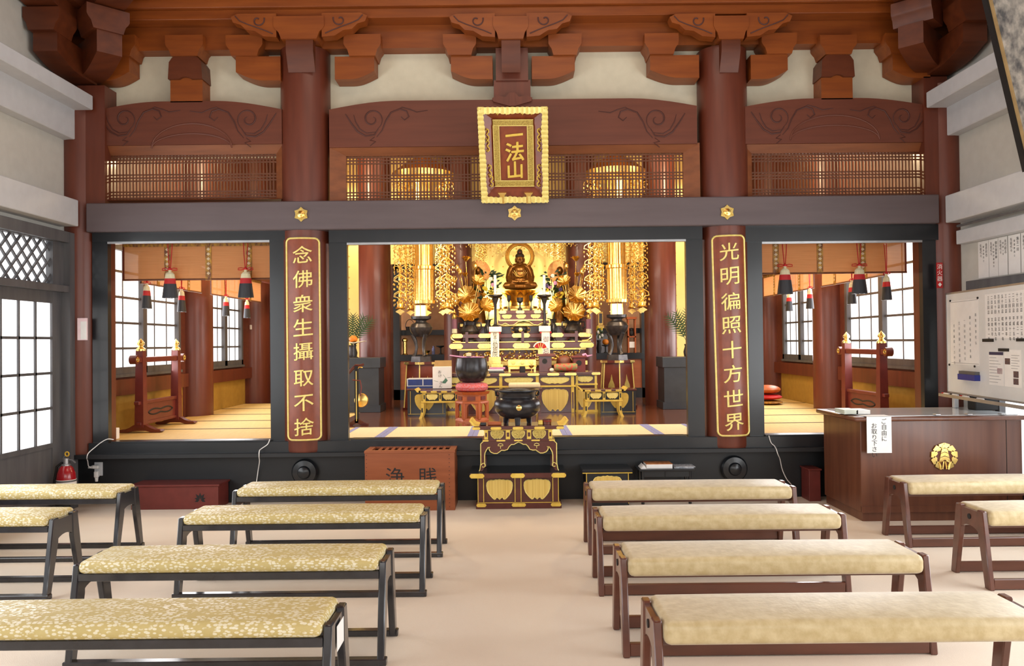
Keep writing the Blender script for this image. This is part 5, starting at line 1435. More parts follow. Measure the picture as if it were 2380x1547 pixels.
# ---------------------------------------------------------------- fire extinguisher, socket, cords
c = at(154, 1100, 6.72)
o = thing('fire_extinguisher', 'red fire extinguisher in the left corner beside the door', 'fire extinguisher', (c.x, 6.72, 0))
re_ = 0.076
make(G().lathe((c.x, 6.72, 0), [(re_ + 0.01, 0.0), (re_ + 0.01, 0.012), (0.03, 0.02), (0.03, 0.075), (re_ + 0.008, 0.08), (re_ + 0.008, 0.1), (re_ + 0.003, 0.1)], 24), 'black_stand', M['ink'], o)
make(G().lathe((c.x, 6.72, 0), [(re_, 0.085), (re_, 0.30), (re_ * 0.93, 0.345), (re_ * 0.7, 0.39), (0.03, 0.415)], 28), 'cylinder', mat('red_enamel', srgb(170, 18, 30), None, 0.25, coat=0.5), o)
make(G().lathe((c.x, 6.72, 0), [(re_ + 0.002, 0.13), (re_ + 0.002, 0.292), (re_ + 0.0005, 0.293)], 28), 'white_label', M['white'], o)
make(G().lathe((c.x, 6.72, 0), [(re_ + 0.0032, 0.275), (re_ + 0.0032, 0.288), (re_, 0.289)], 28), 'grey_band', M['grey_wood'], o)
g = G().lathe((c.x, 6.72, 0), [(0.036, 0.408), (0.036, 0.422), (0.022, 0.425), (0.022, 0.47), (0.012, 0.475)], 20)
make(g, 'valve', M['alu'], o)
make(G().tube([(c.x - 0.045, 6.72, 0.435), (c.x, 6.72, 0.462), (c.x + 0.05, 6.72, 0.455), (c.x + 0.08, 6.72, 0.43)], 0.008, 6), 'lower_lever', M['grey_wood'], o)
make(G().tube([(c.x - 0.03, 6.72, 0.46), (c.x - 0.005, 6.72, 0.49), (c.x + 0.02, 6.72, 0.488)], 0.009, 6), 'upper_lever', M['grey_wood'], o)
make(G().tube([Vector((c.x + 0.01 + 0.016 * math.cos(t), 6.715, 0.508 + 0.018 * math.sin(t))) for t in [k * PI / 8 for k in range(16)]], 0.006, 6, closed=True), 'yellow_pin', mat('yellow_plastic', srgb(214, 170, 40)), o)
make(G().tube([(c.x - 0.03, 6.72, 0.44), (c.x - 0.08, 6.72, 0.40), (c.x - 0.1, 6.72, 0.28), (c.x - 0.092, 6.72, 0.12)], 0.011, 8), 'hose', M['ink'], o)
c = at(229, 1090, 7.108)
o = thing('wall_socket', 'white wall socket with two plugs on the left part of the plinth', 'socket', (c.x, 7.108, c.z - 0.05))
make(G().box(c.x - 0.034, c.x + 0.04, 7.098, 7.11, c.z - 0.058, c.z + 0.065, 0.003), 'plate', M['white_paint'], o)
make(G().box(c.x - 0.035, c.x + 0.02, 7.06, 7.099, c.z + 0.01, c.z + 0.042, 0.008).tube([(c.x - 0.035, 7.08, c.z + 0.025), (c.x - 0.078, 7.08, c.z + 0.018)], [0.017, 0.005], 8), 'upper_plug', M['white'], o)
make(G().box(c.x - 0.022, c.x + 0.016, 7.06, 7.099, c.z - 0.07, c.z - 0.012, 0.008).tube([(c.x - 0.003, 7.08, c.z - 0.07), (c.x - 0.003, 7.08, c.z - 0.105)], [0.016, 0.012], 8), 'lower_plug', M['white'], o)
def cord(pts, label):
    P = [at(x, y, Y) for x, y, Y in pts]
    Q = []
    for i in range(len(P) - 1):
        a, b, c_, d = P[max(i - 1, 0)], P[i], P[i + 1], P[min(i + 2, len(P) - 1)]
        for k in range(6):
            t = k / 6
            Q.append(0.5 * ((2 * b) + (c_ - a) * t + (2 * a - 5 * b + 4 * c_ - d) * t * t + (3 * b - a - 3 * c_ + d) * t ** 3))
    Q.append(P[-1])
    one(G().tube(Q, 0.0042, 6), 'power_cord', M['white'], label, 'cord', 'white cords hanging down the plinth')
cord([(213, 1085, 7.07), (206, 1083, 7.05), (204, 1072, 6.98), (202, 1063, 6.92), (206, 1052, 6.92), (222, 1038, 6.965), (236, 1027, 6.97), (250, 1020, 6.975), (264, 1021, 6.975)], 'white cord looping from the wall socket up to the left sill')
cord([(627, 1020, 6.975), (622, 1032, 6.97), (608, 1042, 6.965), (603, 1047, 6.922), (602, 1060, 6.922), (603, 1072, 7.0), (600, 1092, 7.08), (596, 1120, 7.09), (590, 1150, 7.09)], 'white cord hanging straight down below the left opening')
cord([(1787, 1012, 6.975), (1792, 1028, 6.97), (1800, 1036, 6.965), (1804, 1043, 6.922), (1808, 1055, 6.922), (1813, 1067, 7.0), (1818, 1090, 7.06), (1828, 1112, 7.06), (1838, 1124, 7.08), (1848, 1138, 7.1)], 'white cord slanting down below the right opening to the counter')
# ---------------------------------------------------------------- sanctuary: gold walls, pillars, blinds
def dotted(name, c, dot, sp):
    m = mat(name, c, tuple(x * 0.94 for x in c[:3]) + (1,), 0.45, 0.3, noise=1.2)
    t = m.node_tree; L = t.links.new; b = t.nodes['Principled BSDF']; old = b.inputs['Base Color'].links[0].from_socket
    tc = t.nodes.new('ShaderNodeTexCoord'); mp = t.nodes.new('ShaderNodeMapping'); mp.inputs['Scale'].default_value = (1 / sp, 0, 1 / sp)
    fr = t.nodes.new('ShaderNodeVectorMath'); fr.operation = 'FRACTION'
    su = t.nodes.new('ShaderNodeVectorMath'); su.operation = 'SUBTRACT'; su.inputs[1].default_value = (0.5, 0, 0.5)
    ln = t.nodes.new('ShaderNodeVectorMath'); ln.operation = 'LENGTH'
    lt = t.nodes.new('ShaderNodeMath'); lt.operation = 'LESS_THAN'; lt.inputs[1].default_value = 0.075
    mx = t.nodes.new('ShaderNodeMix'); mx.data_type = 'RGBA'; mx.inputs['B'].default_value = dot
    L(tc.outputs['Object'], mp.inputs[0]); L(mp.outputs[0], fr.inputs[0]); L(fr.outputs[0], su.inputs[0]); L(su.outputs[0], ln.inputs[0]); L(ln.outputs['Value'], lt.inputs[0]); L(lt.outputs[0], mx.inputs['Factor']); L(old, mx.inputs['A']); L(mx.outputs['Result'], b.inputs['Base Color'])
    return m
M['gold_dots'] = dotted('gold_paper_with_dots', srgb(238, 206, 124), srgb(196, 150, 66), 0.165)
px_box = lambda g, x0, x1, y0, y1, Ya, Yb, bev=0: g.box(at(x0, (y0 + y1) / 2, Ya).x, at(x1, (y0 + y1) / 2, Ya).x, Ya, Yb, at((x0 + x1) / 2, y1, Ya).z, at((x0 + x1) / 2, y0, Ya).z, bev)
PZ = lambda px, py, Y: at(px, py, Y).z
PX = lambda px, Y, py=795: at(px, py, Y).x
g = G().box(PX(1090, 12.4), PX(1325, 12.4), 12.4, 12.6, ZF, 4.4)
struct(g, 'wall_altar', M['gold_dots'], 'gold papered wall with small dots behind the statue', 'wall')
for a, b, lab, k in ((800, 850, 'left', 0), (1560, 1610, 'right', 1)):
    g = G().box(PX(a - 25, 12.2), PX(b + 25, 12.2), 12.2, 12.35, ZF, 4.4)
    struct(g, 'wall_gold_' + lab, M['gold_dots'], 'narrow gold papered wall strip at the far %s of the altar' % lab, 'wall')
    x0, x1 = ((905, 1050), (1362, 1508))[k]
    g = G().box(PX(x0, 12.2), PX(x1, 12.2), 12.2, 12.35, PZ((x0 + x1) / 2, 613 - 4 * k, 12.2), 4.4)
    struct(g, 'wall_gold_' + lab, M['gold_dots'], 'gold papered wall above the %s side niche' % lab, 'wall')
# inner pillars
for px, Y, r, lab in ((872, 10.6, 0.215, 'round brown inner pillar beside the left lantern'), (1535, 10.6, 0.215, 'round brown inner pillar beside the right lantern'), (1065, 11.75, 0.215, 'round brown pillar behind the left gold lotus'), (1351, 11.75, 0.22, 'round brown pillar behind the right gold lotus')):
    c = at(px, 750, Y)
    g = G().lathe((c.x, Y, 0), [(r, ZF), (r, 4.4)], 40)
    one(g, 'pillar', M['pillar'], lab, 'pillar', None, 'structure')

def blind_mat(name, c1, c2, mix, lines):
    m = mat(name, c1, c2, 0.6, scale=(3, 3, lines), noise=1.0)
    t = m.node_tree; L = t.links.new; b = t.nodes['Principled BSDF']
    tr = t.nodes.new('ShaderNodeBsdfTransparent'); tl = t.nodes.new('ShaderNodeBsdfTranslucent'); tl.inputs[0].default_value = c1
    m1 = t.nodes.new('ShaderNodeMixShader'); m1.inputs[0].default_value = 0.3; m2 = t.nodes.new('ShaderNodeMixShader'); m2.inputs[0].default_value = mix
    L(b.outputs[0], m1.inputs[1]); L(tl.outputs[0], m1.inputs[2]); L(m1.outputs[0], m2.inputs[1]); L(tr.outputs[0], m2.inputs[2]); L(m2.outputs[0], t.nodes['Material Output'].inputs[0])
    return m
M['blind'] = blind_mat('bamboo_blind', srgb(214, 158, 104), srgb(194, 138, 84), 0.2, 160)
M['brocade'] = mat('gold_brocade_band', srgb(196, 146, 44), srgb(104, 54, 34), 0.55, scale=(30, 30, 14), noise=1.5)
M['brocade_gem'] = mat('brocade_diamond', srgb(222, 196, 160), None, 0.6)

def blind(p0, p1, z0, z1, bands, label):
    """bamboo blind from p0 to p1 (plan points) with brocade bands at fractions"""
    p0, p1 = Vector((p0[0], p0[1], 0)), Vector((p1[0], p1[1], 0)); d = (p1 - p0); L = d.length; a = math.atan2(d.y, d.x)
    o = thing('bamboo_blind', label, 'blind', (p0 + p1) / 2 + Vector((0, 0, z0)), 'bamboo blinds of the sanctuary')
    T = Matrix.Translation(p0) @ Matrix.Rotation(a, 4, 'Z')
    make(G().box(0, L, -0.002, 0.002, z0, z1).xf(T), 'bamboo_sheet', M['blind'], o, 0)
    make(G().cyl((0, 0, z0), (L, 0, z0), 0.009, n=8).xf(T), 'bottom_rod', M['lattice'], o)
    make(G().box(0, L, -0.006, 0.006, z1 - 0.022, z1 + 0.01).xf(T), 'top_band', M['brocade'], o)
    for e in (0.008, L - 0.008):
        make(G().box(e - 0.008, e + 0.008, -0.004, 0.004, z0, z1).xf(T), 'side_band', M['red_lacquer'], o)
    for f in bands:
        x = L * f
        make(G().box(x - 0.028, x + 0.028, -0.007, 0.0, z0 - 0.01, z1).xf(T), 'brocade_band', M['brocade'], o)
        g = G(); n = 6
        for k in range(n):
            z = z1 - 0.05 - k * (z1 - z0 - 0.06) / n
            g.prism([(x, z + 0.015), (x + 0.017, z), (x, z - 0.015), (x - 0.017, z)], 'xz', -0.009, -0.007)
        make(g.xf(T), 'diamond_motifs', M['brocade_gem'], o)
    return o

def tassel_proto():
    o = thing('tassel', '', 'tassel', (0, 0, 0), 'red white and black tassels on the blinds')
    # origin: the knot
    g = G()
    for s in (-1, 1):
        g.tube([(s * 0.022, 0.005, 0.27), (s * 0.014, 0, 0.12), (s * 0.004, 0, 0.0)], 0.004, 6)
        g.tube([(s * 0.006, 0, 0), (s * 0.035, -0.004, 0.008), (s * 0.062, -0.004, 0.004), (s * 0.064, -0.004, -0.01), (s * 0.035, -0.004, -0.012), (s * 0.006, 0, -0.004)], 0.004, 6)
    g.ball((0, -0.003, 0), 0.014, 10, 6)
    make(g, 'red_cord', M['red'], o)
    make(G().tube([(0, 0, -0.008), (0, 0, -0.035)], [0.012, 0.015], 8), 'neck', M['cream_silk'], o)
    def skirt(z0, z1, r0, r1, m, nm, rag=0.0):
        g = G(); n = 40; random.seed(3)
        rings = []
        for k in range(4):
            t = k / 3
            rings.append([Vector(((r0 + (r1 - r0) * t + (0.0018 if i % 2 else 0)) * math.cos(2 * PI * i / n), 0.6 * (r0 + (r1 - r0) * t + (0.0018 if i % 2 else 0)) * math.sin(2 * PI * i / n), z0 + (z1 - z0) * t - (random.random() * rag if k == 3 else 0))) for i in range(n)])
        V = [[g.bm.verts.new(p) for p in r_] for r_ in rings]
        for A, B in zip(V, V[1:]):
            for i in range(n):
                g.bm.faces.new((A[i], B[i], B[(i + 1) % n], A[(i + 1) % n]))
        g.bm.faces.new(V[0]); g.bm.faces.new(V[-1][::-1])
        make(g, nm, M[m], o, 30)
    skirt(-0.03, -0.045, 0.022, 0.035, 'cream_silk', 'top_shoulder')
    skirt(-0.045, -0.085, 0.036, 0.043, 'cream_silk', 'cream_skirt')
    skirt(-0.082, -0.13, 0.044, 0.050, 'red', 'red_skirt')
    skirt(-0.128, -0.245, 0.051, 0.066, 'black_silk', 'black_skirt', 0.006)
    return o
TA = tassel_proto(); TUSED = []
def tassel(p, s, label, rz=0):
    if not TUSED:
        TA.location = p; TA.rotation_euler = (0, 0, rz); TA.scale = (s, s, s); TA['label'] = label; TUSED.append(1)
    else:
        dup(TA, p, label, rz, scale=(s, s, s))
xl0, xl1 = PX(286, 7.32), PX(634, 7.32)
blind((xl0, 7.32), (xl1, 7.32), PZ(455, 649, 7.32), PZ(455, 567, 7.32), (0.30, 0.575, 0.845), 'wide bamboo blind with three brocade bands at the front of the left opening')
xr0, xr1 = PX(1768, 7.32), PX(2110, 7.32)
blind((xr0, 7.32), (xr1, 7.32), PZ(1940, 634, 7.32), PZ(1940, 557, 7.32), (0.11, 0.41, 0.70), 'wide bamboo blind with three brocade bands at the front of the right opening')
XS = 3.5
for k, (a, b, nm) in enumerate(((XL, xl1 + 0.02, 'left'), (xr0 - 0.02, XR, 'right'))):
    g = G().box(a, b, 7.25, 7.36, PZ(455 if k == 0 else 1940, 567 if k == 0 else 557, 7.32) + 0.012, 2.62)
    struct(g, 'trim_%d' % (23 + k), M['pillar'], 'brown rail carrying the front blind of the %s opening' % nm, 'rail')
    g = G().box((-XS if k == 0 else XS + 0.02) - 0.04, (-XS if k == 0 else XS + 0.02) + 0.04, 7.36, 12.7, 2.312, 2.45)
    struct(g, 'trim_%d' % (25 + k), M['pillar'], 'brown rail carrying the window blinds of the %s aisle' % nm, 'rail')
blind((-XS, 7.4), (-XS, 8.85), 2.02, 2.30, (0.25, 0.75), 'bamboo blind along the first window of the left aisle')
blind((-XS, 9.12), (-XS, 10.95), 2.02, 2.30, (0.25, 0.75), 'bamboo blind along the deeper window of the left aisle')
blind((XS + 0.02, 8.9), (XS + 0.02, 7.4), 2.02, 2.30, (0.25, 0.75), 'bamboo blind along the first window of the right aisle')
blind((XS + 0.02, 10.95), (XS + 0.02, 9.12), 2.02, 2.30, (0.25, 0.75), 'bamboo blind along the deeper window of the right aisle')
for px, py, lab in ((395, 625, 'large tassel hanging at the left of the wide blind in the left opening'), (571, 624, 'large tassel hanging at the right of the wide blind in the left opening'), (1824, 616, 'large tassel hanging at the left of the wide blind in the right opening'), (1997, 615, 'large tassel hanging at the right of the wide blind in the right opening')):
    c = at(px, py, 7.258); tassel(c, 1.08, lab)
for px, py, X_, lab in ((341, 652, -3.44, 'small tassel on the first window blind of the left aisle, nearer the hall'), (422, 664, -3.44, 'small tassel on the first window blind of the left aisle, deeper one'), (525, 682, -3.44, 'small tassel on the deeper window blind of the left aisle, nearer the hall'), (574, 692, -3.44, 'small tassel on the deeper window blind of the left aisle, deepest one'),
                    (2060, 645, 3.46, 'small tassel on the first window blind of the right aisle, nearer the hall'), (1980, 658, 3.46, 'small tassel on the first window blind of the right aisle, deeper one'), (1882, 675, 3.46, 'small tassel on the deeper window blind of the right aisle, nearer the hall'), (1834, 688, 3.46, 'small tassel on the deeper window blind of the right aisle, deepest one')):
    c = on_side(px, py, X_); c.z = 2.025; tassel(c, 1.0, lab, R(90))

# ---------------------------------------------------------------- red lacquer stands in the side aisles
def lacquer_stand(X_, ya, yb, sgn, label):
    o = thing('lacquer_stand', label, 'stand', (X_, (ya + yb) / 2, (ZF + 0.0025)), 'red lacquer stands in the aisles')
    for y in (ya, yb):
        make(G().hexa([(X_ - 0.045, y - 0.05, (ZF + 0.0025) + 0.05), (X_ + 0.045, y - 0.05, (ZF + 0.0025) + 0.05), (X_ + 0.045, y + 0.05, (ZF + 0.0025) + 0.05), (X_ - 0.045, y + 0.05, (ZF + 0.0025) + 0.05)], [(X_ - 0.035, y - 0.036, 1.38), (X_ + 0.035, y - 0.036, 1.38), (X_ + 0.035, y + 0.036, 1.38), (X_ - 0.035, y + 0.036, 1.38)]), 'post', M['red_box'], o)
        make(G().lathe((X_, y, 1.375), [(0.045, 0), (0.045, 0.02), (0.022, 0.04), (0.02, 0.052), (0.034, 0.062), (0.036, 0.078), (0.026, 0.095), (0.008, 0.115), (0.002, 0.125)], 18), 'gold_finial', M['gold'], o)
        for s in (-1, 1):
            P = [(0.0, 0.085), (0.06, 0.075), (0.1, 0.05), (0.15, 0.03), (0.2, 0.028), (0.22, 0.012), (0.2, 0.0), (0.12, 0.0), (0.06, 0.018), (0, 0.02)]
            make(G().prism([(X_ + s * a, (ZF + 0.0025) + b) for a, b in P], 'xz', y - 0.04, y + 0.04), 'foot', M['red_lacquer'], o)
    make(G().box(X_ - 0.03, X_ + 0.03, ya - 0.14, yb + 0.14, 1.26, 1.315, 0.006), 'cross_beam', M['red_box'], o)
    for y, s in ((ya - 0.14, -1), (yb + 0.14, 1)):
        make(G().cyl((X_ - 0.034, y, 1.29), (X_ + 0.034, y, 1.29), 0.045, n=14), 'beam_end', M['red_lacquer'], o)
        make(G().tube([Vector((X_ - sgn * -0.0 + 0.036 * (1 if sgn < 0 else -1), y + 0.02 * math.cos(t), 1.29 + 0.02 * math.sin(t))) for t in [k * PI / 6 for k in range(12)]], 0.006, 6, closed=True), 'gold_ring', M['gold'], o)
    make(G().box(X_ - 0.025, X_ + 0.025, ya - 0.1, yb + 0.1, 0.84, 0.875, 0.004), 'upper_rail', M['red_box'], o)
    make(G().box(X_ - 0.025, X_ + 0.025, ya - 0.06, yb + 0.06, 0.635, 0.665, 0.004), 'lower_rail', M['red_box'], o)
    make(G().box(X_ - 0.012, X_ + 0.012, ya + 0.04, yb - 0.04, 0.66, 0.845), 'panel', M['red_box'], o)
    g = G(); ym = (ya + yb) / 2; xx = X_ + (0.0125 if sgn < 0 else -0.0125)
    g.tube([(xx, ym + 0.28 * math.cos(t), 0.75 + 0.035 * math.sin(t) * (0.4 + 0.6 * abs(math.sin(2 * t)))) for t in [k * PI / 20 for k in range(40)]], 0.008, 5, closed=True)
    make(g, 'carved_motif', M['ink'], o)
    return o
lacquer_stand(-3.72, 7.86, 8.68, -1, 'red lacquer stand with gold finials by the window of the left aisle')
lacquer_stand(3.70, 7.86, 8.68, 1, 'red lacquer stand with gold finials by the window of the right aisle')
c = at(268, 1013, 7.3)
g = G().box(c.x - 0.025, c.x + 0.02, 7.28, 7.34, ZF + 0.002, ZF + 0.105, 0.004)
one(g, 'white_box', M['white'], 'small white box on the mat at the left end of the left sill', 'box')
c = at(1787, 900, 10.5)
for k, (z0, z1, r, m, lab) in enumerate(((ZF + 0.002, ZF + 0.06, 0.2, 'brocade', 'gold brocade cushion lowest of the pile in the right aisle'), (ZF + 0.06, ZF + 0.14, 0.19, 'red', 'red cushion in the middle of the pile in the right aisle'), (ZF + 0.14, ZF + 0.26, 0.17, 'stool_wood', 'brown bundle on top of the cushion pile in the right aisle'))):
    g = G().ball((c.x - 0.02, 10.5, (z0 + z1) / 2), (r, r, (z1 - z0) / 2), 20, 10)
    one(g, 'floor_cushion', M[m], lab, 'cushion', 'pile of cushions in the right aisle')

# ---------------------------------------------------------------- altar platform
def fittings(o, xs, z0, z1, Y, m='gold'):
    for a, b in xs: clasp(o, a, b, z0, z1, Y, m)
YA0 = 11.0
AX = lambda px: at(px, 800, YA0).x
AZ = lambda py: at(1212, py, YA0).z
cxa = (AX(1045) + AX(1380)) / 2
o = thing('altar_platform', 'tiered maroon altar platform with gold fittings and a gold carved band below the statue', 'altar', (cxa, 11.5, ZF))
make(G().box(AX(1072), AX(1352), YA0 + 0.12, 12.35, ZF, AZ(838)), 'lower_body', M['maroon'], o)
make(G().box(AX(1060), AX(1366), YA0 + 0.06, 12.3, AZ(850), AZ(838), 0.008), 'lower_moulding', M['gold'], o)
make(G().box(AX(1066), AX(1360), YA0 + 0.1, 12.3, AZ(838), AZ(811)), 'waist_board', M['red_lacquer'], o)
make(G().box(AX(1045), AX(1380), YA0, 12.3, AZ(809), AZ(795), 0.006), 'upper_board', M['maroon'], o)
make(G().box(AX(1062), AX(1362), YA0 + 0.01, 12.3, AZ(813), AZ(809)), 'gold_line', M['gold_pale'], o)
make(G().box(AX(1052), AX(1374), YA0 + 0.02, 12.3, AZ(795), AZ(793)), 'gold_edge', M['gold'], o)
fittings(o, [(AX(a), AX(b)) for a, b in ((1044, 1076), (1110, 1142), (1192, 1232), (1282, 1313), (1347, 1380))], AZ(809), AZ(797), YA0)
# railing
make(G().box(AX(1050), AX(1376), YA0 + 0.02, YA0 + 0.05, AZ(784), AZ(775), 0.004), 'railing', M['maroon'], o)
fittings(o, [(AX(a), AX(b)) for a, b in ((1050, 1076), (1112, 1142), (1190, 1232), (1282, 1310), (1345, 1374))], AZ(784), AZ(774), YA0 + 0.02)
for px in (1085, 1150, 1215, 1275, 1340):
    make(G().box(AX(px) - 0.02, AX(px) + 0.02, YA0 + 0.015, YA0 + 0.055, AZ(795), AZ(770)), 'rail_post', M['maroon'], o)
for f, px in ((-1, 1054), (1, 1370)):
    x = AX(px)
    make(G().tube([(x - f * 0.1, YA0 + 0.035, AZ(793)), (x - f * 0.02, YA0 + 0.035, AZ(792)), (x + f * 0.03, YA0 + 0.035, AZ(786)), (x + f * 0.03, YA0 + 0.035, AZ(778)), (x, YA0 + 0.035, AZ(775)), (x - f * 0.02, YA0 + 0.035, AZ(779))], 0.016, 8), 'gold_scroll_end', M['gold'], o)
# carved gold band: curling leaves
random.seed(11); g = G()
for k in range(46):
    x = AX(1078) + (AX(1346) - AX(1078)) * (k + 0.5) / 46; z = AZ(824) + random.uniform(-0.05, 0.05)
    r = random.uniform(0.025, 0.05); a0 = random.uniform(0, 6.28); dr = random.choice((-1, 1))
    g.tube([Vector((x + r * (1 - 0.7 * i / 9) * math.cos(a0 + dr * 0.6 * i), YA0 + 0.09 - 0.01 * math.sin(i), z + r * (1 - 0.7 * i / 9) * math.sin(a0 + dr * 0.6 * i))) for i in range(10)], [0.012 * math.sin(PI * (i + 0.7) / 10.5) for i in range(10)], 6)
for k in range(30):
    x = AX(1085) + (AX(1340) - AX(1085)) * random.random(); z = AZ(825) + random.uniform(-0.05, 0.05)
    g.ball((x, YA0 + 0.085, z), (random.uniform(0.012, 0.03), 0.012, random.uniform(0.01, 0.02)), 8, 5)
make(g, 'carved_gold_band', M['gold'], o)
# second step under the statue
Y2 = 11.55; SZ = lambda py: at(1212, py, Y2).z; SX = lambda px: at(px, 745, Y2).x
make(G().box(SX(1075), SX(1345), Y2, 12.3, AZ(795), SZ(758), 0.005), 'upper_step', M['maroon'], o)
make(G().box(SX(1070), SX(1350), Y2 - 0.02, 12.3, SZ(758), SZ(750), 0.005), 'upper_step_edge', M['gold'], o)
make(G().box(SX(1150), SX(1268), Y2 + 0.1, 12.2, SZ(750), SZ(716), 0.004), 'statue_base', M['gold'], o)

# small offering table on the altar
YT = 11.27; TX = lambda px: at(px, 735, YT).x; TZ = lambda py: at(1216, py, YT).z
zal = AZ(793) + 0.0015
o = thing('altar_table', 'small maroon table with three pale gold panels and scalloped apron on the altar', 'table', (TX(1216), YT + 0.15, zal))
make(G().box(TX(1160), TX(1273), YT, YT + 0.26, TZ(729), TZ(721), 0.003), 'table_top', M['red_lacquer'], o)
fittings(o, [(TX(a), TX(b)) for a, b in ((1160, 1177), (1199, 1219), (1241, 1258), (1262, 1273))], TZ(728), TZ(721), YT)
make(G().box(TX(1163), TX(1270), YT + 0.015, YT + 0.25, TZ(742), TZ(729)), 'frieze', M['red_lacquer'], o)
for a in (1177, 1210, 1244):
    gold_panel(o, TX(a + 1), TZ(735), 23 * YT / F, 10 * YT / F, YT + 0.012, 'gold_pale', 'pale_panel', 0.0)
make(G().box(TX(1160), TX(1274), YT, YT + 0.25, TZ(745), TZ(742)), 'gold_line', M['gold'], o)
P = [(TX(1158), TZ(745)), (TX(1276), TZ(745))]
low = [(1276, 752), (1268, 754), (1260, 750), (1250, 755), (1240, 754), (1230, 747), (1217, 744.8), (1204, 747), (1194, 754), (1184, 755), (1174, 750), (1166, 754), (1158, 752)]
make(G().prism(P + [(TX(a), TZ(b)) for a, b in low], 'xz', YT, YT + 0.03), 'apron', M['red_lacquer'], o)
make(G().tube([Vector((TX(a), YT - 0.002, TZ(b))) for a, b in low], 0.006, 5), 'gold_outline', M['gold'], o)
for a in (1160, 1272):
    for y in (YT + 0.02, YT + 0.23):
        make(G().box(TX(a) - 0.015, TX(a) + 0.015, y - 0.015, y + 0.015, zal, TZ(744)), 'leg', M['red_lacquer'], o)
ztt = TZ(721) + 0.001
def goblet(px, h, r, label, m='bronze'):
    x = TX(px)
    g = G().lathe((x, YT + 0.12, ztt), [(r * 0.9, 0), (r * 0.8, 0.012), (r * 0.25, h * 0.3), (r * 0.25, h * 0.55), (r, h * 0.7), (r * 1.1, h), (r * 0.95, h), (r * 0.8, h * 0.75), (r * 0.05, h * 0.72)], 20)
    return one(g, 'goblet', M[m], label, 'goblet')
goblet(1209, 0.19, 0.045, 'black footed cup in the middle of the small altar table')
goblet(1183, 0.22, 0.026, 'slender black cup left on the small altar table')
goblet(1235, 0.22, 0.026, 'slender black cup right on the small altar table')
for px, lab in ((1164, 'left'), (1255, 'right')):
    x = TX(px)
    g = G().lathe((x, YT + 0.06, ztt), [(0.035, 0), (0.03, 0.02), (0.014, 0.04), (0.02, 0.07), (0.012, 0.1), (0.02, 0.13), (0.012, 0.16), (0.022, 0.185), (0.01, 0.2), (0.004, 0.22)], 16)
    one(g, 'gold_candlestick', M['gold'], 'short turned gold candlestick at the %s end of the small altar table' % lab, 'candlestick')
# incense burner in front of it with two ears
c = at(1210, 785, 10.93)
zr = AZ(796)
o = thing('altar_incense_burner', 'dark goblet shaped burner with a gold disc, in front of the small altar table', 'incense burner', (TX(1210), YA0 + 0.14, zal))
bx = at(1210, 780, YA0 + 0.185).x
make(G().lathe((bx, YA0 + 0.185, zal), [(0.06, 0), (0.05, 0.02), (0.025, 0.05), (0.03, 0.07), (0.09, 0.12), (0.105, 0.17), (0.1, 0.2), (0.115, 0.21), (0.1, 0.21), (0.08, 0.18), (0.005, 0.16)], 24), 'bowl', M['bronze'], o)
for f in (-1, 1):
    make(G().tube([(bx + f * 0.095, YA0 + 0.185, zal + 0.19), (bx + f * 0.135, YA0 + 0.185, zal + 0.185), (bx + f * 0.13, YA0 + 0.185, zal + 0.14), (bx + f * 0.09, YA0 + 0.185, zal + 0.13)], 0.009, 6), 'ear', M['gold'], o)
g = G().lathe((0, 0, 0), [(0.032, 0), (0.028, 0.01), (0.003, 0.014)], 18); g.xf(Matrix.Translation((bx, YA0 + 0.087, zal + 0.16)) @ Matrix.Rotation(R(90), 4, 'X'))
make(g, 'gold_disc', M['gold'], o)

# ---------------------------------------------------------------- statue
M['statue'] = mat('brown_gold_statue', (0.27, 0.115, 0.02, 1), (0.17, 0.066, 0.012, 1), 0.3, 0.7, noise=5)
M['statue_hair'] = mat('statue_dark_hair', srgb(52, 34, 24), None, 0.5, 0.2, noise=60, bump=0.6)
YS = 11.75
sc_ = 0.44 / 71 * 71
sb = at(1209, 675, YS); st_ = at(1208, 577, YS)
HS = st_.z - sb.z                       # height of the figure
cx_ = sb.x
o = thing('statue', 'seated brown gold statue with hands in its lap and a ring halo', 'statue', (cx_, YS, sb.z))
k_ = HS
def S(x, y, z): return (cx_ + x * k_, YS + y * k_, sb.z + (z * 0.96 + 0.035) * k_)
g = G()
g.ball(S(0, 0.02, 0.36), (0.215 * k_, 0.15 * k_, 0.26 * k_), 24, 14)          # torso
g.ball(S(0, 0.0, 0.20), (0.20 * k_, 0.15 * k_, 0.16 * k_), 24, 12)
g.ball(S(0, -0.03, 0.47), (0.17 * k_, 0.11 * k_, 0.12 * k_), 20, 10)           # chest
g.tube([S(-0.15, 0.02, 0.54), S(0, 0.02, 0.565), S(0.15, 0.02, 0.54)], [0.085 * k_, 0.09 * k_, 0.085 * k_], 14)
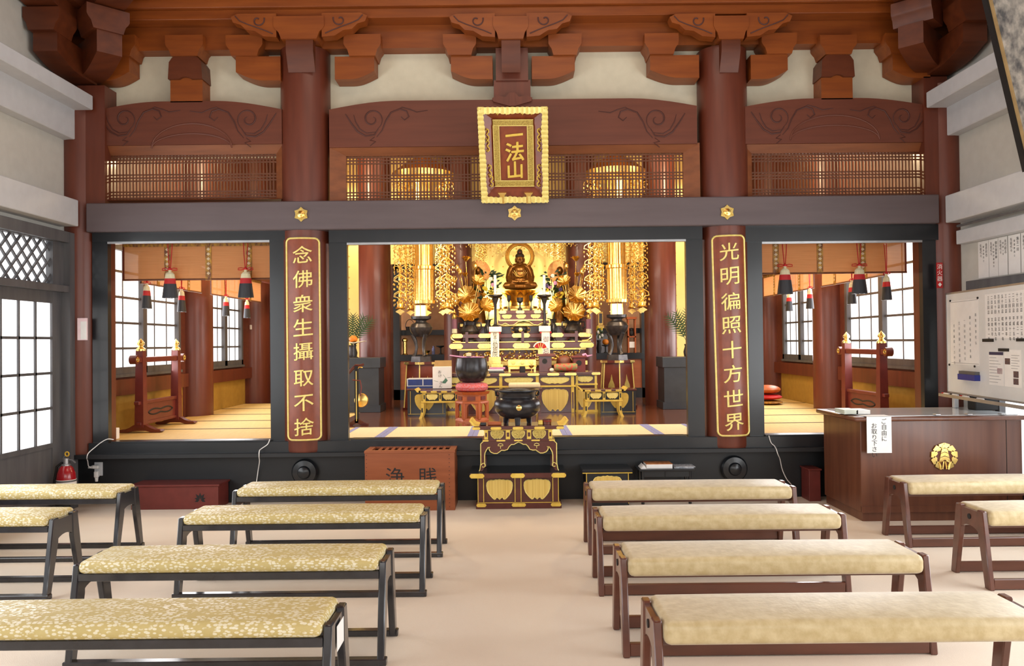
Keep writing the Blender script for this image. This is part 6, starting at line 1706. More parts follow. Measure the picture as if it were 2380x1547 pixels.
for f in (-1, 1):
    g.tube([S(f * 0.17, 0.02, 0.55), S(f * 0.23, 0.0, 0.44), S(f * 0.26, -0.04, 0.28), S(f * 0.25, -0.09, 0.2)], [0.085 * k_, 0.085 * k_, 0.085 * k_, 0.08 * k_], 14)   # upper arm in the sleeve
    g.tube([S(f * 0.25, -0.09, 0.2), S(f * 0.16, -0.17, 0.17), S(f * 0.06, -0.2, 0.165)], [0.075 * k_, 0.06 * k_, 0.035 * k_], 12)
    g.tube([S(f * 0.02, -0.08, 0.09), S(f * 0.22, -0.14, 0.085), S(f * 0.34, -0.13, 0.075), S(f * 0.36, -0.06, 0.07)], [0.09 * k_, 0.1 * k_, 0.085 * k_, 0.06 * k_], 16)      # folded legs
    g.tube([S(f * 0.34, -0.12, 0.05), S(f * 0.1, -0.25, 0.045), S(-f * 0.08, -0.27, 0.05)], [0.06 * k_, 0.062 * k_, 0.05 * k_], 12)
    for q in range(4):       # fingers laid over each other in the lap
        g.tube([S(f * 0.055, -0.215, 0.15 + 0.012 * q), S(f * 0.0, -0.235, 0.15 + 0.012 * q), S(-f * 0.03, -0.23, 0.15 + 0.012 * q)], [0.012 * k_, 0.012 * k_, 0.009 * k_], 6)
    g.tube([S(f * 0.05, -0.21, 0.19), S(f * 0.03, -0.225, 0.215), S(f * 0.006, -0.225, 0.222)], [0.014 * k_, 0.013 * k_, 0.009 * k_], 6)
g.ball(S(0, 0.0, 0.02), (0.34 * k_, 0.24 * k_, 0.05 * k_), 28, 8)
g.tube([S(0, 0.015, 0.55), S(0, 0.01, 0.66)], [0.075 * k_, 0.062 * k_], 14)
g.ball(S(0, 0.0, 0.735), (0.098 * k_, 0.105 * k_, 0.125 * k_), 22, 14)         # head
g.ball(S(0, -0.03, 0.68), (0.07 * k_, 0.07 * k_, 0.06 * k_), 16, 10)
g.tube([S(0, -0.098, 0.755), S(0, -0.122, 0.715), S(0, -0.105, 0.705)], [0.009 * k_, 0.016 * k_, 0.012 * k_], 8)       # nose
for f in (-1, 1):
    g.tube([S(f * 0.015, -0.105, 0.765), S(f * 0.045, -0.098, 0.772), S(f * 0.075, -0.07, 0.757)], [0.007 * k_, 0.009 * k_, 0.006 * k_], 6)   # brow
    g.ball(S(f * 0.042, -0.09, 0.742), (0.022 * k_, 0.014 * k_, 0.010 * k_), 10, 6)                                          # lid
    g.tube([S(f * 0.1, 0.0, 0.77), S(f * 0.106, 0.005, 0.72), S(f * 0.1, 0.0, 0.655)], [0.016 * k_, 0.017 * k_, 0.016 * k_], 8)    # long ears
g.tube([S(-0.03, -0.098, 0.678), S(0, -0.108, 0.68), S(0.03, -0.098, 0.678)], [0.006 * k_, 0.011 * k_, 0.006 * k_], 8)         # mouth
g.ball(S(0, -0.085, 0.645), (0.03 * k_, 0.025 * k_, 0.02 * k_), 10, 6)
tmp = bpy.data.meshes.new('statue_raw'); g.bm.to_mesh(tmp); g.bm.free()
tob = bpy.data.objects.new('statue_raw', tmp); COL.objects.link(tob)
md = tob.modifiers.new('r', 'REMESH'); md.mode = 'VOXEL'; md.voxel_size = 0.0055
ms = tob.modifiers.new('s', 'SMOOTH'); ms.factor = 0.5; ms.iterations = 3
dg = bpy.context.evaluated_depsgraph_get(); dg.update()
body = bpy.data.meshes.new_from_object(tob.evaluated_get(dg)); bpy.data.objects.remove(tob)
gb_ = G(); gb_.bm.from_mesh(body)
make(gb_, 'body', M['statue'], o, 60)
# robe folds
for f in (-1, 1):
    g = G()
    for q in range(5):
        t = q / 4
        g.tube([S(f * (0.12 + 0.05 * t), -0.11 + 0.02 * t, 0.55 - 0.02 * t), S(f * (0.19 + 0.05 * t), -0.105, 0.4 - 0.03 * t), S(f * (0.22 + 0.06 * t), -0.14, 0.24 - 0.02 * t)], [0.004 * k_, 0.010 * k_, 0.006 * k_], 6)
        g.tube([S(f * 0.33, -0.19 + 0.01 * q, 0.13 - 0.022 * q), S(f * 0.2, -0.245, 0.105 - 0.018 * q), S(f * 0.06, -0.285, 0.085 - 0.014 * q)], [0.004 * k_, 0.008 * k_, 0.004 * k_], 6)
    make(g, 'robe_folds', M['statue'], o, 60)
g = G()
for w in (0.10, 0.14, 0.17):
    g.tube([S(-w, -0.13, 0.42 + (0.17 - w)), S(-w * 0.5, -0.165, 0.33 + (0.12 - w) * 0.6), S(0, -0.172, 0.30 + (0.12 - w) * 0.5), S(w * 0.5, -0.165, 0.33 + (0.12 - w) * 0.6), S(w, -0.13, 0.42 + (0.17 - w))], [0.006 * k_, 0.01 * k_, 0.011 * k_, 0.01 * k_, 0.006 * k_], 6)
make(g, 'robe_neckline', M['gold'], o, 60)
g = G(); g.ball(S(0, 0.015, 0.81), (0.108 * k_, 0.11 * k_, 0.085 * k_), 22, 12); g.ball(S(0, 0.015, 0.905), (0.066 * k_, 0.068 * k_, 0.085 * k_), 18, 10); g.ball(S(0, 0.05, 0.75), (0.106 * k_, 0.08 * k_, 0.1 * k_), 18, 10)
make(g, 'hair', M['statue_hair'], o, 60)
make(G().ball(S(0, -0.062, 0.895), 0.014 * k_, 8, 6), 'red_gem', M['red'], o)
hc = at(1208, 596, YS + 0.1); rh = 34.5 * YS / F
make(G().tube([Vector((hc.x + rh * 0.9 * math.cos(t), YS + 0.1, hc.z + rh * 0.9 * math.sin(t))) for t in [kk * PI / 24 for kk in range(48)]], 0.022, 8, closed=True), 'halo_ring', mat('halo_gold', (0.55, 0.3, 0.06, 1), (0.45, 0.22, 0.04, 1), 0.35, 0.8), o)
make(G().tube([Vector((hc.x + rh * 0.76 * math.cos(t), YS + 0.1, hc.z + rh * 0.76 * math.sin(t))) for t in [kk * PI / 24 for kk in range(48)]], 0.008, 6, closed=True), 'halo_inner_ring', M['gold'], o)
make(G().box(cx_ - 0.02, cx_ + 0.02, YS + 0.09, YS + 0.13, sb.z + 0.02, hc.z - rh * 0.8), 'halo_stem', M['gold'], o)
# lotus pedestal
def petal(g, base, ang, L, w, lean, curl, M0=None):
    def fn(u, v):
        t = v; s = (u - 0.5) * 2
        ww = w * math.sin(PI * min(1, 0.18 + 0.82 * t)) ** 0.7 * (1 if t < 0.98 else 0.2)
        r = lean * t + curl * t * t; z = L * (t - 0.25 * t * t * abs(curl) / max(L, 1e-3))
        x = s * ww; rr = r - 0.25 * ww * s * s
        ca, sa = math.cos(ang), math.sin(ang)
        return Vector((base[0] + ca * rr - sa * x, base[1] + sa * rr + ca * x, base[2] + z))
    g.grid(fn, 4, 5)
o = thing('lotus_pedestal', 'round golden lotus pedestal under the seated statue', 'pedestal', (cx_, YS, SZ(716)))
zp0, zp1 = SZ(716), sb.z
make(G().lathe((cx_, YS, zp0), [(0.26, 0), (0.26, 0.03), (0.15, 0.05), (0.14, (zp1 - zp0) * 0.4), (0.2, (zp1 - zp0) * 0.75), (0.24, (zp1 - zp0) - 0.004), (0.02, (zp1 - zp0) - 0.003)], 32), 'pedestal_core', M['gold'], o)
for row, (n, r0, zz, L, ln) in enumerate(((12, 0.15, 0.35, 0.55, 0.11), (12, 0.16, 0.5, 0.45, 0.12))):
    for i in range(n):
        a = 2 * PI * (i + 0.5 * row) / n
        g = G(); petal(g, (cx_ + r0 * math.cos(a), YS + r0 * math.sin(a), zp0 + (zp1 - zp0) * zz), a, (zp1 - zp0) * L, 0.055, ln, 0.02)
        make(g, 'petal', M['gold'], o, 60)

# two smaller figures' halo discs at the sides
for px, py, lab in ((1112, 632, 'left'), (1300, 632, 'right')):
    c = at(px, py, 12.0); r = 28 * 12.0 / F
    o = thing('side_figure', 'small gilded figure before a round orange halo on the %s of the statue' % lab, 'statue', (c.x, 12.0, SZ(750)))
    g = G().lathe((0, 0, 0), [(r, 0), (r, 0.015), (r * 0.78, 0.02), (r * 0.02, 0.02)], 36); g.xf(Matrix.Translation((c.x, 12.0, c.z)) @ Matrix.Rotation(R(90), 4, 'X'))
    make(g, 'halo_disc', mat('orange_halo', srgb(196, 120, 52), srgb(206, 160, 86), 0.4, 0.3, noise=6), o)
    g = G(); z0 = SZ(750); z1 = c.z + 0.05
    g.lathe((c.x, 11.9, z0), [(0.12, 0), (0.11, 0.1), (0.075, (z1 - z0) * 0.45), (0.095, (z1 - z0) * 0.72), (0.05, (z1 - z0) * 0.82), (0.03, (z1 - z0) * 0.84)], 20, 1, 0.6)
    g.ball((c.x, 11.88, z1 - 0.04), (0.05, 0.05, 0.065), 14, 10)
    make(g, 'robed_figure', M['statue'], o, 60)

# ---------------------------------------------------------------- candles, flowers, gold lotus
for px, y0, y1, yb, f, lab in ((1151, 638, 684, 762, -1, 'left'), (1265, 640, 684, 760, 1, 'right')):
    Y = YA0 + 0.165; x = at(px, 690, Y).x; Zq = lambda py: at(px, py, Y).z
    o = thing('candle_stand', 'dark bronze candle stand on the altar, %s of the small table' % lab, 'candle stand', (x, Y, zal))
    h = Zq(685) - zal
    make(G().lathe((x, Y, zal), [(0.085, 0), (0.075, 0.02), (0.03, 0.05), (0.026, 0.08), (0.075, 0.13), (0.085, 0.17), (0.06, 0.215), (0.022, 0.25), (0.018, h * 0.55), (0.022, h * 0.8), (0.05, h * 0.93), (0.1, h * 0.97), (0.1, h), (0.02, h - 0.005)], 22), 'stand_body', M['bronze'], o)
    make(G().tube([(x + f * 0.07, Y, zal + 0.19), (x + f * 0.11, Y, zal + 0.24), (x + f * 0.1, Y, zal + 0.31), (x + f * 0.04, Y, zal + 0.32)], 0.008, 6), 'ear', M['bronze'], o)
    o = thing('candle', 'tall white candle on the %s bronze stand' % lab, 'candle', (x, Y, Zq(685)))
    make(G().cyl((x, Y, Zq(685)), (x, Y, Zq(639)), 0.021, n=16), 'wax', M['white'], o)
    make(G().cyl((x, Y, Zq(639)), (x, Y, Zq(636)), 0.004, n=6), 'wick', M['ink'], o)
M['leaf'] = mat('flower_leaf_green', srgb(58, 84, 40), srgb(38, 60, 30), 0.5)
M['petal_yellow'] = mat('yellow_petal', srgb(236, 204, 50), None, 0.6)
M['petal_pink'] = mat('pink_petal', srgb(214, 150, 190), None, 0.6)
M['petal_white'] = mat('white_petal', srgb(240, 236, 224), None, 0.6)
M['purple_flower'] = mat('purple_petal', srgb(84, 64, 110), None, 0.6)
def bouquet(px, py, Y, zb, label, seed):
    random.seed(seed); c = at(px, py, Y)
    o = thing('flower_bouquet', label, 'flowers', (c.x, Y, zb))
    make(G().lathe((c.x, Y, zb), [(0.05, 0), (0.03, 0.03), (0.05, 0.12), (0.06, 0.2), (0.03, 0.26), (0.05, 0.32), (0.04, 0.32), (0.01, 0.2)], 18), 'vase', M['bronze'], o)
    g = G()
    for k in range(60):
        a = random.uniform(0, 6.28); rr = random.uniform(0.02, 0.17); z = c.z + random.uniform(-0.22, 0.2)
        p = Vector((c.x + rr * math.cos(a), Y + 0.5 * rr * math.sin(a), z)); d = Vector((math.cos(a), 0.4 * math.sin(a), random.uniform(-0.2, 0.7))).normalized() * random.uniform(0.06, 0.12)
        n = d.cross(Vector((0.2, 1, 0.1))).normalized() * 0.018
        v = [g.bm.verts.new(q) for q in (p, p + d * 0.5 + n + Vector((0, -0.01, 0)), p + d, p + d * 0.5 - n + Vector((0, -0.01, 0)))]
        g.bm.faces.new(v)
    bmesh.ops.solidify(g.bm, geom=g.bm.faces[:], thickness=0.002)
    make(g, 'leaves', M['leaf'], o); 
    g = G()
    for k in range(7):
        a = 6.28 * k / 7
        g.tube([(c.x + 0.01 * math.cos(a), Y + 0.01 * math.sin(a), zb + 0.3), (c.x + 0.05 * math.cos(a), Y + 0.03 * math.sin(a), c.z - 0.1), (c.x + 0.1 * math.cos(a), Y + 0.05 * math.sin(a), c.z + 0.1)], 0.004, 5)
    make(g, 'stems', M['leaf'], o)
    for m, n, zo in (('petal_yellow', 6, -0.1), ('petal_pink', 2, 0.03), ('petal_white', 2, 0.12), ('purple_flower', 2, -0.02)):
        for k in range(n):
            q = (c.x + random.uniform(-0.13, 0.13), Y - random.uniform(0.02, 0.1), c.z + zo + random.uniform(-0.07, 0.07)); g = G()
            for j in range(8):
                t = 6.28 * j / 8
                g.ball((q[0] + 0.018 * math.cos(t), q[1] - 0.004, q[2] + 0.018 * math.sin(t)), (0.013, 0.007, 0.013), 7, 5)
            g.ball((q[0], q[1] - 0.008, q[2]), 0.01, 7, 5)
            make(g, 'blossom', M[m], o)
bouquet(1133, 665, YA0 + 0.44, zal, 'bunch of yellow, pink and white flowers behind the left candle', 4)
bouquet(1285, 665, YA0 + 0.44, zal, 'bunch of yellow, pink and white flowers behind the right candle', 9)

def lotus_leaf(g, c, r, nrm, seed, depth=0.35):
    """ribbed round leaf facing nrm"""
    c = Vector(c); nrm = Vector(nrm).normalized(); q = nrm.to_track_quat('Z', 'Y').to_matrix().to_4x4(); q.translation = c
    random.seed(seed); ph = random.random() * 6
    n, m = 48, 5
    V = []
    for j in range(m + 1):
        t = max(j / m, 0.02)
        ring = []
        for i in range(n):
            a = 2 * PI * i / n
            rr = r * t * (1 + 0.07 * math.cos(9 * a + ph) * t)
            z = r * depth * (t ** 1.6) + r * 0.06 * t * math.cos(18 * a)
            ring.append(g.bm.verts.new(q @ Vector((rr * math.cos(a), rr * math.sin(a), z))))
        V.append(ring)
    for A, B in zip(V, V[1:]):
        for i in range(n): g.bm.faces.new((A[i], A[(i + 1) % n], B[(i + 1) % n], B[i]))
    g.bm.faces.new(V[0][::-1])
    bmesh.ops.solidify(g.bm, geom=g.bm.faces[:], thickness=0.003)
def lotus_flower(g, c, r, tilt=0.0, open_=1.0):
    for row, (n, ln, L) in enumerate(((8, 0.9, 0.75), (8, 0.55, 0.95), (6, 0.25, 0.9))):
        for i in range(n):
            petal(g, c, 2 * PI * (i + 0.5 * row) / n, r * L, r * 0.34, r * ln * open_, r * 0.15 * open_)
    g.ball((c[0], c[1], c[2] + r * 0.25), (r * 0.2, r * 0.2, r * 0.22), 10, 6)
def gold_lotus(pxv, f, label):
    """vase with gilded lotus leaves, flowers and buds; f mirrors the layout about the vase"""
    Y = YA0 + 0.235
    vx = at(pxv, 770, Y).x; Zv = lambda py: at(pxv, py, Y).z
    o = thing('gold_lotus_vase', label, 'gold lotus', (vx, Y, zal))
    hz = Zv(740) - zal; 
    make(G().lathe((vx, Y, zal), [(0.09, 0), (0.08, 0.025), (0.055, 0.04), (0.06, 0.055), (0.125, 0.11), (0.14, 0.15), (0.12, 0.2), (0.095, 0.24), (0.1, hz * 0.85), (0.145, hz), (0.13, hz), (0.085, hz * 0.85), (0.01, hz * 0.6)], 30), 'vase', M['bronze'], o)
    for s in (-1, 1):
        make(G().tube([(vx + s * 0.1, Y, zal + 0.27), (vx + s * 0.16, Y, zal + 0.27), (vx + s * 0.165, Y, zal + 0.2), (vx + s * 0.13, Y, zal + 0.17)], 0.013, 8), 'vase_ear', M['bronze'], o)
    def P(dx, py, dy=0.0): return Vector((vx + f * dx * Y / F, Y + dy, Zv(py)))
    base = P(0, 742)
    for dx, py, r, nx, nz, dy in ((0, 728, 25, 0.05, 0.45, -0.12), (-6, 688, 22, -0.1, 0.35, -0.08), (38, 710, 18, 0.5, 0.4, 0.06), (-30, 700, 17, -0.8, 0.5, -0.02), (20, 655, 16, 0.4, 0.8, -0.02), (-36, 655, 14, -0.8, 0.7, 0.0)):
        p = P(dx, py, dy); g = G(); lotus_leaf(g, p, r * Y / F, (f * nx, -1, nz), int(dx + py), 0.4)
        make(g, 'lotus_leaf', M['gold'], o, 60)
    for dx, py, r, dy in ((-8, 606, 13, 0.02), (-10, 642, 10, -0.02), (33, 690, 10, -0.02), (26, 650, 12, 0.05), (-54, 716, 11, -0.05)):
        p = P(dx, py, dy); g = G(); lotus_flower(g, p, r * Y / F, 0, 1.0); make(g, 'lotus_flower', M['gold'], o, 60)
    for dx, py, dy in ((-21, 632, 0.0), (-50, 668, 0.0), (-28, 622, 0.04), (14, 618, 0.05)):
        p = P(dx, py, dy); make(G().lathe(p, [(0.004, -0.05), (0.024, -0.02), (0.03, 0.0), (0.02, 0.035), (0.003, 0.06)], 12), 'lotus_bud', M['gold'], o)
    for dx, py, dy in ((-8, 606, 0.02), (-21, 632, 0.0), (-10, 642, -0.02), (-50, 668, 0), (38, 710, 0.06), (20, 655, -0.02), (-30, 700, -0.02), (-6, 692, -0.1), (26, 650, 0.05), (-54, 716, -0.05), (-28, 622, 0.04), (14, 618, 0.05)):
        p = P(dx, py, dy); mid = base.lerp(p, 0.5) + Vector((0, 0, -0.04))
        make(G().tube([base, mid, p + Vector((0, 0.006, -0.012))], 0.006, 6), 'stem', M['gold'], o)
gold_lotus(1092, 1, 'dark bronze vase of gilded lotus leaves and flowers on the left of the altar')
gold_lotus(1333, -1, 'dark bronze vase of gilded lotus leaves and flowers on the right of the altar')
for px, lab in ((1056, 'left'), (1368, 'right')):
    c = at(px, 740, YA0 + 0.02)
    o = thing('purple_tassel', 'purple and white tassel hanging at the %s corner of the altar rail' % lab, 'tassel', (c.x, YA0 + 0.02, c.z - 0.2))
    Zq = lambda py: at(px, py, YA0 + 0.02).z
    make(G().lathe((c.x, YA0 + 0.03, 0), [(0.035, Zq(764)), (0.034, Zq(742)), (0.02, Zq(740))], 18), 'purple_strands', mat('purple_silk', srgb(150, 96, 110), srgb(110, 66, 84), 0.6, scale=(60, 60, 1)), o)
    make(G().lathe((c.x, YA0 + 0.03, 0), [(0.038, Zq(774)), (0.036, Zq(764))], 18), 'white_fringe', M['cream_silk'], o)
    make(G().lathe((c.x, YA0 + 0.03, 0), [(0.03, Zq(741)), (0.036, Zq(737)), (0.018, Zq(731)), (0.03, Zq(727)), (0.012, Zq(722)), (0.004, Zq(718))], 14), 'gold_knop', M['gold'], o)

# ---------------------------------------------------------------- hanging gold canopies with garlands
def pendant(g, p, s):
    """one openwork garland ornament hanging from p"""
    x, y, z = p
    for a in (0, PI / 2):
        ca, sa = math.cos(a) * s, math.sin(a) * s
        for f in (-1, 1):
            g.tube([(x, y, z), (x + f * 0.045 * ca, y + f * 0.045 * sa, z - 0.03 * s), (x + f * 0.05 * ca, y + f * 0.05 * sa, z - 0.055 * s), (x + f * 0.02 * ca, y + f * 0.02 * sa, z - 0.06 * s), (x, y, z - 0.085 * s)], [0.002 * s, 0.0048 * s, 0.005 * s, 0.004 * s, 0.002 * s], 5)
            g.ball((x + f * 0.05 * ca, y + f * 0.05 * sa, z - 0.085 * s), (0.008 * s, 0.008 * s, 0.012 * s), 6, 4)
            g.ball((x + f * 0.048 * ca, y + f * 0.048 * sa, z - 0.125 * s), (0.005 * s, 0.005 * s, 0.011 * s), 6, 4)
            g.ball((x + f * 0.022 * ca, y + f * 0.022 * sa, z - 0.105 * s), (0.006 * s, 0.006 * s, 0.012 * s), 6, 4)
    g.ball((x, y, z - 0.02 * s), (0.018 * s, 0.018 * s, 0.012 * s), 6, 4)
def bell(g, p, s):
    x, y, z = p
    g.lathe((x, y, z), [(0.006 * s, 0), (0.03 * s, -0.02 * s), (0.034 * s, -0.055 * s), (0.05 * s, -0.07 * s), (0.046 * s, -0.074 * s), (0.01 * s, -0.05 * s)], 14)
    g.prism([(x, z - 0.075 * s), (x + 0.05 * s, z - 0.105 * s), (x + 0.02 * s, z - 0.12 * s), (x, z - 0.14 * s), (x - 0.02 * s, z - 0.12 * s), (x - 0.05 * s, z - 0.105 * s)], 'xz', y - 0.003, y + 0.003)
def canopy(px, Y, py_bot, rc, rg, ztop, label, n=9, sgn=1):
    c = at(px, py_bot, Y)
    o = thing('gold_canopy', label, 'hanging ornament', (c.x, Y, c.z))
    g = G(); zb = c.z; nn = 60
    def ring(z, r): return [(c.x + r * (1 + (0.035 if i % 4 < 2 else -0.02)) * math.cos(2 * PI * i / nn), Y + r * (1 + (0.035 if i % 4 < 2 else -0.02)) * math.sin(2 * PI * i / nn), z) for i in range(nn)]
    rows = [(zb, rc), (zb + 0.42, rc * 1.02), (zb + 0.43, rc * 1.15), (zb + 0.47, rc * 1.15), (zb + 0.48, rc * 0.92), (ztop - 0.3, rc * 0.92)]
    V = [g._v(ring(z, r)) for z, r in rows]
    for A, B in zip(V, V[1:]):
        for i in range(nn): g.bm.faces.new((A[i], A[(i + 1) % nn], B[(i + 1) % nn], B[i]))
    make(g, 'ribbed_cylinder', M['gold'], o, 25)
    make(G().lathe((c.x, Y, 0), [(rc * 1.12, zb - 0.02), (rc * 1.16, zb + 0.02), (rc * 0.9, zb + 0.03)], 30), 'lower_band', M['gold'], o)
    make(G().lathe((c.x, Y, 0), [(rg * 1.1, ztop - 0.32), (rg * 1.15, ztop - 0.25), (rg * 0.6, ztop - 0.1), (0.03, ztop), (0.01, ztop + 0.4)], 24), 'top_cap', M['gold'], o)
    random.seed(int(px))
    for k in range(n):
        a = 2 * PI * (k + 0.25) / n; r = rg * random.uniform(0.92, 1.05)
        if abs((a - 1.5 * PI + PI) % (2 * PI) - PI) < 0.42: continue
        x, y = c.x + r * math.cos(a), Y + r * math.sin(a)
        g = G(); zend = zb - 0.02
        g.cyl((x, y, ztop - 0.25), (x, y, zend), 0.0025, n=4)
        z = zend + 0.17
        while z < ztop - 0.3:
            pendant(g, (x, y, z), 1.5 * random.uniform(0.9, 1.1)); z += 0.21
        make(g, 'garland', M['gold'], o, 0)
        g = G(); bell(g, (x, y, zend + 0.02), 1.2); make(g, 'bell', M['gold'], o)
    for k in range(n - 2):
        a = 2 * PI * (k + 0.6) / (n - 2); r = rg * 0.66
        if abs((a - 1.5 * PI + PI) % (2 * PI) - PI) < 0.6: continue
        x, y = c.x + r * math.cos(a), Y + r * math.sin(a)
        g = G(); zend = zb + 0.02
        g.cyl((x, y, ztop - 0.2), (x, y, zend), 0.0025, n=4)
        z = zend + 0.14
        while z < ztop - 0.3:
            pendant(g, (x, y, z), random.uniform(1.1, 1.25)); z += 0.17
        make(g, 'inner_garland', M['gold'], o, 0)
YK = 10.32
canopy(986, YK, 702, 0.125, 0.355, 3.9, 'gold cylinder canopy with hanging garlands above the left bronze lantern')
canopy(1434, YK, 699, 0.125, 0.355, 3.9, 'gold cylinder canopy with hanging garlands above the right bronze lantern')
# central canopy above the statue
c = at(1210, 560, 11.6)
o = thing('altar_canopy', 'wide gold canopy with short garlands hanging above the statue', 'hanging ornament', (c.x, 11.5, 3.0))
make(G().lathe((c.x, 11.5, 0), [(0.78, 3.15), (0.82, 3.18), (0.8, 3.3), (0.7, 3.36), (0.35, 3.6), (0.05, 3.75), (0.02, 4.5)], 8), 'canopy_roof', M['gold'], o, 20)
for k in range(16):
    if k in (11, 12, 13, 10, 14): continue
    a = 2 * PI * k / 16; x, y = c.x + 0.74 * math.cos(a), 11.5 + 0.74 * math.sin(a)
    g = G(); zend = 2.85
    g.cyl((x, y, 3.16), (x, y, zend), 0.0025, n=4)
    z = zend + 0.14
    while z < 3.2:
        pendant(g, (x, y, z), 1.25); z += 0.13
    make(g, 'garland', M['gold'], o, 0)
for px, lab in ((1128, 'left'), (1288, 'right')):
    c2_ = at(px, 580, 11.3); g = G(); random.seed(int(px))
    o2 = thing('garland_cluster', 'bushy gold garland hanging at the %s above the flowers' % lab, 'hanging ornament', (c2_.x, 11.3, c2_.z))
    for k in range(5):
        x, y = c2_.x + random.uniform(-0.1, 0.1), 11.3 + random.uniform(-0.06, 0.06); ze = at(px, 612 - 8 * abs(k - 2), 11.3).z
        g.cyl((x, y, 3.145), (x, y, ze), 0.0025, n=4); z = ze + 0.12
        while z < 3.1:
            pendant(g, (x, y, z), random.uniform(0.8, 1.1)); z += 0.11
    make(g, 'pendants', M['gold'], o2, 0)
# ---------------------------------------------------------------- tables and stands in front of the altar
YQ = 9.55
QX = lambda px, Y=YQ: at(px, 900, Y).x
QZ = lambda py, Y=YQ, px=1207: at(px, py, Y).z
o = thing('front_table', 'wide maroon and gold altar table with large ribbed gold panels, on the dark floor', 'table', (QX(1207), YQ + 0.3, ZF))
YQ2 = YQ + 0.08
make(G().box(QX(1018, YQ2), QX(1396, YQ2), YQ2 - 0.02, YQ + 0.6, QZ(873.5), QZ(866), 0.004), 'table_top', M['maroon'], o)
make(G().box(QX(1074), QX(1340), YQ - 0.03, YQ + 0.1, QZ(873.5), QZ(866), 0.004), 'front_top', M['maroon'], o)
fittings(o, [(QX(a), QX(b)) for a, b in ((1075, 1098), (1112, 1140), (1160, 1188), (1226, 1254), (1272, 1300), (1312, 1340))], QZ(873), QZ(867), YQ - 0.03)
fittings(o, [(QX(a, YQ2), QX(b, YQ2)) for a, b in ((1018, 1040), (1375, 1396))], QZ(873), QZ(867), YQ2 - 0.02)
make(G().box(QX(1078), QX(1336), YQ + 0.01, YQ + 0.58, QZ(896), QZ(873.5)), 'upper_case', M['maroon'], o)
make(G().box(QX(1076), QX(1338), YQ - 0.01, YQ + 0.58, QZ(900), QZ(896), 0.002), 'middle_rail', M['gold_paint'], o)
make(G().box(QX(1078), QX(1336), YQ + 0.01, YQ + 0.58, QZ(961), QZ(900)), 'lower_case', M['maroon'], o)
make(G().box(QX(1072), QX(1338), YQ - 0.02, YQ + 0.6, ZF, QZ(960), 0.003), 'base', M['maroon'], o)
make(G().box(QX(1074), QX(1337), YQ - 0.024, YQ - 0.01, QZ(964), QZ(961.5)), 'gold_line', M['gold_paint'], o)
for px in (1081, 1164, 1249, 1331):
    make(G().box(QX(px - 3.5), QX(px + 3.5), YQ - 0.002, YQ + 0.02, QZ(961), QZ(900)), 'post', M['gold_paint'], o)
    make(G().box(QX(px - 1.8), QX(px + 1.8), YQ - 0.005, YQ, QZ(950), QZ(912)), 'post_inlay', M['maroon'], o)
    make(G().box(QX(px - 3.5), QX(px + 3.5), YQ - 0.002, YQ + 0.02, QZ(896), QZ(874)), 'post', M['gold_paint'], o)
for px in (1122, 1206, 1290):
    gold_panel(o, QX(px), QZ(930), 61 * YQ / F, 52 * YQ / F, YQ + 0.006)
    gold_panel(o, QX(px), QZ(884.5), 66 * YQ / F, 15 * YQ / F, YQ + 0.006, 'gold_pale', 'gold_panel', 0.004)
for f in (-1, 1):
    q = lambda d: QX(1207 + f * d, YQ2)
    a, b = sorted((q(130), q(182)))
    make(G().box(a, b, YQ2 + 0.01, YQ + 0.58, QZ(958), QZ(873.5)), 'wing_case', M['maroon'], o)
    make(G().box(a, b, YQ2 - 0.005, YQ2 + 0.02, QZ(897), QZ(893)), 'wing_rail', M['gold_paint'], o)
    make(G().box(a, b, YQ2 - 0.005, YQ2 + 0.02, QZ(960), QZ(955)), 'wing_base', M['gold_paint'], o)
    for d in (134, 178):
        x = q(d); make(G().box(x - 0.014, x + 0.014, YQ2, YQ2 + 0.02, QZ(958), QZ(874)), 'wing_post', M['gold_paint'], o)
    gold_panel(o, q(153), QZ(927), 36 * YQ / F, 44 * YQ / F, YQ2 + 0.008, 'ribbed_gold', 'gold_panel', 0.004)
    gold_panel(o, q(153), QZ(883), 36 * YQ / F, 13 * YQ / F, YQ2 + 0.008, 'gold_pale', 'gold_panel', 0.004)
ztab = QZ(866) + 0.001

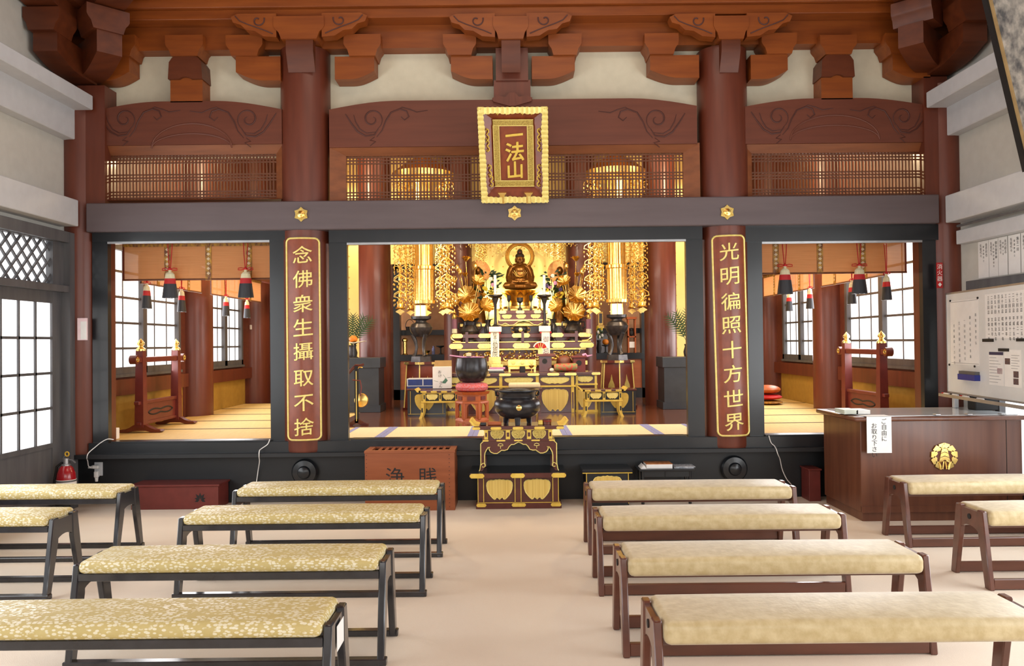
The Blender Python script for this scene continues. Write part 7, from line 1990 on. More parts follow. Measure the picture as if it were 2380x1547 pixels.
def side_desk(pc, hw, py0, label, Y=9.0):
    x_ = lambda d: at(pc + d, 920, Y).x
    z_ = lambda d: at(pc, py0 + d, Y).z
    o = thing('side_desk', label, 'desk', (x_(0), Y + 0.15, ZF), 'small gold desks before the altar')
    make(G().box(x_(-hw - 5), x_(hw + 5), Y - 0.02, Y + 0.26, z_(5), z_(0), 0.003), 'desk_top', M['maroon'], o)
    for f in (-1, 1):
        x = x_(f * (hw + 5))
        make(G().prism([(x - f * 0.03, z_(4)), (x + f * 0.015, z_(4)), (x + f * 0.045, z_(-4)), (x + f * 0.03, z_(-5)), (x, z_(0.5)), (x - f * 0.03, z_(0))], 'xz', Y - 0.02, Y + 0.26), 'upturned_end', M['gold_paint'], o)
    for k in range(4):
        a = -hw + k * 2 * hw / 3.6; make(G().box(x_(a), x_(a + hw * 0.32), Y - 0.024, Y - 0.015, z_(4.5), z_(1)), 'gold_fitting', M['gold_paint'], o)
    make(G().box(x_(-hw + 6), x_(hw - 2), Y + 0.01, Y + 0.25, z_(24), z_(5)), 'frieze', M['plinth'], o)
    make(G().box(x_(-hw + 3), x_(hw), Y - 0.004, Y + 0.25, z_(7), z_(5.2)), 'gold_line', M['gold_paint'], o)
    make(G().box(x_(-hw + 1), x_(hw + 2), Y - 0.006, Y + 0.25, z_(29), z_(24.5), 0.003), 'rail', M['gold_paint'], o)
    for a in (-hw + 8, 2, hw - 3):
        make(G().box(x_(a - 3), x_(a + 3), Y - 0.002, Y + 0.02, z_(25), z_(6)), 'post', M['gold_paint'], o)
        make(G().box(x_(a - 1.4), x_(a + 1.4), Y - 0.005, Y + 0.0, z_(20), z_(10)), 'post_inlay', M['plinth'], o)
    for a in (-hw * 0.5 + 4.5, hw * 0.5):
        gold_panel(o, x_(a), z_(15), 26 * Y / F, 14 * Y / F, Y + 0.006, 'gold_pale', 'gold_panel', 0.003)
    for f in (-1, 1):
        for yy in (Y, Y + 0.215):
            P = [(f * (hw - 7), 29), (f * (hw - 0), 29), (f * (hw - 1), 42), (f * (hw + 1), 54), (f * (hw + 5), 62), (f * (hw - 2), 62), (f * (hw - 6), 52), (f * (hw - 7), 42)]
            zz = z_(62)
            make(G().prism([(x_(a), ZF + (z_(b) - zz) * (z_(29) - ZF) / (z_(29) - zz)) for a, b in P], 'xz', yy, yy + 0.03), 'leg', M['gold_paint'], o)
            if yy == Y:
                make(G().box(x_(f * (hw - 3)) - 0.008, x_(f * (hw - 3)) + 0.008, yy - 0.003, yy, ZF + 0.07, ZF + 0.12), 'leg_inlay', M['plinth'], o)
    return o
side_desk(1021, 43, 907, 'small gold and black desk left of the wide altar table, beside the bell')
side_desk(1402, 43, 904, 'small gold and black desk right of the wide altar table')

def drum_box(px0, px1, pyt, gx0, gx1, gy0, gy1, label, Y=9.3):
    a, b = at(px0, 930, Y).x, at(px1, 930, Y).x; zt_ = at(px0, pyt, Y).z; mid = (px0 + px1) / 2
    o = thing('black_chest', label, 'chest', ((a + b) / 2, Y + 0.25, ZF), 'black chests before the altar')
    make(G().box(a, b, Y, Y + 0.27, ZF, zt_ - 0.02), 'chest_body', M['black'], o)
    make(G().box(a - 0.01, b + 0.01, Y - 0.012, Y + 0.275, zt_ - 0.02, zt_, 0.003), 'chest_top', M['maroon'], o)
    for x in (a + 0.035, b - 0.035):
        make(G().box(x - 0.0025, x + 0.0025, Y - 0.003, Y, ZF + 0.02, zt_ - 0.03), 'gold_line', M['gold_paint'], o)
    make(G().box(a + 0.01, b - 0.01, Y - 0.003, Y, ZF + 0.024, ZF + 0.029), 'gold_line', M['gold_paint'], o)
    gold_panel(o, at((gx0 + gx1) / 2, 930, Y).x, at(mid, (gy0 + gy1) / 2, Y).z, (gx1 - gx0) * Y / F, (gy1 - gy0) * Y / F, Y - 0.002, 'gold_paint', 'gold_panel', 0.0)
    return zt_ + 0.001
zc1 = drum_box(947, 1036, 903, 964, 1010, 914, 953, 'black chest with a gold panel carrying blue trays, left of the altar table')
zc2 = drum_box(1396, 1478, 904, 1417, 1461, 911, 948, 'black chest with a gold panel under the right lantern pedestal')
# blue trays, white box on the left chest
Y = 9.32; bx = lambda px: at(px, 890, Y).x
blue = mat('navy_blue_tray', srgb(40, 60, 128), srgb(34, 50, 110), 0.4)
for k, (z0, z1, lab) in enumerate(((0.0, 0.034, 'lower navy blue tray on the left black chest'), (0.036, 0.115, 'upper blue divided tray on the left black chest'))):
    o = thing('blue_tray', lab, 'tray', (bx(976), Y + 0.1, zc1 + z0), 'blue trays on the left chest')
    make(G().box(bx(946), bx(1005), Y, Y + 0.24, zc1 + z0, zc1 + z1 - 0.008, 0.002), 'tray_body', blue, o)
    make(G().box(bx(945.5), bx(1005.5), Y - 0.004, Y + 0.244, zc1 + z1 - 0.008, zc1 + z1), 'grey_rim', M['white_paint'], o)
    if k:
        for px in (947, 983):
            make(G().box(bx(px) - 0.006, bx(px) + 0.006, Y - 0.005, Y + 0.0, zc1 + z0, zc1 + z1), 'grey_divider', M['white_paint'], o)
zwt = at(1026, 852, Y).z
o = thing('gift_box', 'white cardboard box with a painted green leaf and an open flap, on the left chest', 'box', (bx(1027), Y + 0.1, zc1))
make(G().box(bx(1006.5), bx(1048), Y - 0.04, Y + 0.16, zc1 + 0.0, zwt), 'box_body', M['white'], o)
make(G().hexa([(bx(1007), Y + 0.15, zwt), (bx(1048), Y + 0.15, zwt), (bx(1048), Y + 0.16, zwt), (bx(1007), Y + 0.16, zwt)], [(bx(1007), Y + 0.21, at(1026, 838, Y).z), (bx(1047), Y + 0.21, at(1026, 838, Y).z), (bx(1047), Y + 0.214, at(1026, 838, Y).z), (bx(1007), Y + 0.214, at(1026, 838, Y).z)]), 'cardboard_flap', mat('brown_cardboard', srgb(150, 116, 66)), o)
g = G()
for px, py, ch in ((1022, 864, 'お'), (1023, 873, 'け'), (1025, 889, 'さ'), (1024, 897, 'ん')):
    p = at(px, py, Y - 0.041); write(g, ch, face_plane(p), 0.036, 0.0008, 1.0, True)
make(g, 'writing', M['ink'], o, smooth=0)
p = at(1033, 885, Y - 0.041)
make(G().tube([(p.x - 0.025, Y - 0.042, p.z - 0.018), (p.x, Y - 0.042, p.z - 0.012), (p.x + 0.02, Y - 0.042, p.z + 0.01), (p.x + 0.012, Y - 0.042, p.z + 0.03)], [0.008, 0.02, 0.02, 0.008], 8).xf(Matrix.Translation((0, (Y - 0.041) * 0.95, 0)) @ Matrix.Diagonal((1, 0.05, 1, 1))), 'painted_leaf', mat('green_print', srgb(86, 130, 110)), o)
g = G()
for a, b in (((1008, 884), (1018, 886)), ((1030, 870), (1037, 879)), ((1040, 877), (1048, 876))):
    g.tube([at(a[0], a[1], Y - 0.041), at(b[0], b[1], Y - 0.041)], 0.0025, 5)
make(g, 'painted_stem', mat('grey_green_print', srgb(160, 176, 166)), o)

# lantern pedestals and bronze lanterns
def lantern_set(pc, dy, side, Y=10.1):
    x0 = at(pc, 850, Y).x; z_ = lambda py: at(pc, py + dy, Y).z
    Yc = Y + 0.22
    o = thing('lantern_pedestal', 'six sided maroon pedestal with gold flame shapes under the %s bronze lantern' % side, 'pedestal', (x0, Yc, ZF), 'lantern pedestals')
    zt_ = z_(841); rt, rb = 0.205, 0.245
    hexp = lambda r, z: [(x0 + r * math.cos(R(30 + 60 * k)), Yc + r * math.sin(R(30 + 60 * k)), z) for k in range(6)]
    g = G(); A, B = g._v(hexp(rb, ZF + 0.03)), g._v(hexp(rt, zt_ - 0.035))
    for k in range(6): g.bm.faces.new((A[k], A[(k + 1) % 6], B[(k + 1) % 6], B[k]))
    g.bm.faces.new(A[::-1]); g.bm.faces.new(B); make(g, 'pedestal_body', M['red_lacquer'], o, 0)
    for z0, z1, r, m, nm in ((ZF, ZF + 0.03, rb + 0.025, 'maroon', 'foot_slab'), (zt_ - 0.035, zt_, rt + 0.03, 'maroon', 'top_slab')):
        g = G(); A, B = g._v(hexp(r, z0)), g._v(hexp(r, z1))
        for k in range(6): g.bm.faces.new((A[k], A[(k + 1) % 6], B[(k + 1) % 6], B[k]))
        g.bm.faces.new(A[::-1]); g.bm.faces.new(B); make(g, nm, M[m], o, 0)
    for k in range(6):
        a, b = hexp(rb + 0.003, ZF + 0.03)[k], hexp(rt + 0.003, zt_ - 0.035)[k]
        make(G().tube([a, b], 0.008, 6), 'gold_corner', M['gold_pale'], o)
        p, q = Vector(hexp(rt + 0.034, zt_ - 0.03)[k]), Vector(hexp(rt + 0.034, zt_ - 0.03)[(k + 1) % 6])
        if (p + q).y / 2 < Yc:
            d = q - p
            for t in (0.0, 0.72):
                make(G().bar(p + d * t, p + d * (t + 0.28), 0.008, 0.03).xf(Matrix.Translation((0, 0, 0.012))), 'gold_fitting', M['gold'], o)
    for k in (3, 4, 5):       # the three faces turned to the hall carry a gold flame
        a0, a1 = Vector(hexp(rb, ZF + 0.03)[k]), Vector(hexp(rb, ZF + 0.03)[(k + 1) % 6]); b0, b1 = Vector(hexp(rt, zt_ - 0.035)[k]), Vector(hexp(rt, zt_ - 0.035)[(k + 1) % 6])
        H_ = [(-0.3, 0.12), (0.3, 0.12), (0.3, 0.32), (0.24, 0.4), (0.2, 0.5), (0.08, 0.6), (0, 0.74), (-0.08, 0.6), (-0.2, 0.5), (-0.24, 0.4), (-0.3, 0.32)]
        g = G(); vs = []
        nrm = (a1 - a0).cross(b0 - a0).normalized()
        for u, v in H_:
            lo = a0.lerp(a1, 0.5 + u * 0.9); hi = b0.lerp(b1, 0.5 + u * 0.9)
            vs.append(lo.lerp(hi, v) + nrm * 0.006)
        f = g.bm.faces.new(g._v(vs)); bmesh.ops.solidify(g.bm, geom=[f], thickness=0.005); make(g, 'gold_flame', M['gold_pale'], o, 0)
    # lantern
    o = thing('bronze_lantern', 'dark bronze three legged lantern with lit windows on the %s pedestal' % side, 'lantern', (x0, Yc, zt_), 'bronze lanterns')
    zb0 = zt_
    g = G(); A, B = g._v(hexp(0.15, zb0)), g._v(hexp(0.14, zb0 + 0.07))
    for k in range(6): g.bm.faces.new((A[k], A[(k + 1) % 6], B[(k + 1) % 6], B[k]))
    g.bm.faces.new(A[::-1]); g.bm.faces.new(B); make(g, 'base_slab', M['bronze'], o, 0)
    zl0 = zb0 + 0.07; zbw = z_(782)
    for k in range(3):
        a = R(-90 + 120 * k + 35)
        P = [(0.10, zl0), (0.075, zl0 + 0.04), (0.06, zl0 + 0.12), (0.075, zl0 + 0.2), (0.115, zbw + 0.03)]
        make(G().tube([(x0 + r * math.cos(a), Yc + r * math.sin(a), z) for r, z in P], [0.03, 0.02, 0.02, 0.026, 0.03], 10), 'leg', M['bronze'], o)
    h = z_(733) - zbw
    make(G().lathe((x0, Yc, zbw), [(0.02, -0.005), (0.09, 0.0), (0.14, h * 0.25), (0.152, h * 0.45), (0.125, h * 0.62), (0.075, h * 0.7), (0.07, h * 0.78), (0.13, h * 0.86), (0.135, h * 0.99), (0.1, h)], 32), 'bowl', M['bronze'], o)
    z0, z1 = z_(732), z_(708)
    for k in range(6):
        p, q = Vector(hexp(0.082, 0)[k]), Vector(hexp(0.082, 0)[(k + 1) % 6])
        g = G(); vs = g._v([(p.x, p.y, z0), (q.x, q.y, z0), (q.x, q.y, z1), (p.x, p.y, z1)]); f = g.bm.faces.new(vs); bmesh.ops.solidify(g.bm, geom=[f], thickness=0.004)
        make(g, 'lit_window', M['lamp'], o, 0)
        make(G().tube([(p.x, p.y, z0 - 0.005), (p.x, p.y, z1 + 0.01)], 0.008, 6), 'window_post', M['gold'], o)
    g = G(); A, B = g._v(hexp(0.1, z1)), g._v(hexp(0.08, z1 + 0.012))
    for k in range(6): g.bm.faces.new((A[k], A[(k + 1) % 6], B[(k + 1) % 6], B[k]))
    g.bm.faces.new(A[::-1]); g.bm.faces.new(B); make(g, 'lantern_roof', M['gold'], o, 0)
M['lamp'] = glow('lit_lantern_window', (1.0, 0.88, 0.62, 1), 1.6)
lantern_set(975, 0, 'left')
lantern_set(1440, -4, 'right')

# bell bowl on its cushion and stand
Yb = 8.78; xb = at(1097, 930, Yb).x; bz = lambda py: at(1097, py, Yb).z
o = thing('bell_stand', 'six legged reddish wooden stand under the large bell bowl', 'stand', (xb, Yb, ZF))
hexq = lambda r, z: [(xb + r * math.cos(R(60 * k)), Yb + r * math.sin(R(60 * k)), z) for k in range(6)]
def hexslab(r0, r1, z0, z1):
    g = G(); A, B = g._v(hexq(r0, z0)), g._v(hexq(r1, z1))
    for k in range(6): g.bm.faces.new((A[k], A[(k + 1) % 6], B[(k + 1) % 6], B[k]))
    g.bm.faces.new(A[::-1]); g.bm.faces.new(B); return g
zs1 = bz(909)
make(hexslab(0.185, 0.2, zs1 - 0.03, zs1), 'stand_top', M['stool_wood'], o, 0)
make(hexslab(0.165, 0.168, zs1 - 0.11, zs1 - 0.03), 'frieze', M['stool_wood'], o, 0)
make(hexslab(0.19, 0.185, zs1 - 0.125, zs1 - 0.105), 'rail', M['stool_wood'], o, 0)
make(hexslab(0.19, 0.175, ZF, ZF + 0.03), 'foot_ring', M['stool_wood'], o, 0)
for k in range(6):
    p, q = Vector(hexq(0.168, 0)[k]), Vector(hexq(0.168, 0)[(k + 1) % 6])
    make(G().tube([(p.x, p.y, ZF + 0.02), (p.x, p.y, zs1 - 0.11)], 0.02, 8), 'leg', M['stool_wood'], o)
    d = (q - p); L = d.length; a = math.atan2(d.y, d.x); hh_ = zs1 - 0.12 - ZF
    arch_ = [(0.02, 0)] + [(0.035, 0.03)] + [(L / 2 - (L / 2 - 0.035) * math.cos(PI * i / 10), hh_ - 0.075 + 0.05 * math.sin(PI * i / 10)) for i in range(11)] + [(L - 0.035, 0.03), (L - 0.02, 0), (L, 0), (L, hh_), (0, hh_), (0, 0)]
    make(G().prism(arch_, 'xz', -0.008, 0.008).xf(Matrix.Translation((p.x, p.y, ZF + 0.015)) @ Matrix.Rotation(a, 4, 'Z')), 'arched_panel', M['stool_wood'], o, 0)
    m_ = (p + q) / 2
    make(G().box(-0.045, 0.045, -0.006, 0.003, -0.02, 0.02).xf(Matrix.Translation((m_.x, m_.y, zs1 - 0.07)) @ Matrix.Rotation(a, 4, 'Z')), 'recess_panel', M['red_box'], o)
o = thing('bell_cushion', 'round red brocade cushion between the bell bowl and its stand', 'cushion', (xb, Yb, zs1))
redb = mat('red_flower_brocade', srgb(206, 62, 50), srgb(190, 130, 140), 0.5, noise=14)
zc3 = bz(888)
make(G().lathe((xb, Yb, zs1), [(0.14, 0.0), (0.175, 0.02), (0.185, (zc3 - zs1) * 0.5), (0.17, (zc3 - zs1) * 0.85), (0.12, zc3 - zs1), (0.01, zc3 - zs1 - 0.004)], 36), 'cushion_ring', redb, o)
o = thing('bell_bowl', 'large dark bronze bell bowl on a red cushion left of the altar table', 'bell', (xb, Yb, zc3))
hb = bz(832) - zc3
make(G().lathe((xb, Yb, zc3), [(0.08, 0), (0.13, 0.012), (0.17, hb * 0.28), (0.184, hb * 0.5), (0.178, hb * 0.8), (0.168, hb), (0.155, hb), (0.165, hb * 0.75), (0.16, hb * 0.4), (0.01, 0.03)], 44), 'bowl', M['iron'], o, 60)
o = thing('bell_striker', 'pale cloth wrapped striker lying across the rim of the bell bowl', 'striker', (xb, Yb - 0.05, zc3 + hb))
make(G().tube([(xb - 0.24, Yb - 0.06, zc3 + hb + 0.035), (xb - 0.1, Yb - 0.06, zc3 + hb + 0.014), (xb + 0.14, Yb - 0.05, zc3 + hb + 0.012)], [0.006, 0.01, 0.006], 8), 'stick', M['petal_pink'], o)
make(G().box(xb - 0.055, xb + 0.0, Yb - 0.08, Yb - 0.03, zc3 + hb + 0.02, zc3 + hb + 0.06, 0.006), 'wooden_block', M['tatami_pale'], o)

# low sutra desk with a wrapped cloth, just behind the incense burner
Yd = 9.1; dx_ = lambda p: at(p, 900, Yd).x; dz_ = lambda p: at(1217, p, Yd).z
o = thing('sutra_desk', 'low maroon desk carrying a pale cloth bundle, mostly hidden behind the black burner', 'desk', (dx_(1217), Yd + 0.12, ZF))
make(G().box(dx_(1174), dx_(1260), Yd, Yd + 0.26, dz_(907), dz_(902), 0.003), 'desk_top', M['maroon'], o)
for a in (1180, 1254):
    make(G().box(dx_(a) - 0.015, dx_(a) + 0.015, Yd + 0.02, Yd + 0.24, ZF, dz_(907)), 'side_leg', M['maroon'], o)
g = G().box(dx_(1182), dx_(1256), Yd + 0.03, Yd + 0.22, dz_(902) + 0.001, dz_(890), 0.02, 3)
one(g, 'cloth_bundle', M['tatami_pale'], 'pale beige cloth bundle lying on the low desk behind the black burner', 'cloth')

# things on the wide altar table
Yt = YQ + 0.12; tx = lambda px: at(px, 840, Yt).x; tz = lambda py, px=1207: at(px, py, Yt).z
def tablet(px0, px1, hx0, hx1, yh0, yh1, yb, chars, m, label, Yt_):
    o = thing('wooden_tablet', label, 'tablet', (at((px0 + px1) / 2, 800, Yt_).x, Yt_, at(1150, yb, Yt_).z), 'white wooden tablets on the altar')
    x = lambda p: at(p, 800, Yt_).x; z = lambda p: at((px0 + px1) / 2, p, Yt_).z
    make(G().box(x(px0), x(px1), Yt_, Yt_ + 0.02, z(yb), z(yh0 + 1)), 'tablet_board', M['tablet'], o)
    make(G().box(x(hx0), x(hx1), Yt_ - 0.02, Yt_ + 0.035, z(yh1), z(yh0), 0.003), 'tablet_head', M['tablet'], o)
    for s in (px0 - 2, px1 + 2):
        make(G().box(x(s) - 0.01, x(s) + 0.01, Yt_ - 0.008, Yt_ + 0.01, z(yh1 + 4), z(yh1)), 'red_tie', M['red'], o)
    g = G()
    for ch, py, s in chars:
        write(g, ch, face_plane((x((px0 + px1) / 2 + 0.5), Yt_ - 0.001, z(py))), s, 0.001, 1.0, True)
    make(g, 'writing', m, o, smooth=0)
    return o
M['tablet'] = mat('pale_bare_wood', srgb(242, 228, 206), srgb(236, 220, 196), 0.6, scale=(8, 8, 0.6))
Yw = YQ + 0.4
tablet(1140.5, 1160, 1137, 1166, 759, 771, 829, (('総', 776, 0.05), ('本', 784, 0.05), ('山', 793, 0.05), ('知', 802, 0.065), ('恩', 813, 0.065), ('院', 823, 0.065)), M['ink'], 'white wooden tablet with black vertical writing, left of the middle of the altar', Yw)
zst = at(1148, 829, Yw).z
make(G().box(at(1136, 829, Yw).x, at(1164, 829, Yw).x, Yw - 0.03, Yw + 0.05, ztab, zst), 'tablet_foot', M['gold'], [q for q in SC.objects if q.name == 'wooden_tablet'][0])
tablet(1259, 1278, 1253, 1280, 757, 770, 822, (('御', 788, 0.075), ('忌', 815, 0.075)), M['purple_flower'], 'white wooden tablet partly hidden by the red fan, on the right of the altar', Yw + 0.06)
# maroon stand with black crest under the right tablet and the fan
o = thing('offering_stand', 'maroon offering stand with a black round crest, carrying tablet and fan', 'stand', (tx(1267), Yt + 0.2, ztab))
Yo = Yt + 0.14; ox = lambda p: at(p, 840, Yo).x; oz = lambda p: at(1267, p, Yo).z
make(G().box(ox(1247), ox(1291), Yo - 0.03, Yo + 0.26, oz(828), oz(822), 0.004), 'stand_tray', M['red_lacquer'], o)
make(G().box(ox(1253), ox(1282), Yo, Yo + 0.2, ztab, oz(828)), 'stand_box', M['maroon'], o)
make(G().cyl((ox(1266), Yo - 0.006, oz(839)), (ox(1266), Yo + 0.002, oz(839)), 0.032, n=20), 'crest', M['ink'], o)
fc = at(1256, 811, Yo - 0.01)
o = thing('folding_fan', 'open red folding fan with a white rim on the maroon stand', 'fan', (fc.x, Yo, oz(822)))
g = G(); rr_ = 17.5 * Yo / F
for k in range(16):
    a0, a1 = R(12 + 150 * k / 16), R(12 + 150 * (k + 1) / 16); yk = 0.004 if k % 2 else -0.004
    g.prism([(fc.x + r * math.cos(a), fc.z + r * math.sin(a)) for r, a in ((rr_ * 0.3, a0), (rr_ * 0.86, a0), (rr_ * 0.86, a1), (rr_ * 0.3, a1))], 'xz', Yo + yk, Yo + yk + 0.004)
make(g, 'fan_leaf', M['red'], o, 0)
g = G(); g.tube([Vector((fc.x + rr_ * 0.93 * math.cos(R(12 + 150 * k / 20)), Yo, fc.z + rr_ * 0.93 * math.sin(R(12 + 150 * k / 20)))) for k in range(21)], 0.0085, 6)
make(g, 'white_rim', M['tablet'], o)
g = G()
for a in (12, 62, 87, 112, 162):
    g.tube([Vector((fc.x, Yo - 0.006, fc.z - 0.02)), Vector((fc.x + rr_ * 0.85 * math.cos(R(a)), Yo - 0.006, fc.z + rr_ * 0.85 * math.sin(R(a))))], 0.003, 5)
make(g, 'ribs', M['gold_pale'], o)
make(G().box(fc.x - 0.03, fc.x + 0.03, Yo - 0.01, Yo + 0.03, oz(822), fc.z - 0.01), 'fan_holder', M['gold'], o)
# gold casket, cups, books, cushion roll, dark red stand
o = thing('gold_casket', 'gold box with three round crests in the middle of the altar table', 'box', (tx(1212), Yt + 0.2, ztab))
Yg = Yt + 0.12; gx = lambda p: at(p, 850, Yg).x; gz = lambda p: at(1212, p, Yg).z
make(G().box(gx(1181), gx(1246), Yg, Yg + 0.18, gz(858), gz(835), 0.004), 'casket_body', M['gold'], o)
make(G().box(gx(1180), gx(1247), Yg - 0.006, Yg + 0.19, gz(852), gz(849), 0.002), 'casket_rail', M['gold_paint'], o)
for p in (1193, 1214, 1235):
    g = G().lathe((0, 0, 0), [(0.024, 0), (0.02, 0.008), (0.003, 0.01)], 16); g.xf(Matrix.Translation((gx(p), Yg, gz(843))) @ Matrix.Rotation(R(90), 4, 'X')); make(g, 'round_crest', M['gold_pale'], o)
for p in (1184, 1243):
    make(G().box(gx(p) - 0.012, gx(p) + 0.012, Yg, Yg + 0.18, ztab, gz(858)), 'casket_foot', M['gold'], o)
x = tx(1214)
g = G().lathe((x, Yt - 0.02, ztab), [(0.035, 0), (0.036, 0.05), (0.032, 0.075), (0.026, 0.075), (0.026, 0.03), (0.003, 0.02)], 20)
one(g, 'black_cup', M['ink'], 'small black cup before the gold box on the altar table', 'cup')
x = tx(1235)
g = G().lathe((x, Yt - 0.02, ztab), [(0.02, 0), (0.006, 0.012), (0.006, 0.05), (0.028, 0.07), (0.034, 0.085), (0.03, 0.085), (0.004, 0.066)], 18)
one(g, 'gold_cup', M['gold'], 'small gold footed cup right of the black cup on the altar table', 'cup')
for k, (p0, p1, z0, z1, m, lab) in enumerate(((1136, 1172, 0.0, 0.022, 'grey_wood', 'grey folded book lowest of the pile on the altar table'), (1133, 1170, 0.022, 0.04, 'white', 'white folded book second from the bottom of the pile on the altar table'), (1138, 1174, 0.04, 0.065, 'petal_pink', 'pink covered book in the pile on the altar table'), (1142, 1169, 0.065, 0.1, 'gold_pale', 'gold covered book topmost of the pile on the altar table'))):
    g = G().box(tx(p0), tx(p1), Yt - 0.02, Yt + 0.12, ztab + z0 + 0.0005, ztab + z1 - 0.0005, 0.003)
    one(g, 'sutra_book', M[m], lab, 'book', 'pile of books on the altar table')
x0, x1 = tx(1288), tx(1341)
o = thing('cushion_roll', 'red and green brocade roll lying on the right of the altar table', 'cushion', ((x0 + x1) / 2, Yt, ztab))
make(G().tube([(x0, Yt, ztab + 0.05), (x0 + 0.02, Yt, ztab + 0.052), (x1 - 0.02, Yt, ztab + 0.056), (x1, Yt, ztab + 0.054)], [0.036, 0.05, 0.053, 0.04], 20), 'roll', mat('red_green_brocade', srgb(206, 60, 56), srgb(96, 150, 90), 0.5, noise=6, detail=2), o)
make(G().ball((x0 - 0.03, Yt - 0.01, ztab + 0.025), (0.03, 0.025, 0.025), 12, 8), 'pale_knot', M['tablet'], o)
xr_ = tx(1344)
o = thing('lacquer_stand_box', 'bright dark red lacquer stand with black crest behind the brocade roll', 'stand', (xr_, Yt + 0.25, ztab))
Yv = Yt + 0.16; vx_ = lambda p: at(p, 850, Yv).x; vz = lambda p: at(1344, p, Yv).z
make(G().box(vx_(1328), vx_(1364), Yv, Yv + 0.24, vz(831), vz(827), 0.003), 'stand_top', M['red_box'], o)
make(G().box(vx_(1333), vx_(1361), Yv + 0.02, Yv + 0.2, ztab, vz(831)), 'stand_body', M['red_box'], o)
make(G().cyl((vx_(1346), Yv + 0.014, vz(843)), (vx_(1346), Yv + 0.022, vz(843)), 0.034, n=20), 'crest', M['ink'], o)
make(G().tube([(vx_(1355), Yv + 0.05, vz(826)), (vx_(1362), Yv + 0.05, vz(823)), (vx_(1366), Yv + 0.05, vz(828)), (vx_(1378), Yv + 0.05, vz(825))], [0.02, 0.016, 0.014, 0.004], 8), 'pink_cord', M['petal_pink'], o)
x0, x1 = tx(1296), tx(1335); zf0 = ztab
o = thing('fur_cushion', 'brown velvety bundle behind the brocade roll on the altar table', 'bundle', ((x0 + x1) / 2, Yt + 0.3, ztab))
make(G().ball(((x0 + x1) / 2, Yt + 0.32, ztab + 0.1), ((x1 - x0) / 2, 0.08, 0.1), 20, 12), 'bundle', M['carved'], o)
# ---------------------------------------------------------------- side niches
def niche(px0, px1, dy, side, items):
    Yn = 12.0; x = lambda p: at(p, 760, Yn).x; z = lambda p: at((px0 + px1) / 2, p + dy, Yn).z
    o = thing('side_niche', 'black framed shelf niche behind the %s lantern' % side, 'shelf', ((x(px0) + x(px1)) / 2, Yn, ZF), 'shelf niches beside the altar')
    outer = px0 if side == 'left' else px1
    s = 1 if side == 'left' else -1
    a, b = sorted((x(outer), x(outer + s * 15)))
    make(G().box(a, b, Yn, Yn + 0.18, ZF, z(613)), 'niche_post', M['black'], o)
    a, b = sorted((x(outer), x(outer + s * 132)))
    make(G().box(a, b, Yn, Yn + 0.18, z(628), z(613)), 'niche_lintel', M['black'], o)
    make(G().box(a, b, Yn + 0.24, Yn + 0.5, z(778), z(766)), 'upper_shelf', M['black'], o)
    make(G().box(a, b, Yn - 0.02, Yn + 0.5, z(838), z(824)), 'lower_shelf', M['black'], o)
    make(G().box(a, b, Yn + 0.02, Yn + 0.06, z(905), z(838)), 'lower_panel', M['orange_wood'], o)
    make(G().box(a, b, Yn + 0.0, Yn + 0.06, ZF, z(905)), 'niche_base', M['black'], o)
    make(G().box(a, b, Yn + 0.5, Yn + 0.54, ZF, z(613)), 'back_panel', mat('niche_brown_panel_' + side, srgb(176, 128, 92), srgb(164, 116, 80), 0.6), o)
    return x, z, Yn
xn, zn, Yn = niche(914, 1046, 0, 'left', None)
def nput(kind, m, prof, px, py, label, cat, Yp, zfun, xfun):
    g = G().lathe((xfun(px), Yp, zfun(py) + 0.001), prof, 18)
    return one(g, kind, M[m], label, cat)
nput('gold_flower_stand', 'gold', [(0.05, 0), (0.03, 0.02), (0.03, 0.2), (0.045, 0.21), (0.045, 0.235), (0.02, 0.26), (0.004, 0.265)], 939, 824, 'gold pillar shaped flower stand on the lower shelf of the left niche', 'ornament', Yn + 0.1, zn, xn)
nput('blue_bottle', 'blue_edge', [(0.025, 0), (0.025, 0.09), (0.012, 0.105), (0.012, 0.13), (0.003, 0.13)], 1004, 824, 'blue bottle on the lower shelf of the left niche', 'bottle', Yn + 0.2, zn, xn)
nput('black_stand', 'ink', [(0.04, 0), (0.012, 0.02), (0.012, 0.1), (0.07, 0.125), (0.07, 0.135), (0.01, 0.13)], 1022, 824, 'black footed stand at the right end of the left niche', 'stand', Yn + 0.12, zn, xn)
nput('gold_bowl', 'gold', [(0.03, 0), (0.02, 0.02), (0.06, 0.06), (0.05, 0.06), (0.01, 0.03)], 990, 824, 'gold offering bowl on the lower shelf of the left niche', 'bowl', Yn + 0.12, zn, xn)
o = thing('metal_handle_basket', 'thin wire handled basket on the upper shelf of the left niche', 'basket', (xn(946), Yn + 0.34, zn(766) + 0.001))
make(G().tube([Vector((xn(946) + 0.07 * math.cos(t), Yn + 0.34, zn(766) + 0.05 + 0.12 * math.sin(t))) for t in [PI * k / 14 for k in range(15)]], 0.006, 6), 'handle', M['bronze'], o)
make(G().lathe((xn(946), Yn + 0.34, zn(766) + 0.001), [(0.06, 0), (0.07, 0.055), (0.06, 0.055), (0.05, 0.01)], 18), 'basket', M['bronze'], o)
xn2, zn2, _ = niche(1372, 1506, -4, 'right', None)
o = thing('orange_on_stand', 'orange fruit on a black stand in the right niche', 'fruit', (xn2(1409), Yn + 0.12, (zn2(824) + 0.001)))
make(G().lathe((xn2(1409), Yn + 0.12, (zn2(824) + 0.001)), [(0.04, 0), (0.012, 0.02), (0.012, 0.1), (0.06, 0.115), (0.06, 0.125), (0.01, 0.12)], 18), 'black_stand', M['ink'], o)
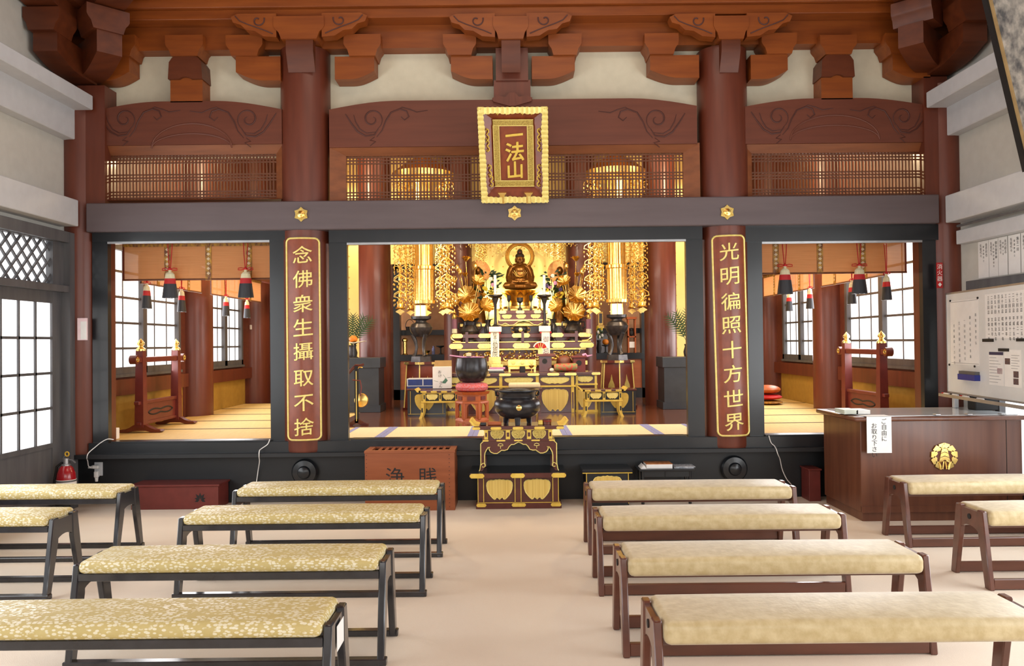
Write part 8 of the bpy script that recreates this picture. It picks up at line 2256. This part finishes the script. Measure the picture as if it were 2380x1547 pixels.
make(G().ball((xn2(1409), Yn + 0.12, (zn2(824) + 0.001) + 0.17), (0.05, 0.05, 0.046), 16, 10), 'orange', mat('orange_fruit', srgb(226, 130, 30)), o)
g = G().box(xn2(1392), xn2(1420), Yn + 0.42, Yn + 0.43, 0.001 + (zn2(824) + 0.001), zn2(778))
one(g, 'pale_screen', M['white_paint'], 'pale grey panel at the back of the right niche behind the orange', 'panel')
o = thing('memorial_tablet', 'gold memorial tablet with a dark face on the upper shelf of the right niche', 'tablet', (xn2(1401), Yn + 0.3, zn2(766)))
make(G().box(xn2(1396), xn2(1407), Yn + 0.3, Yn + 0.33, zn2(758), zn2(726)), 'tablet_body', M['gold'], o)
make(G().box(xn2(1398), xn2(1405), Yn + 0.294, Yn + 0.3, zn2(753), zn2(730)), 'tablet_face', M['grey_wood'], o)
make(G().box(xn2(1393), xn2(1410), Yn + 0.28, Yn + 0.36, zn2(766) + 0.001, zn2(758), 0.004), 'tablet_foot', M['gold'], o)
o = thing('small_shrine', 'small wooden shrine with a dark figure on the lower shelf of the right niche', 'shrine', (xn2(1470), Yn + 0.1, (zn2(824) + 0.001)))
make(G().box(xn2(1461), xn2(1464), Yn + 0.08, Yn + 0.2, (zn2(824) + 0.001), zn2(745)).box(xn2(1477), xn2(1480), Yn + 0.08, Yn + 0.2, (zn2(824) + 0.001), zn2(745)).box(xn2(1459), xn2(1482), Yn + 0.06, Yn + 0.22, zn2(745), zn2(740)).box(xn2(1461), xn2(1480), Yn + 0.08, Yn + 0.2, zn2(788), zn2(785)), 'shrine_frame', M['stool_wood'], o)
make(G().ball((xn2(1470), Yn + 0.12, zn2(778)), (0.04, 0.03, 0.045), 12, 8).ball((xn2(1470), Yn + 0.12, zn2(770)), (0.025, 0.025, 0.03), 10, 6), 'dark_figure', M['ink'], o)
make(G().box(xn2(1464), xn2(1477), Yn + 0.1, Yn + 0.14, zn2(812), zn2(798)), 'white_paper', M['white'], o)
o = thing('niche_flowers', 'small bunch of yellow and white flowers at the inner end of the right niche', 'flowers', (xn2(1392), Yn + 0.0, (zn2(824) + 0.001)))
make(G().lathe((xn2(1392), Yn + 0.02, (zn2(824) + 0.001)), [(0.03, 0), (0.04, 0.08), (0.025, 0.16), (0.035, 0.2), (0.01, 0.19)], 14), 'vase', M['ink'], o)
random.seed(2)
for m, n in (('leaf', 9), ('petal_white', 4), ('petal_yellow', 4)):
    g = G()
    for k in range(n):
        g.ball((xn2(1392) + random.uniform(-0.05, 0.05), Yn + random.uniform(-0.03, 0.03), zn2(778) + random.uniform(-0.06, 0.1)), (0.02, 0.012, 0.026), 8, 6)
    make(g, {'leaf': 'leaves', 'petal_white': 'white_blossoms', 'petal_yellow': 'yellow_blossoms'}[m], M[m], o)

# ---------------------------------------------------------------- far left and far right of the altar
def fern(px, py, Y, f, zb, label):
    c = at(px, py, Y); o = thing('fern_plant', label, 'plant', (c.x, Y, zb))
    make(G().lathe((c.x, Y, zb), [(0.06, 0), (0.07, 0.06), (0.05, 0.13), (0.06, 0.16), (0.01, 0.15)], 18), 'vase', M['bronze'], o)
    for k in range(5):
        g = G(); a = R(35 + 26 * k); L = 0.42
        P = [Vector((c.x + f * L * t * math.cos(a) * 0.7, Y - 0.04 * (k - 2) * t, zb + 0.15 + (c.z - zb + 0.1) * t * (0.75 + 0.25 * math.sin(a)) - 0.1 * t * t)) for t in [i / 12 for i in range(13)]]
        g.tube(P, [0.004] * 13, 5)
        for i in range(3, 13):
            d = (P[i] - P[i - 1]).normalized(); s_ = Vector((d.z, 0, -d.x))
            for sg in (-1, 1):
                tip = P[i] + s_ * sg * 0.12 * math.sin(PI * i / 14) + d * 0.07
                n = d * 0.013
                vs = g._v([P[i] - n, P[i] + n, tip]); g.bm.faces.new(vs)
        make(g, 'frond', M['leaf'], o, 0)
    return o
def dark_cabinet(px0, px1, pyt, label, Y=10.9):
    a, b = at(px0, 880, Y).x, at(px1, 880, Y).x; zt_ = at((px0 + px1) / 2, pyt, Y).z
    o = thing('dark_cabinet', label, 'cabinet', ((a + b) / 2, Y + 0.2, (ZF + 0.0025)), 'dark cabinets at the outer altar pillars')
    make(G().box(a + 0.02, b - 0.02, Y, Y + 0.42, (ZF + 0.0025), zt_ - 0.13), 'cabinet_body', M['slate'], o)
    make(G().box(a, b, Y - 0.02, Y + 0.44, zt_ - 0.13, zt_, 0.004), 'cabinet_top', M['slate'], o)
    make(G().box(a + 0.0, b - 0.0, Y - 0.012, Y + 0.43, ZF + 0.0025, ZF + 0.09), 'cabinet_foot', M['slate'], o)
    return zt_ + 0.001
M['slate'] = mat('slate_blue_paint', srgb(52, 56, 62), srgb(45, 49, 55), 0.4)
Yc1 = 9.88
zd = dark_cabinet(800, 884, 831, 'dark slate blue cabinet in front of the left inner pillar', Yc1)
zd2 = dark_cabinet(1540, 1625, 829, 'dark slate blue cabinet in front of the right inner pillar', Yc1)
fern(818, 762, Yc1 + 0.33, 1, zd, 'fern in a vase standing on the left slate blue cabinet')
fern(1600, 752, Yc1 + 0.33, -1, zd2, 'fern in a vase standing on the right slate blue cabinet')
c = at(827, 790, Yc1 + 0.1)
o = thing('fruit_tray', 'pale tray with an orange on a thin stand, on the left slate blue cabinet', 'tray', (c.x, Yc1 + 0.12, zd))
make(G().lathe((c.x, Yc1 + 0.04, zd), [(0.05, 0), (0.015, 0.02), (0.015, at(827, 796, Yc1 + 0.1).z - zd - 0.02), (0.05, at(827, 794, Yc1 + 0.1).z - zd)], 16), 'tray_stem', M['ink'], o)
zz_ = at(827, 793, Yc1 + 0.1).z
make(G().prism([(c.x - 0.12, zz_), (c.x, zz_ - 0.025), (c.x + 0.13, zz_), (c.x + 0.13, zz_ + 0.006), (c.x, zz_ - 0.015), (c.x - 0.12, zz_ + 0.006)], 'xz', Yc1 - 0.05, Yc1 + 0.13), 'tray', M['tablet'], o)
make(G().ball((c.x - 0.02, Yc1 + 0.04, zz_ + 0.03), (0.055, 0.055, 0.045), 16, 10), 'orange', mat('orange_fruit', srgb(226, 130, 30)), o)
# gong stand at the left edge of the middle opening
Yh = 8.3; hx = lambda p: at(p, 900, Yh).x; hz = lambda p: at(830, p, Yh).z
o = thing('gong_stand', 'black and gold stand hung with a small gong, beside the left frame post', 'stand', (hx(828), Yh, ZF))
make(G().box(hx(825), hx(833), Yh - 0.02, Yh + 0.02, ZF + 0.03, hz(850)), 'post', M['ink'], o)
make(G().box(hx(828), hx(830), Yh - 0.024, Yh - 0.02, ZF + 0.05, hz(862)), 'gold_line', M['gold_pale'], o)
make(G().tube([(hx(806), Yh, hz(872)), (hx(818), Yh, hz(858)), (hx(828), Yh, hz(850)), (hx(838), Yh, hz(850)), (hx(846), Yh, hz(846))], [0.012, 0.016, 0.02, 0.018, 0.01], 8), 'curved_arm', M['maroon'], o)
make(G().tube([(hx(830), Yh - 0.01, hz(858)), (hx(836), Yh - 0.01, hz(852)), (hx(843), Yh - 0.01, hz(854))], 0.006, 6), 'gold_scroll', M['gold'], o)
g = G().lathe((0, 0, 0), [(0.075, 0), (0.07, 0.02), (0.02, 0.03), (0.002, 0.032)], 24); g.xf(Matrix.Translation((hx(839), Yh + 0.01, hz(930))) @ Matrix.Rotation(R(90), 4, 'X'))
make(g, 'gong', M['gold'], o)
make(G().tube([(hx(820), Yh - 0.02, hz(882)), (hx(838), Yh - 0.02, hz(884)), (hx(841), Yh - 0.02, hz(900)), (hx(838), Yh - 0.02, hz(920))], 0.007, 8), 'red_cord', M['red_box'], o)
for f in (-1, 1):
    make(G().prism([(hx(829), ZF + 0.08), (hx(829) + f * 0.03, ZF + 0.06), (hx(829) + f * 0.08, ZF + 0.03), (hx(829) + f * 0.12, ZF + 0.02), (hx(829) + f * 0.12, ZF + 0.001), (hx(829) + f * 0.05, ZF + 0.001), (hx(829), ZF + 0.03)], 'xz', Yh - 0.02, Yh + 0.02), 'curled_foot', M['maroon'], o)
